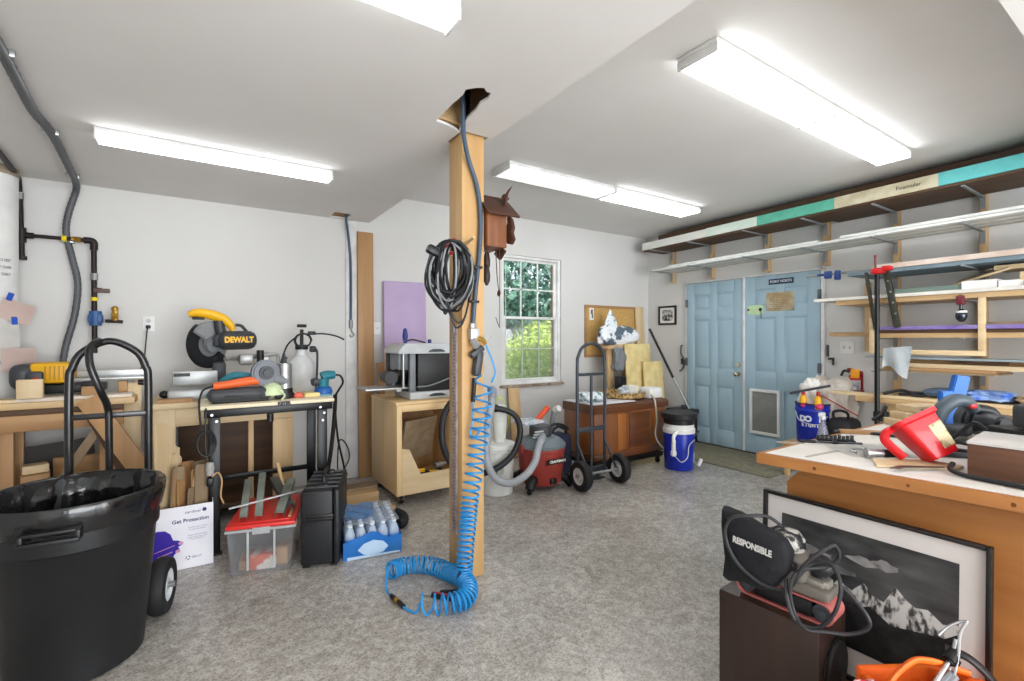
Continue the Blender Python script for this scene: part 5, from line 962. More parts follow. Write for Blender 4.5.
# right wall small things
t = thing('framed_picture', 'small black framed photo on the wall between corner and blue doors', 'picture', (XR-.01, 4.28, 1.51))
b = MB()
for lo, hi in (((4.13, 1.51), (4.155, 1.77)), ((4.40, 1.51), (4.425, 1.77)), ((4.155, 1.51), (4.40, 1.535)), ((4.155, 1.745), (4.40, 1.77))): b.b2((XR-.022, lo[0], lo[1]), (XR-.001, hi[0], hi[1]), .003)
b.done('frame', BLK, t)
MB().b2((XR-.010, 4.155, 1.535), (XR-.002, 4.40, 1.745)).done('mount', PAPER, t)
MB().b2((XR-.0125, 4.19, 1.565), (XR-.0102, 4.365, 1.715)).done('photo', mat('bw_photo', (200, 200, 198), .5, col2=(30, 30, 32), scale=22, lo=.42, hi=.58), t)
t = thing('key_hook', 'dark keys and hook hanging on the wall left of the blue doors', 'hook', (XR-.02, 4.03, .88))
b = MB(); b.tube([(XR-.002, 4.04, 1.23), (XR-.03, 4.04, 1.22), (XR-.03, 4.04, 1.12), (XR-.02, 4.02, 1.08), (XR-.025, 3.99, 1.0), (XR-.02, 4.03, .92), (XR-.02, 4.07, .89)], .009, 7); b.box((XR-.02, 4.03, 1.02), (.012, .04, .08), .005); b.done('keys', DGREY, t)
t = thing('door_hook', 'dark metal catch on the wall right of the blue doors', 'hook', (XR-.02, 2.28, 1.1)); b = MB(); b.box((XR-.01, 2.285, 1.20), (.016, .022, .12), .003); b.box((XR-.02, 2.25, 1.12), (.03, .05, .022), .004); b.box((XR-.02, 2.232, 1.09), (.022, .016, .07), .004); b.done('catch', DGREY, t)
plate('double_switch', 'white double switch plate on the right wall above the fire extinguisher', 'switch', (XR-.001, 2.115, 1.235), .125, .125, 'x', 'switch')
t = thing('fire_extinguisher', 'small fire extinguisher in red wall holder with orange tag', 'extinguisher', (5.28, 2.03, .72))
b = MB(); b.lathe([(0, 0), (.045, 0), (.05, .01), (.05, .21), (.04, .24), (.02, .26), (0, .262)], (5.28, 2.02, .73), 24); b.done('cylinder', RED, t)
b = MB(); b.cyl((5.28, 2.02, .83), (5.28, 2.02, .925), .0515, n=24); b.done('label_band', mat('ext_label', (206, 204, 206), .5, col2=(120, 124, 130), scale=30), t)
b = MB(); b.b2((5.215, 1.955, .722), (5.345, 2.085, .83), .008); b.b2((5.345, 1.975, .722), (5.368, 2.065, 1.0), .003); b.done('wall_holder', mat('holder_red', (150, 22, 28), .4), t)
b = MB(); b.box((5.27, 2.01, 1.015), (.05, .12, .022), .004, rot=(.25, 0, 0)); b.box((5.27, 2.01, .995), (.04, .05, .03), .006); b.done('lever', mat('holder_red', (0, 0, 0)), t)
b = MB(); b.tube([(5.26, 2.05, 1.0), (5.25, 2.095, 1.01), (5.24, 2.115, .95), (5.24, 2.11, .87), (5.24, 2.085, .80)], .012, 8); b.done('hose', BLK, t)
b = MB(); b.box((5.222, 1.99, .99), (.004, .075, .085), .001, rot=(0, .1, 0)); b.done('inspection_tag', mat('tag_orange', (250, 166, 30), .5), t)
# ---------------------------------------------------------------- lumber rack on the right wall
STUDY = [4.161, 3.578, 2.88, 2.28, 1.70, 1.123, .52]
t = thing('lumber_rack', 'wall rack of pine uprights and steel arms above the blue doors', 'rack', (5.32, 2.4, 0))
for k, yy in enumerate(STUDY):
    MB().b2((5.305, yy-.022, 2.07 if k < 4 else .02), (5.368, yy+.022, 2.73), .003).done('upright', PINE['Z'], t)
    zs_ = [2.475, 2.195]+([1.875, 1.62, 1.325, 1.045] if k >= 4 else [])
    for z in zs_:
        b = MB(); xf = 4.86-.045*(k/6)*2; b.b2((xf, yy-.011, z-.006), (5.304, yy+.011, z+.006), .002); b.b2((5.298, yy-.016, z-.10), (5.3045, yy+.016, z+.012)); b.done('arm', mat('arm_grey', (150, 154, 156), .45, .3), t)
MB().b2((5.32, 1.905, 1.20), (5.368, 1.95, 1.86), .003).done('upright', PINE['Z'], t)
def fx_(y): return 4.955-.062*(4.36-y)          # front line of the stored boards (slightly oblique to the wall)
def slab(name, m, y0, y1, z0, z1, label, cat, xf=0, xb=5.29, group=None, r=.003):
    M = Matrix(); x_ = (fx_(y0)+fx_(y1))/2+xf; a = math.atan2(fx_(y1)-fx_(y0), y1-y0)
    w = xb-x_; M = Matrix.Translation((x_+w/2, (y0+y1)/2, (z0+z1)/2)) @ Matrix.Rotation(-a, 4, 'Z')
    return one(MB(M=M).box((0, 0, 0), (w-.02, abs(y1-y0)/math.cos(a)-.002, z1-z0), r), name, m, label, cat, group)
FW = mat('foam_white', (232, 232, 226), .7, col2=(220, 222, 214), scale=3); FWG = mat('foam_mint', (222, 228, 218), .7, col2=(204, 222, 208), scale=5)
TEA = mat('foam_teal', (104, 190, 166), .7, col2=(88, 176, 150), scale=10); TEA2 = mat('foam_turquoise', (104, 196, 196), .7, col2=(84, 178, 180), scale=12, lo=.2, hi=.5)
BEI = mat('board_beige', (214, 208, 182), .8, col2=(190, 178, 146), scale=9)
slab('long_plank', DARKW['Y'], 4.34, 2.2, 2.4825, 2.500, 'dark brown sheet under the white foam boards of the top shelf', 'sheet', .004)
slab('long_plank', DARKW['Y'], 2.19, .46, 2.4825, 2.502, 'dark brown sheet under the beige and turquoise foam of the top shelf', 'sheet', .004)
F_ = 'foam boards along the top shelf'
slab('foam_slab', FW, 4.36, 3.36, 2.503, 2.595, 'plain white foam slab at the corner end of the top shelf', 'foam', group=F_)
slab('foam_slab', FWG, 3.355, 2.735, 2.503, 2.60, 'off-white mint tinted foam slab second from the corner on the top shelf', 'foam', group=F_)
slab('foam_slab', TEA, 2.73, 1.99, 2.504, 2.602, 'green teal foam slab above the right-hand blue door', 'foam', group=F_)
slab('foam_slab', BEI, 1.985, 1.247, 2.504, 2.605, 'mottled beige printed foam slab on the top shelf', 'foam', group=F_)
slab('foam_slab', TEA2, 1.242, .46, 2.505, 2.606, 'turquoise torn foam slab at the near end of the top shelf', 'foam', group=F_)
slab('long_plank', DARKW['Y'], 4.2, .46, 2.609, 2.69, 'dark boards lying on the foam close under the ceiling', 'board', .14)
tx = bpy.data.objects['foam_slab.003']
text('Foamular', .045, frame((fx_(1.45)+.008, 1.45, 2.556), (fx_(1.2)-fx_(1.7), -.5, 0), (0, 0, 1)), DGREY, tx, name='print_lettering')
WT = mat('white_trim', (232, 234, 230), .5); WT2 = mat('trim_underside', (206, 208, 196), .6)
for k in range(6):
    x0 = 4.85+.072*k
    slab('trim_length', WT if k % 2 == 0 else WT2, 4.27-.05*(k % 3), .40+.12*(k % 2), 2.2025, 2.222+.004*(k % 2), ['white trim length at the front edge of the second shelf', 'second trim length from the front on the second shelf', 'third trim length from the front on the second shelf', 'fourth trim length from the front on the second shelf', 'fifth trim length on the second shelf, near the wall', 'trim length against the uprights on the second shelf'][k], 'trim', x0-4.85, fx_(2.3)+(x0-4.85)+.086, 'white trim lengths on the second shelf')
slab('trim_length', WT, 3.95, 2.15, 2.2265, 2.246, 'shorter white strip lying on the front trim of the second shelf, corner half', 'trim', .01, 5.04)
slab('trim_length', WT, 1.95, .35, 2.2275, 2.25, 'white strip lying on the front trim of the second shelf, near half', 'trim', .012, 5.04)
slab('long_plank', mat('slate_board', (122, 140, 150), .6, col2=(104, 122, 132), scale=4), 1.90, .25, 1.884, 1.915, 'long blue grey board on the third rack level', 'board', .06)
slab('long_plank', mat('pink_board', (222, 206, 194), .7, col2=(200, 180, 166), scale=8), 1.70, .25, 1.917, 1.957, 'pale pinkish board lying on the blue grey one', 'board', .05, 5.16)
slab('long_plank', PALE['Y'], .98, .30, 1.835, 1.868, 'short pale plank end under the blue grey board', 'plank', .20, 5.2) 
t = thing('bar_clamp', 'long dark bar clamp with blue jaws sticking out by the door top', 'clamp', (4.95, 2.0, 1.9))
b = MB(); b.b2((4.95, 1.62, 1.918), (4.962, 2.30, 1.942), .002); b.done('bar', GALV, t)
b = MB(); b.box((4.955, 2.11, 1.925), (.05, .06, .07), .012); b.box((4.955, 2.03, 1.915), (.05, .05, .09), .012); b.cyl((4.955, 2.14, 1.93), (4.955, 2.20, 1.93), .012); b.done('jaw', mat('jaw_blue', (40, 70, 130), .4), t)
slab('long_plank', mat('white_shelf', (234, 230, 220), .5), 2.16, .25, 1.668, 1.694, 'long white board on the fourth rack level', 'board', .0)
slab('long_plank', PINE['Y'], 1.98, .25, 1.6275, 1.666, 'tan board under the long white one on the fourth rack level', 'board', .02)
slab('metal_track', mat('track_green', (128, 150, 140), .5, .3), 1.60, .98, 1.696, 1.735, 'grey green metal track lying on the long white board', 'track', .05, 5.0)
slab('white_carton', WHITE, 1.12, .93, 1.696, 1.755, 'flat white carton on the fourth level beside the metal track', 'box', .02, 5.05)
slab('white_carton', WHITE, .92, .82, 1.696, 1.74, 'small flat white carton at the fourth level next to the bigger one', 'box', .02, 5.05)
board('short_plank', PALE['Y'], (5.05, 1.22, 1.77), (5.0, .90, 1.86), .16, .016, 'thin pale plank tilted up behind the flat white carton', 'plank', (1, 0, .3))
one(MB().b2((4.86, .60, 1.696), (5.1, .84, 1.80), .003), 'tan_block', PALE['Y'], 'pale wood block on the fourth level at the right photo edge', 'block')
PUR = mat('purple_marbled', (122, 96, 168), .4, col2=(150, 140, 186), scale=22, stretch=(1, .3, 1))
slab('long_plank', PUR, 1.70, .25, 1.398, 1.428, 'purple marbled strip on the fifth rack level', 'strip', .03, 5.1)
slab('long_plank', DARKW['Y'], 1.72, .25, 1.372, 1.396, 'dark strip right under the purple marbled one', 'strip', .05, 5.15)
slab('long_plank', PINE['Y'], 1.70, .25, 1.3325, 1.370, 'tan board on the fifth rack level under the purple strip', 'board', .06)
slab('long_plank', GREYW['Y'], 1.0, .25, 1.43, 1.448, 'pale grey lath lying on the purple strip', 'lath', .1, 5.0)
b = MB(); b.b2((5.14, 1.55, 1.345), (5.20, 2.18, 1.385), .003); one(b, 'long_plank', PINE['Y'], 'short tan stick reaching out left towards the light switch plate', 'stick')
t = thing('wood_frame', 'pale open wooden frame hung on the rack front', 'frame', (4.80, 1.35, 1.2))  # a plain open frame of pale wood rails
for lo, hi in (((4.785, 1.0, 1.198), (4.815, 1.72, 1.235)), ((4.785, 1.0, 1.2355), (4.815, 1.04, 1.655)), ((4.785, 1.68, 1.2355), (4.815, 1.72, 1.50))): MB().b2(lo, hi, .002).done('rail', PALE['Y'], t)
S6 = [('long_plank', mat('strip_bluegrey', (150, 164, 170), .5), 1.76, .30, 1.160, 1.176, 'blue grey strip on the sixth rack level', 'strip', .02, 4.95), ('long_plank', DARKW['Y'], 1.12, .90, 1.135, 1.158, 'short dark bar on the sixth rack level', 'bar', .05, 4.95),
 ('long_plank', TAN['Y'], 1.50, .30, 1.128, 1.150, 'brown lath lying just under the blue grey strip', 'lath', .14, 5.1), ('long_plank', PALE['Y'], 1.65, .30, 1.092, 1.126, 'pale board upper in the lowest pile of the rack', 'board', .06, 5.15), ('long_plank', TAN['Y'], 1.62, .95, 1.068, 1.090, 'tan board lower in the lowest pile of the rack', 'board', .03, 5.2), ('long_plank', GREYW['Y'], 1.66, .94, 1.0525, 1.066, 'grey thin board lowest in the lowest pile of the rack', 'board', .02, 5.2)]
for a in S6: slab(a[0], a[1], a[2], a[3], a[4], a[5], a[6], a[7], a[8], a[9])
t = thing('white_rag', 'white rag draped over the lower rack boards', 'cloth', (4.80, 1.5, 1.05))
b = MB(); b.sheet(lambda u, v: (4.755+.014*math.sin(u*7+v*2)*(1-v*.6), 1.598-.165*u-.03*v*(u-.5)+.02*(1-v), 1.085-.055*u*(1-v)+.03*math.sin(u*5)*(1-v)+.16*v+.02*u*v), 16, 16, .003); b.done('cloth', mat('white_cloth', (228, 234, 236), .8, col2=(212, 222, 228), scale=7), t)
t = thing('spring_clamp', 'small dark red and silver clamp hanging from the pale frame', 'clamp', (4.79, 1.12, 1.48))
b = MB(); b.box((4.79, 1.135, 1.615), (.04, .05, .07), .01); b.cyl((4.79, 1.135, 1.655), (4.79, 1.135, 1.59), .012); b.done('head', mat('clamp_maroon', (110, 40, 48), .4), t)
b = MB(); b.cyl((4.79, 1.135, 1.58), (4.79, 1.135, 1.54), .01); b.ball((4.785, 1.13, 1.50), (.035, .035, .05)); b.done('handle', mat('handle_chrome', (70, 74, 84), .2, .8), t)
b = MB(); b.cyl((4.785, 1.13, 1.52), (4.785, 1.13, 1.535), .033, n=18); b.done('ring', WHITE, t)
t = thing('pipe_clamp', 'tall black pipe clamp with red head standing before the rack', 'clamp', (4.70, 1.633, 0))
b = MB(); b.cyl((4.70, 1.633, .012), (4.70, 1.633, 1.86), .018, n=14); b.done('pipe', BLKM, t)
b = MB(); b.box((4.70, 1.633, .014), (.09, .09, .026), .004); b.box((4.69, 1.60, .70), (.06, .10, .05), .01); b.done('tail_stop', BLK, t)
b = MB(); b.box((4.70, 1.625, 1.885), (.06, .09, .05), .012); b.box((4.69, 1.56, 1.90), (.05, .07, .04), .01); b.done('head', RED, t)
b = MB(); b.cyl((4.70, 1.645, 1.91), (4.70, 1.645, 2.0), .008, n=10); b.cyl((4.70, 1.645, 1.995), (4.70, 1.645, 2.02), .011, n=10); b.done('screw', mat('screw_maroon', (120, 40, 44), .4), t)
t = thing('metal_frame', 'olive black metal frame hanging slanted behind the black pipe clamp', 'frame', (4.75, 1.62, 1.39))  # a slanted metal frame that hangs, it carries nothing
FMm = mat('olive_black', (66, 68, 58), .45, .4)
def bar3(p0, p1, w, th, nm='rail'): 
    p0 = Vector(p0); p1 = Vector(p1); M = frame((p0+p1)/2, p1-p0, (0, 1, .001)); MB(M=M).box((0, 0, 0), ((p1-p0).length, w, th), .003).done(nm, FMm, t)
bar3((4.765, 1.735, 1.89), (4.765, 1.665, 1.40), .022, .03); bar3((4.765, 1.595, 1.91), (4.765, 1.515, 1.415), .045, .03); bar3((4.765, 1.69, 1.395), (4.765, 1.50, 1.412), .02, .03); bar3((4.765, 1.75, 1.90), (4.765, 1.57, 1.92), .02, .03)
b = MB()
for k in range(4): b.cyl((4.749, 1.574-.017*k, 1.80-.09*k), (4.744, 1.574-.017*k, 1.80-.09*k), .007, n=10)
tag(b.done('rivets', STEEL, t), 'bright rivets', kind='stuff')
# counter under the rack with planks and oddments
t = thing('wall_counter', 'low pine counter along the right wall behind the island bench', 'counter', (5.05, .9, 0))
MB().b2((4.72, -.3, .79), (5.29, 1.80, .83), .003).done('top', PINE['Y'], t)
for yy in (-.2, .8, 1.6):
    for xx in (4.95, 5.2): MB().b2((xx-.035, yy-.035, .001), (xx+.035, yy+.035, .789), .003).done('leg', PINE['Z'], t)
for k, (y0, y1, x0, z0, m, lb) in enumerate([(2.0, .2, 4.74, .831, PALE, 'pale plank at the front edge of the wall counter'), (1.7, .3, 4.88, .831, TAN, 'tan plank lying mid depth on the wall counter'), (1.6, .2, 5.02, .831, PALE, 'wide pale plank at the back of the wall counter'), (1.55, .6, 4.9, .859, GREYW, 'greyish plank stacked on the wall counter planks')]):
    one(MB().b2((x0, y1, z0), (x0+.12+.02*(k == 2), y0, z0+.026), .003), 'long_plank', m['Y'], lb, 'plank', 'planks on the wall counter')
def blob(name, label, pts, r, m, cat='tool'): return one(MB().tube(pts, r, 8), name, m, label, cat)
blob('air_tool', 'dark blue grey power tool lying on the wall counter by the pole', [(4.80, 1.36, .90), (4.82, 1.25, .905), (4.85, 1.12, .90)], lambda u: .04*math.sin(.4+2.3*u), DBLU)
blob('loose_cable', 'grey cable looped on the wall counter left of the power tool', [(4.78, 1.62, .865), (4.82, 1.5, .90), (4.80, 1.40, .865), (4.84, 1.34, .89), (4.8, 1.52, .868)], .012, CORD, 'cable')
crumple('blue_packet', 'crumpled blue plastic packet on the counter behind the blue block', (4.85, .98, .905), (.20, .22, .07), mat('packet_blue', (60, 100, 190), .4, col2=(160, 190, 230), scale=14), 21)
crumple('tan_rag', 'heap of tan scraps on the wall counter by the rack upright', (4.86, .68, .89), (.22, .30, .06), mat('scrap_tan', (206, 184, 146), .8, col2=(150, 120, 84), scale=26), 23, cat='scraps')
one(MB(M=Matrix.Translation((5.0, .35, .858)) @ Euler((.5, .2, .3)).to_matrix().to_4x4()).cyl((0, 0, 0), (0, -.12, .20), .035, n=16), 'navy_stick', mat('handle_navy', (50, 80, 130), .4), 'navy blue handle sticking up at the right photo edge over the counter', 'handle')
# blue DO IT bucket group
t = thing('step_stool', 'low pine stool under the blue bucket behind the island bench', 'stool', (4.98, 2.23, 0))
MB().b2((4.72, 1.86, .29), (5.20, 2.42, .328), .004).done('seat', PINE['Y'], t)
for xx in (4.75, 5.17):
    for yy in (1.90, 2.38): MB().b2((xx-.02, yy-.02, .001), (xx+.02, yy+.02, .289), .003).done('leg', PINE['Z'], t)
t = thing('utility_bucket', 'blue bucket with white capitals stuffed with tools beside the fire extinguisher', 'bucket', (4.98, 2.234, .329))
C = (4.94, 2.234, .329)
b = MB(); b.lathe([(0, 0), (.13, 0), (.135, .01), (.145, .30), (.152, .305), (.152, .325), (.148, .33), (.15, .365), (.145, .366), (.138, .33), (.125, .03), (0, .025)], C, 40); b.done('bucket', BLUE, t)
b = MB(); b.lathe([(.149, .3665), (.154, .37), (.152, .38), (.14, .38), (.139, .367)], C, 40); b.done('rim', BLK, t)
b = MB(); b.tube([(C[0]-.12, C[1]+.10, .62), (C[0]-.16, C[1]+.05, .55), (C[0]-.155, C[1]-.06, .52), (C[0]-.06, C[1]-.15, .54), (C[0]+.04, C[1]-.155, .62)], .005, 6); b.done('wire_bail', mat('bail_silver', (0, 0, 0)), t)
fd = Vector((-.91, -.41, 0)); rd = Vector((.41, -.91, 0)); 
def BT(a, z, r=.1445): 
    f = fd*math.cos(a)+rd*math.sin(a); return frame(Vector(C)+f*r+Vector((0, 0, z)), rd*math.cos(a)-fd*math.sin(a), (f.x*.04, f.y*.04, 1))
for k, ch in enumerate('DO IT'):
    if ch != ' ': text(ch, .075, BT(-.62+.34*k, .235), mat('print_white', (232, 234, 240), .5), t, bold=.004)
for k, ch in enumerate('RIGHT'): text(ch, .038, BT(-.62+.22*k, .175, .1425), mat('print_white', (0, 0, 0)), t, bold=.002)
crumple('plastic_bag', 'crumpled clear plastic bag bulging behind the blue bucket rim', (5.10, 2.13, .72), (.30, .30, .40), mat('bag_film', (226, 218, 208), .3, trans=.25, col2=(204, 192, 178), scale=6), 31)
crumple('paper_bag', 'white paper sticking up in the blue bucket below the black bar', (4.97, 2.27, .765), (.17, .15, .30), PAPER, 33)
for dy, lb in ((.055, 'yellow and red glue bottle on the left in the blue bucket'), (-.075, 'yellow and red glue bottle on the right in the blue bucket')):
    t = thing('glue_bottle', lb, 'bottle', (4.85, 2.22+dy, .62), 0, 'glue bottles in the blue bucket')
    b = MB(); b.lathe([(0, 0), (.026, 0), (.03, .02), (.03, .10), (.018, .125), (0, .126)], (4.83, 2.215+dy, .66), 16); b.done('bottle', YEL, t)
    b = MB(); b.cyl((4.83, 2.215+dy, .787), (4.83, 2.215+dy, .825), .017, .014); b.done('cap', RED, t)
    b = MB(); b.ball((4.82, 2.20+dy, .69), (.036, .036, .03), 14); b.done('pink_foot', mat('pink_plastic', (216, 60, 110), .4), t)
b = MB(M=frame((4.80, 2.20, .845), (.30, -.95, .28), (.9, .3, .1))); b.box((0, 0, 0), (.34, .022, .022), .004); one(b, 'metal_bar', DGREY, 'dark flat bar lying slanted across the top of the blue bucket', 'bar')
one(MB().cyl((4.80, 2.10, .80), (5.0, 1.88, .62), .006, n=8), 'red_rod', mat('rod_red', (170, 60, 60), .5), 'thin red rod slanting down right of the blue bucket', 'rod')
t = thing('black_bag', 'black soft tool bag on the stool right of the blue bucket', 'bag', (4.95, 1.95, .329)); b = MB(); b.box((4.95, 1.975, .465), (.30, .21, .27), .07, seg=3); b.done('body', mat('bag_black', (28, 28, 30), .75), t)
b = MB(); b.tube([(4.86, 2.02, .59), (4.85, 2.02, .65), (4.86, 1.97, .67), (4.88, 1.92, .65), (4.90, 1.92, .59)], .012, 8); b.done('handle', BLK, t)
t = thing('spray_bottle', 'clear spray bottle with yellow label before the blue bucket', 'bottle', (4.70, 2.05, .329))
b = MB(); b.lathe([(0, 0), (.042, 0), (.046, .01), (.046, .12), (.03, .20), (.016, .24), (.016, .26), (0, .26)], (4.735, 2.06, .329), 24); b.done('bottle', mat('bottle_haze', (206, 206, 220), .15, trans=.6, alpha=.8), t)
b = MB(); b.cyl((4.735, 2.06, .35), (4.735, 2.06, .43), .0468, n=24); b.done('label_band', mat('label_yellow', (236, 214, 50), .5), t)
b = MB(); b.cyl((4.735, 2.06, .59), (4.735, 2.06, .62), .02); b.box((4.72, 2.06, .635), (.09, .03, .035), .008); b.done('trigger_head', WHITE, t)
b = MB(); b.box((4.745, 1.96, .36), (.05, .12, .06), .012); one(b, 'red_tool', mat('tool_dark_red', (140, 30, 44), .4), 'dark red tool lying on the stool beside the spray bottle', 'tool')
# ---------------------------------------------------------------- island bench at the right and its foreground
BA = .137
t = thing('island_bench', 'big island bench with white top and orange fir edge at the right', 'workbench', (1.751, .991, 0))
WTOP = mat('bench_laminate', (232, 228, 222), .45, col2=(218, 212, 204), scale=5)
def ex(y, o=0): return 1.751+.137*(.991-y)+o       # the long edge runs slightly askew
def strip(y0, y1, o0, o1, z0, z1, r=.002): return MB().prism([(ex(y0, o0), y0), (ex(y1, o0), y1), (ex(y1, o1), y1), (ex(y0, o1), y0)], z1-z0, Matrix.Translation((0, 0, z0)), r)
MB().prism([(ex(.970, .022), .970), (3.12, .970), (3.12, -.55), (ex(-.55, .022), -.55)], .0335, Matrix.Translation((0, 0, .866))).done('top', WTOP, t)
strip(.991, -.55, 0, .0215, .860, .8985).done('edge_strip', ORANGE['Y'], t)
MB().b2((1.774, .9705, .860), (3.12, .991, .8985), .002).done('edge_strip', ORANGE['X'], t)
b = MB()
for k in (.80, .55, .33, .29): b.cyl((ex(k)-.0006, k, .878), (ex(k)+.0006, k, .878), .005+.004*math.sin(k*40)**2, n=10)
tag(b.done('knots', mat('knot_brown', (110, 60, 24), .5), t), 'dark brown knots in the fir edge', kind='stuff')
b = MB(); b.prism([(.985, .16), (.985, .757), (.925, .825), (-.55, .825), (-.55, .16)], .02, frame((1.965, 0, 0), (0, 1, 0), (0, 0, 1)), .001); b.done('side_panel', ORANGE['Y'], t)
MB().b2((1.986, -.55, .16), (2.80, .92, .82), .002).done('carcass', TAN['Y'], t)
MB().b2((1.95, -.55, .826), (2.85, .90, .859), .002).done('under_rail', ORANGE['Y'], t)
MB().b2((1.87, -.55, .001), (2.80, .95, .159), .004).done('base_plinth', ORANGE['Y'], t)
def on(x, y, z=.9): return Matrix.Translation((x, y, z))
# cordless tools and paper at the far end
t = thing('socket_rail', 'black socket rail with sockets lying near the far end of the white bench', 'tool', (2.22, .9, .9))
M = frame((2.215, .915, .9005), (.62, -.78, 0), (.78, .62, 0)) @ Matrix.Scale(.62, 4)
b = MB(M=M); b.box((0, 0, .006), (.22, .05, .012), .003); b.done('rail', BLKM, t)
for k in range(9): b = MB(M=M); b.cyl((-.098+.024*k, -.002, .0125), (-.098+.024*k, -.002, .036+.004*(k % 3)), .0105, n=14); b.done('socket', mat('socket_chrome', (104, 106, 112), .25, .8), t)
M = frame((2.14, .895, .9005), (.62, -.78, 0), (.78, .62, 0)) @ Matrix.Scale(.6, 4); t = thing('ratchet_bar', 'long dark breaker bar lying before the socket rail', 'tool', M.translation)
b = MB(M=M); b.cyl((-.15, 0, .009), (.08, 0, .009), .007, n=12); b.cyl((.08, 0, .011), (.17, 0, .011), .011, n=14); b.done('bar', DGREY, t); b = MB(M=M); b.cyl((-.19, 0, .010), (-.10, 0, .010), .010, n=12); b.cyl((.0, 0, .012), (.03, 0, .012), .012, n=12); b.done('grip', BLK, t)
b = MB(M=frame((2.125, .765, .9006), (.8, -.6, 0), (.6, .8, 0))); b.sheet(lambda u, v: ((u-.5)*.23, (v-.5)*.19, .002+.006*u*v), 5, 5, .0006); one(b, 'paper_sheet', PAPER, 'white paper sheet lying on the bench before the red pitcher', 'paper')
b = MB(M=frame((2.50, .905, .9006), (.62, -.78, 0), (.78, .62, 0)) @ Matrix.Scale(.72, 4)); b.prism([(-.16, -.02), (-.13, -.035), (.0, -.03), (.15, -.035), (.16, .0), (.14, .03), (-.02, .035), (-.15, .015)], .02, None, .003); one(b, 'wood_offcut', TAN['X'], 'flat tan offcut with curved end on the white bench behind the paper', 'offcut')
b = MB(); b.tube([(2.40, 1.0, .908), (2.46, .95, .907), (2.5, .86, .907), (2.50, .76, .908), (2.44, .70, .907)], .007, 7); one(b, 'power_cord', CORD, 'black cord lying between the tan offcut and the red pitcher', 'cord')
for k, (x, y, L, w, a) in enumerate(((1.93, .84, .20, .05, .1), (2.02, 1.0, .10, .03, .9))):
    b = MB(M=frame((x, y, .9003), (math.cos(a), -math.sin(a), 0), (math.sin(a), math.cos(a), 0))); b.box((0, 0, .001), (L, .012, .002)); one(b, 'pencil_strip', mat('strip_grey', (176, 172, 166), .5), ['thin grey strip lying on the white bench near its front edge', 'thin grey strip at the far corner of the white bench'][k], 'strip')
# red pitcher
cR = Vector((.8358, -.549, 0)); cU = Vector((0, 0, 1)); cF = Vector((.549, .8358, 0))
ax = (-cR*.44+cU*1.0+cF*.62).normalized(); base = Vector((2.075, .555, .956))
M = frame(base, ax.cross(cF).normalized(), cF); zz = ax
xh = (-(cR*.72+cU*.60)).normalized(); xh = (xh-ax*xh.dot(ax)).normalized(); yh = ax.cross(xh)
MP = Matrix((xh, yh, ax)).transposed().to_4x4(); MP.translation = base+cR*.022-cU*.028; MP = MP @ Matrix.Scale(.78, 4)
def rrect(a, b_, r, n=5):
    out = []
    for cx_, cy_, a0 in ((a-r, b_-r, 0), (-a+r, b_-r, 90), (-a+r, -b_+r, 180), (a-r, -b_+r, 270)):
        for k in range(n+1): q = math.radians(a0+90*k/n); out.append((cx_+r*math.cos(q), cy_+r*math.sin(q)))
    return out
def loft(b, secs):
    rings = [[b.bm.verts.new(b.M @ Vector((x, y, z))) for x, y in rrect(a, c, r)] for a, c, r, z in secs]
    for p, q in zip(rings, rings[1:]):
        n = len(p)
        for k in range(n): b.bm.faces.new((p[k], p[(k+1) % n], q[(k+1) % n], q[k]))
    b.bm.faces.new(rings[0][::-1]); b.bm.faces.new(rings[-1])
t = thing('red_pitcher', 'red square plastic pitcher tipped over on the white bench', 'pitcher', (2.05, .58, .9))
RP = mat('pitcher_red', (224, 22, 34), .3, col2=(206, 14, 26), coat=.2)
b = MB(M=MP); loft(b, [(.052, .05, .016, 0), (.056, .054, .018, .01), (.078, .072, .024, .165), (.088, .082, .026, .172), (.09, .084, .026, .19), (.080, .074, .022, .19), (.072, .066, .02, .15), (.050, .047, .014, .014)]); b.done('jug', RP, t)
b = MB(M=MP); b.tube([(.085, 0, .178), (.115, 0, .176), (.140, 0, .150), (.135, 0, .10), (.125, 0, .055)], .013, 10, flat=1.5); b.done('handle', RP, t)
sg = -1 if yh.dot(cF) > 0 else 1
b = MB(M=MP); b.prism([(-.055, .03), (-.008, .025), (-.012, .13), (-.066, .135)], .0012, frame((0, sg*.0535, 0), (1, 0, 0), (0, sg*.117, 1)) if sg < 0 else frame((0, .0535, 0), (1, 0, 0), (0, .117, 1))); b.done('worn_label', mat('label_worn', (212, 196, 156), .6, col2=(150, 130, 96), scale=30, lo=.4, hi=.5), t)
# scraps beside the pitcher
b = MB(M=frame((2.02, .60, .9004), (.75, -.66, 0), (.66, .75, 0))); b.prism([(-.14, -.05), (.10, -.055), (.14, -.02), (.08, .04), (-.10, .05)], .008, None, .001); one(b, 'wood_offcut', PALE['X'], 'thin pale plywood scrap lying under the tipped red pitcher', 'offcut')
b = MB(M=frame((1.93, .585, .909), (.80, -.6, 0), (.6, .80, 0))); b.prism([(-.02, -.012), (.11, -.006), (.11, .004), (-.02, .012), (-.075, -.02), (-.05, -.03)], .003, Matrix.Translation((0, 0, .0)), .0008); one(b, 'bent_bracket', mat('bracket_steel', (96, 92, 86), .4, .6), 'thin dark metal bracket lying at the edge of the pale scrap', 'bracket')
t = thing('hose_fitting', 'chrome fitting with black end lying before the pitcher handle', 'fitting', (2.03, .70, .9)); b = MB(M=frame((2.035, .69, .919), (.75, -.66, 0), (.66, .75, 0))); b.cyl((-.05, 0, 0), (.0, 0, 0), .017, .013, n=18); b.cyl((-.055, 0, 0), (-.05, 0, 0), .018, n=18); b.done('socket', STEEL, t)
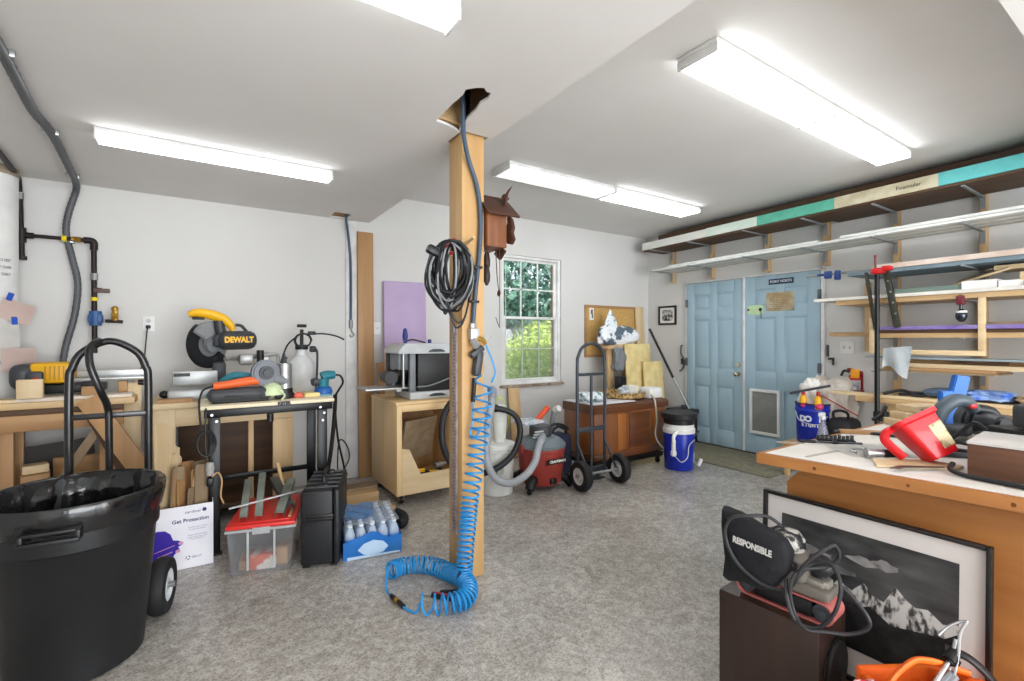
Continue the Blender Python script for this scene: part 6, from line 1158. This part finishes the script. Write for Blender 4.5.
b = MB(M=frame((2.035, .69, .919), (.75, -.66, 0), (.66, .75, 0))); b.cyl((.0, 0, 0), (.05, 0, 0), .014, n=14); b.done('end', BLK, t)
b = MB(); b.tube([(2.03, .77, .906), (2.06, .80, .906), (2.11, .79, .906), (2.08, .75, .906), (2.02, .735, .906)], .004, 6); one(b, 'metal_chain', STEEL, 'little silver chain lying beside the chrome fitting', 'chain')
# circular saw and things around it
t = thing('circular_saw', 'dark grey circular saw with arched handle on the white bench', 'saw', (2.66, .64, .9))
SG = mat('saw_slate', (78, 92, 102), .4)
MS = Matrix.Translation((2.66, .64, .9005)) @ Matrix.Rotation(math.radians(-42), 4, 'Z')
MS = Matrix.Translation((2.68, .63, .9005)) @ Matrix.Rotation(math.radians(-36), 4, 'Z')
b = MB(M=MS); b.tube([(-.125, -.03, .03), (-.125, -.03, .085), (-.105, -.03, .135), (-.06, -.03, .168), (-.01, -.03, .165), (.03, -.02, .13)], lambda u: .021+.008*math.sin(PI*u), 12); b.done('main_handle', SG, t)
b = MB(M=MS); b.cyl((.085, .075, .078), (.085, .02, .078), .070, n=36, bev=.012); b.done('blade_guard', DGREY, t)
b = MB(M=MS); b.cyl((.085, .018, .078), (.095, -.075, .076), .042, .038, n=28, bev=.006); b.box((-.04, -.01, .045), (.12, .05, .05), .015); b.done('motor', DGREY, t)
b = MB(M=MS); b.cyl((.095, -.076, .076), (.096, -.09, .076), .032, n=20); b.done('motor_cap', BLK, t)
b = MB(M=MS); b.b2((-.15, -.08, .0), (.16, .09, .006), .002); b.done('shoe', GALV, t)
b = MB(M=MS); b.tube([(.06, .01, .13), (.12, .01, .12), (.145, .01, .09)], .022, 10); b.done('front_knob', BLK, t)
b = MB(M=MS); b.box((.0, -.045, .15), (.03, .02, .022), .006); b.done('trigger', RED, t)
b = MB(M=MS); b.tube([(-.12, 0, .05), (-.17, -.08, .03), (-.10, -.20, .02), (.05, -.22, .05), (.10, -.17, .13), (.16, -.12, .10), (.24, -.12, .03)], .007, 7); b.done('power_cord', CORD, t)
t = thing('push_block', 'blue plastic push stick with notch standing behind the circular saw', 'push stick', (2.93, .74, .9))
b = MB(); b.prism([(-.06, 0), (.03, 0), (.05, .10), (.085, .25), (.02, .26), (.0, .185), (-.05, .185), (-.045, .10)], .03, frame((2.90, .735, .9005), (.84, -.54, 0), (0, 0, 1)), .004); b.done('block', mat('push_blue', (24, 106, 200), .4), t)
b = MB(); b.box((2.905, .715, .915), (.16, .06, .028), .006, rot=(0, 0, -.57)); b.done('sole', mat('push_blue', (0, 0, 0)), t)
for k, (lb) in enumerate(('pale board with drilled holes lowest in the stack at the bench far end', 'pale drilled board in the middle of the stack at the bench far end', 'pale drilled board on top of the stack at the bench far end')):
    M = Matrix.Translation((2.93+.015*k, .87-.012*k,   .9008+.034*k)) @ Matrix.Rotation(-.58+.05*k, 4, 'Z')
    t = thing('drilled_board', lb, 'board', M.translation, -.58+.05*k, 'drilled boards stacked on the bench')
    b = MB(t); b.box((0, 0, .0165), (.215-.02*k, .10, .033), .003); b.done('board', PALE['X'], t)
    b = MB(t)
    for xx in (-.05, .06): b.cyl((xx, -.0499, .017), (xx, -.0506, .017), .0045, n=10)
    tag(b.done('drill_holes', BLK, t), 'dark drill holes', kind='stuff')
t = thing('bench_clamp', 'small black hand clamp leaning at the left of the drilled boards', 'clamp', (2.88, 1.0, .9)); b = MB(); b.tube([(2.86, 1.01, .915), (2.90, .99, .94), (2.93, .98, .98)], .010, 8); b.done('jaw', BLK, t); b = MB(); b.tube([(2.88, .99, .915), (2.91, .98, .925), (2.93, .99, .96)], .009, 8); b.done('handle', DGREY, t)
b = MB(M=Matrix.Translation((2.92, .42, .9005)) @ Matrix.Rotation(-.5, 4, 'Z')); b.box((-.06, .15, .012), (.50, .20, .02), .003); one(b, 'white_board', mat('board_offwhite', (226, 220, 206), .6), 'white board lying at the back of the bench behind the circular saw', 'board')
b = MB(M=Matrix.Translation((2.90, .47, .924)) @ Euler((.12, 0, -.95)).to_matrix().to_4x4()); b.box((0, 0, .02), (.42, .05, .03), .003); one(b, 'brown_plank', TAN['X'], 'brown plank edge lying behind the circular saw', 'plank')
# wood grain speaker box, drill case at right edge
t = thing('walnut_box', 'walnut veneer box with white top at the right edge of the bench', 'box', (2.05, .30, .9), .137)
b = MB(); b.M = Matrix.Translation((2.015, .462, .9007)) @ Matrix.Rotation(.06, 4, 'Z')
WN = wood('walnut_veneer', (112, 76, 56), (80, 52, 38), 'Y', .45, 26)
MBX = b.M.copy()
b.b2((0, -.42, 0), (.26, 0, .097), .002); b.done('box_body', WN, t)
b = MB(M=MBX); b.b2((-.002, -.422, .098), (.262, .002, .106), .001); b.done('white_top', mat('top_pale', (214, 210, 206), .5), t)
b = MB(M=MBX); b.cyl((-.001, -.16, .012), (-.008, -.16, .012), .007, n=12); b.done('screw_head', STEEL, t)
b = MB(); b.tube([(2.03, .50, .925), (1.985, .495, .915), (1.962, .46, .909), (1.955, .40, .908), (1.945, .30, .908), (1.93, .18, .908), (1.92, .05, .908)], .0075, 8); one(b, 'power_cord', CORD, 'thick black cord lying along the front of the walnut box', 'cord')
t = thing('drill_case', 'black and yellow cordless tool on a black case at the right edge', 'tool', (2.52, .42, .9))
b = MB(M=Matrix.Translation((2.52, .40, .9005)) @ Matrix.Rotation(-.55, 4, 'Z')); b.box((.02, 0, .05), (.20, .20, .10), .012); b.done('case', BLK, t)
b = MB(M=Matrix.Translation((2.52, .40, 1.002)) @ Matrix.Rotation(-.55, 4, 'Z')); b.box((.0, -.02, .045), (.12, .09, .085), .014); b.done('tool_body', DGREY, t)
b = MB(M=Matrix.Translation((2.52, .40, 1.002)) @ Matrix.Rotation(-.55, 4, 'Z')); b.box((.0, -.067, .02), (.11, .006, .02), .002); b.done('yellow_trim', mat('trim_amber', (206, 150, 50), .4), t)
b = MB(M=Matrix.Translation((2.52, .40, 1.002)) @ Matrix.Rotation(-.55, 4, 'Z')); b.box((.0, -.067, .06), (.06, .004, .03), .001); b.done('label', LGREY, t)
b = MB(); b.tube([(2.42, .50, .99), (2.44, .54, 1.01), (2.47, .58, .97), (2.47, .62, .93), (2.44, .66, .908)], .008, 7); one(b, 'power_cord', CORD, 'dark cord arching between the saw and the black case', 'cord')
one(MB(M=Matrix.Translation((2.66, .40, .9008)) @ Matrix.Rotation(-.5, 4, 'Z')).box((0, .06, .025), (.14, .12, .048), .01), 'red_case', mat('case_red', (176, 30, 46), .4), 'small red case behind the black tool case', 'case')
for k, (x, y, a, m, lb) in enumerate(((2.30, .64, .2, BLK, 'black drill bit holder lying right of the pitcher'), (2.26, .57, .9, DGREY, 'grey wrench lying right of the pitcher label'), (2.36, .58, 1.5, BLK, 'black hex key lying beside the saw cord'))):
    b = MB(M=Matrix.Translation((x, y, .9005)) @ Matrix.Rotation(-a, 4, 'Z')); b.box((0, 0, .009), (.13, .022, .018), .005); b.cyl((.065, 0, .009), (.10, 0, .009), .008, n=10); one(b, 'hand_tool', m, lb, 'tool')
# ---------------------------------------------------------------- framed mountain photograph
PXt = 1.858
ra = Vector((-.06, 1, 0)).normalized()
MPi = frame((PXt, 1.024, .165), (.02, -1, 0), (.0416, 0, 1))   # local x to the right as seen, y up, z to the camera
t = thing('framed_photo', 'large framed black and white mountain photo leaning on the bench side', 'picture', (1.88, .7, .16))
fw, fh = .648, .57
FRK = mat('frame_black', (24, 20, 19), .35)
o_ = MPi
b = MB(M=o_)
for lo, hi in (((0, 0), (.014, fh)), ((fw-.014, 0), (fw, fh)), ((.014, 0), (fw-.014, .014)), ((.014, fh-.014), (fw-.014, fh))): b.b2((lo[0], lo[1], 0), (hi[0], hi[1], .022), .003)
b.done('frame', FRK, t)
MB(M=o_).b2((.0142, .0142, .004), (fw-.0142, fh-.0142, .008)).done('mat_board', mat('mat_pale', (206, 200, 196), .75, col2=(200, 194, 190)), t)
ix0, ix1, iy0, iy1 = .068, fw-.072, .105, fh-.075
ph = MB(M=o_).b2((ix0, iy0, .0082), (ix1, iy1, .0092)).done('photograph', mat('photo_sky', (84, 84, 84), .45, col2=(34, 34, 35), scale=5, lo=.35, hi=.7, stretch=(1, 1, 3)), t)
def patch(pts, z, nm, m): b = MB(M=o_); b.prism([(ix0+(ix1-ix0)*x, iy0+(iy1-iy0)*y) for x, y in pts], .0004, Matrix.Translation((0, 0, z))); b.done(nm, m, ph)
SNOW = mat('photo_snow', (190, 188, 184), .5, col2=(52, 52, 52), scale=26, lo=.42, hi=.55, stretch=(1, 2, 1)); CLD = mat('photo_cloud', (150, 148, 146), .5, col2=(84, 84, 84), scale=14); ROCK = mat('photo_rock', (74, 74, 74), .5, col2=(18, 18, 19), scale=34, lo=.35, hi=.68); DARKF = mat('photo_dark', (44, 45, 45), .5, col2=(12, 12, 13), scale=24, lo=.4, hi=.75)
for c_, w_, h_ in (((.20, .72), .13, .05), ((.52, .78), .09, .035), ((.64, .80), .07, .04), ((.36, .64), .12, .03), ((.1, .55), .12, .06)):
    patch([(c_[0]+w_*math.cos(2*PI*k/14)*(1+.2*math.sin(k*2.1)), c_[1]+h_*math.sin(2*PI*k/14)*(1+.25*math.cos(k*1.7))) for k in range(14)], .0093, 'cloud', CLD)
patch([(.30, .40), (.38, .55), (.46, .50), (.53, .60), (.58, .52), (.64, .50), (.70, .66), (.76, .58), (.80, .55), (.86, .57), (.93, .50), (1, .54), (1, .36), (.3, .3)], .0096, 'snow_peak', SNOW)
patch([(.0, .48), (.06, .52), (.14, .44), (.22, .47), (.30, .42), (.42, .47), (.50, .40), (.52, .30), (.0, .25)], .0099, 'snow_peak', ROCK)
patch([(0, 0), (1, 0), (1, .47), (.94, .40), (.86, .38), (.78, .36), (.68, .33), (.62, .38), (.56, .42), (.48, .36), (.40, .33), (.28, .38), (.14, .34), (0, .40)], .0102, 'foreground', DARKF)
# ---------------------------------------------------------------- subwoofer with belt sander
t = thing('subwoofer', 'dark brown box speaker standing on the floor before the framed photo', 'speaker', (1.575, 1.03, 0), .085)
SW = wood('ebony_veneer', (58, 40, 33), (38, 26, 22), 'Z', .35, 16)
b = MB(t); b.b2((0, -.325, .012), (.232, 0, .42), .006); b.done('cabinet', SW, t)
b = MB(t); b.cyl((.125, -.3255, .26), (.125, -.331, .26), .095, n=40); b.done('driver_ring', BLK, t)
b = MB(t); b.lathe([(.085, 0), (.08, .008), (.06, -.002), (.03, .0), (0, .012)], (.125, -.3315, .26), 36, axis=(0, -1, 0)); b.done('driver_cone', mat('cone_black', (30, 28, 28), .6), t)
for xx in (.03, .215):
    for yy in (-.29, -.035): b = MB(t); b.cyl((xx, yy, .001), (xx, yy, .0118), .016, n=14); b.done('foot', RUB, t)
ZS = .4206
t = thing('belt_sander', 'grey belt sander with pink belt on the dark brown speaker box', 'sander', (1.68, .84, ZS), -PI/2+.085)
# local x runs from the dust bag end towards the near end, z up, y towards the wall
bl = [(-.125, .036)]
def stad(r, L, n=12): 
    out = [(L/2+r*math.sin(PI*k/n), r-r*math.cos(PI*k/n)) for k in range(n+1)]; return out+[(-L/2-r*math.sin(PI*k/n), r+r*math.cos(PI*k/n)) for k in range(n+1)]
S0, S1 = stad(.036, .235), stad(.030, .235)
MSd = WM[t.name]
b = MB(M=MSd)
for yy0, yy1 in ((-.05, .045),):
    n = len(S0); R_ = [[b.bm.verts.new(MSd @ Vector((x, y_, z_))) for x, z_ in ps] for ps, y_ in ((S0, -.05), (S0, .045), ([(x, z_+.006) for x, z_ in S1], .045), ([(x, z_+.006) for x, z_ in S1], -.05))]
    for i in range(4):
        p, q = R_[i], R_[(i+1) % 4]
        for k in range(n): b.bm.faces.new((p[k], p[(k+1) % n], q[(k+1) % n], q[k]))
b.done('sanding_belt', mat('belt_pink', (186, 104, 98), .8, col2=(166, 90, 86), scale=30), t)
for xx in (-.1175, .1175): b = MB(t); b.cyl((xx, -.044, .036), (xx, .042, .036), .0268, n=28); b.cyl((xx, -.0475, .036), (xx, -.052, .036), .012, n=14); b.done('roller', DGREY, t)
b = MB(t); b.box((0, -.002, .036), (.18, .092, .050), .004); b.done('chassis', BLK, t)
SB = mat('sander_grey', (112, 106, 98), .45)
b = MB(t); b.box((.0, -.004, .092), (.28, .100, .036), .012); b.box((.015, -.008, .150), (.115, .11, .09), .022, seg=3); b.done('body', SB, t)
b = MB(t); b.lathe([(.05, 0), (.055, .012), (.052, .04), (.035, .062), (0, .07)], (.0, .0, .19), 26); b.done('motor_top', mat('motor_camo', (170, 168, 160), .35, col2=(34, 34, 36), scale=34, lo=.46, hi=.54), t)
b = MB(t); b.b2((-.025, -.0665, .148), (.055, -.0635, .178), .001); pl = b.done('name_plate', mat('plate_dark', (40, 36, 38), .4), t)
text('PORTER·CABLE'.replace('·', '-'), .0095, MSd @ frame((.015, -.0668, .1665), (1, 0, 0), (0, 0, 1)), mat('plate_ink', (220, 216, 210), .5), t, sx=.85)
b = MB(t); b.box((.085, 0, .118), (.07, .07, .02), .006); b.box((.115, .0, .115), (.03, .05, .03), .008); b.done('front_plate', mat('plate_alu', (168, 164, 154), .35, .5), t)
b = MB(t); b.ball((.095, .01, .165), (.042, .038, .035), 18); b.cyl((.095, .01, .12), (.095, .01, .15), .02); b.done('front_knob', mat('knob_black', (38, 38, 40), .5), t)
b = MB(t); b.tube([(-.10, .01, .105), (-.11, .01, .15), (-.08, .01, .20), (-.03, .01, .235)], .022, 10); b.done('rear_handle', BLK, t)
t = thing('dust_bag', 'black cloth dust bag with white lettering hanging off the belt sander', 'bag', (1.63, .93, .46))
PF = frame((1.61, .912, .60), (.06, -1, 0), (0, 0, 1))
out_ = [(-.112, .118), (-.06, .112), (.05, .082), (.10, .062), (.122, .03), (.118, -.03), (.075, -.10), (.03, -.125), (-.03, -.122), (-.085, -.142), (-.108, -.132), (-.10, -.06), (-.114, .06)]
b = MB(M=PF); n = len(out_); cx_ = sum(p[0] for p in out_)/n; cy_ = sum(p[1] for p in out_)/n
levels = [(.25, -.052), (.75, -.044), (.96, -.022), (1.0, 0), (.985, .018), (.93, .034), (.6, .045)]
rg = []
for s_, z_ in levels:
    ring = []
    m_ = n*4
    for k in range(m_):
        i = k//4; f = (k % 4)/4; p = out_[i]; q = out_[(i+1) % n]
        x = p[0]+(q[0]-p[0])*f; y_ = p[1]+(q[1]-p[1])*f
        x = cx_+(x-cx_)*s_; y_ = cy_+(y_-cy_)*s_
        wv = .006*noise.noise(Vector((x*22, y_*14, z_*20))) if z_ < .03 else .0
        ring.append(b.bm.verts.new(b.M @ Vector((x, y_, z_+wv))))
    rg.append(ring)
for p, q in zip(rg, rg[1:]):
    for k in range(len(p)): b.bm.faces.new((p[k], p[(k+1) % len(p)], q[(k+1) % len(p)], q[k]))
b.bm.faces.new(rg[0][::-1]); b.bm.faces.new(rg[-1]); b.done('bag_cloth', mat('bag_charcoal', (26, 27, 32), .85, col2=(18, 19, 23), bump=.25, bscale=40), t, 60)
text('RESPONSIBLE', .030, PF @ Matrix.Translation((.008, .022, .0462)) @ Matrix.Rotation(-.06, 4, 'Z'), mat('lettering_white', (214, 212, 208), .6), t, bold=.0012, sx=.74)
t = thing('sander_cord', 'black sander power cord looped over the bag and the speaker box', 'cord', (1.6, .8, .5))
b = MB(); b.tube([(1.70, .845, .655), (1.64, .88, .712), (1.575, .915, .72), (1.545, .965, .70), (1.54, .982, .635), (1.545, .945, .56), (1.565, .875, .512), (1.585, .81, .510), (1.59, .775, .545), (1.60, .755, .60), (1.62, .725, .645), (1.66, .69, .68), (1.68, .685, .635), (1.66, .715, .60)], .006, 8); b.tube([(1.66, .715, .60), (1.60, .765, .585), (1.575, .78, .53), (1.575, .768, .46), (1.57, .73, .428), (1.60, .69, .43), (1.64, .64, .435), (1.66, .60, .465), (1.66, .60, .50), (1.66, .64, .54), (1.655, .67, .565)], .006, 8); b.tube([(1.59, .80, .55), (1.565, .785, .50), (1.57, .76, .438), (1.60, .71, .432), (1.605, .665, .50), (1.62, .655, .58), (1.64, .69, .625), (1.63, .74, .61), (1.59, .77, .56)], .006, 8)
b.done('cable', mat('cord_slate', (44, 44, 47), .5), t)
# ---------------------------------------------------------------- orange tool bag
t = thing('tool_bag', 'orange open tool bag full of hand tools before the framed photo', 'bag', (1.60, .47, 0))
OB = mat('bag_orange', (246, 112, 26), .6, col2=(232, 96, 18), bump=.2, bscale=60)
MB_ = Matrix.Translation((1.655, .445, -.0)) @ Matrix.Diagonal((.94, .94, .95, 1)) @ Matrix.Rotation(-.55, 4, 'Z')
b = MB(M=MB_); b.b2((-.15, -.10, .002), (.15, .10, .33), .03, seg=3); b.done('body', OB, t)
b = MB(M=MB_); b.tube([(-.16, -.02, .36), (-.13, .0, .425), (-.06, .01, .475), (-.01, .01, .478), (.05, .01, .46), (.10, .0, .445)], .013, 10, flat=.6); b.done('handle', OB, t)
b = MB(M=MB_); b.b2((-.155, -.105, .331), (.155, -.08, .41), .01); b.b2((-.155, .08, .331), (.155, .105, .41), .01); b.b2((-.155, -.079, .331), (-.13, .079, .40), .01); b.b2((.13, -.079, .331), (.155, .079, .41), .01); b.done('rim', OB, t)
b = MB(M=MB_); b.ball((.10, -.04, .40), (.06, .05, .05), 18); b.done('flap', OB, t)
def tl(nm, lb, p0, p1, r, m, grip=None, gm=None):
    t_ = thing(nm, lb, 'tool', MB_ @ Vector(p0)); b = MB(M=MB_); b.cyl(p0, p1, r, r*.8, n=10); b.done('shaft', m, t_)
    if grip: b = MB(M=MB_); p0 = Vector(p0); p1 = Vector(p1); b.cyl(p1, p1+(p1-p0).normalized()*grip, r*2.4, r*2.1, n=14, bev=r*.6); b.done('grip', gm, t_)
tl('screwdriver', 'silver chisel pointing left out of the orange bag', (-.02, -.05, .37), (-.14, -.06, .435), .010, STEEL)
tl('screwdriver', 'black handled screwdriver lying across the orange bag', (-.03, -.03, .44), (.04, .0, .478), .007, STEEL, .055, BLK)
tl('screwdriver', 'long silver shaft standing up in the orange bag', (-.0, -.02, .36), (.085, .02, .53), .008, ALU)
tl('screwdriver', 'black grip tool leaning right in the orange bag', (.05, .03, .38), (.09, .02, .47), .010, BLK, .0, BLK)
b = MB(M=MB_); b.tube([(.03, -.02, .42), (.07, .0, .50), (.095, .02, .545), (.112, .02, .575), (.115, .02, .582), (.105, .03, .575), (.08, .04, .555), (.05, .04, .53)], .004, 7); one(b, 'bent_wire', STEEL, 'bent silver wire sticking highest out of the orange bag', 'wire')
b = MB(M=MB_); b.tube([(.06, .03, .50), (.10, .0, .49), (.14, -.02, .45), (.17, -.03, .40)], .013, 8, flat=.6); one(b, 'black_strap', BLK, 'black strap slanting down the right of the orange bag', 'strap')
crumple('red_cloth', 'red and white patterned cloth at the left of the orange bag', tuple(MB_ @ Vector((-.19, -.02, .385))), (.09, .08, .07), mat('cloth_redwhite', (204, 30, 60), .7, col2=(232, 190, 196), scale=60, lo=.42, hi=.5), 41, cat='cloth')
one(MB(M=MB_ @ Matrix.Translation((-.20, -.02, 0))).b2((-.05, -.08, .001), (.045, .08, .35), .004), 'cardboard_box', CARD, 'narrow upright carton left of the orange bag under the red cloth', 'box')
t = thing('pliers', 'grey pliers lying in the orange bag among the tools', 'tool', MB_ @ Vector((.0, 0, .40))); b = MB(M=MB_); b.tube([(-.06, -.05, .40), (.0, -.03, .43), (.05, -.01, .445)], .010, 8); b.tube([(-.06, -.02, .40), (.0, -.02, .435), (.05, .0, .45)], .010, 8); b.done('jaws', GREY, t); b = MB(M=MB_); b.box((-.085, -.035, .415), (.05, .045, .04), .008, rot=(0, -.4, 0)); b.done('head', BLK, t)
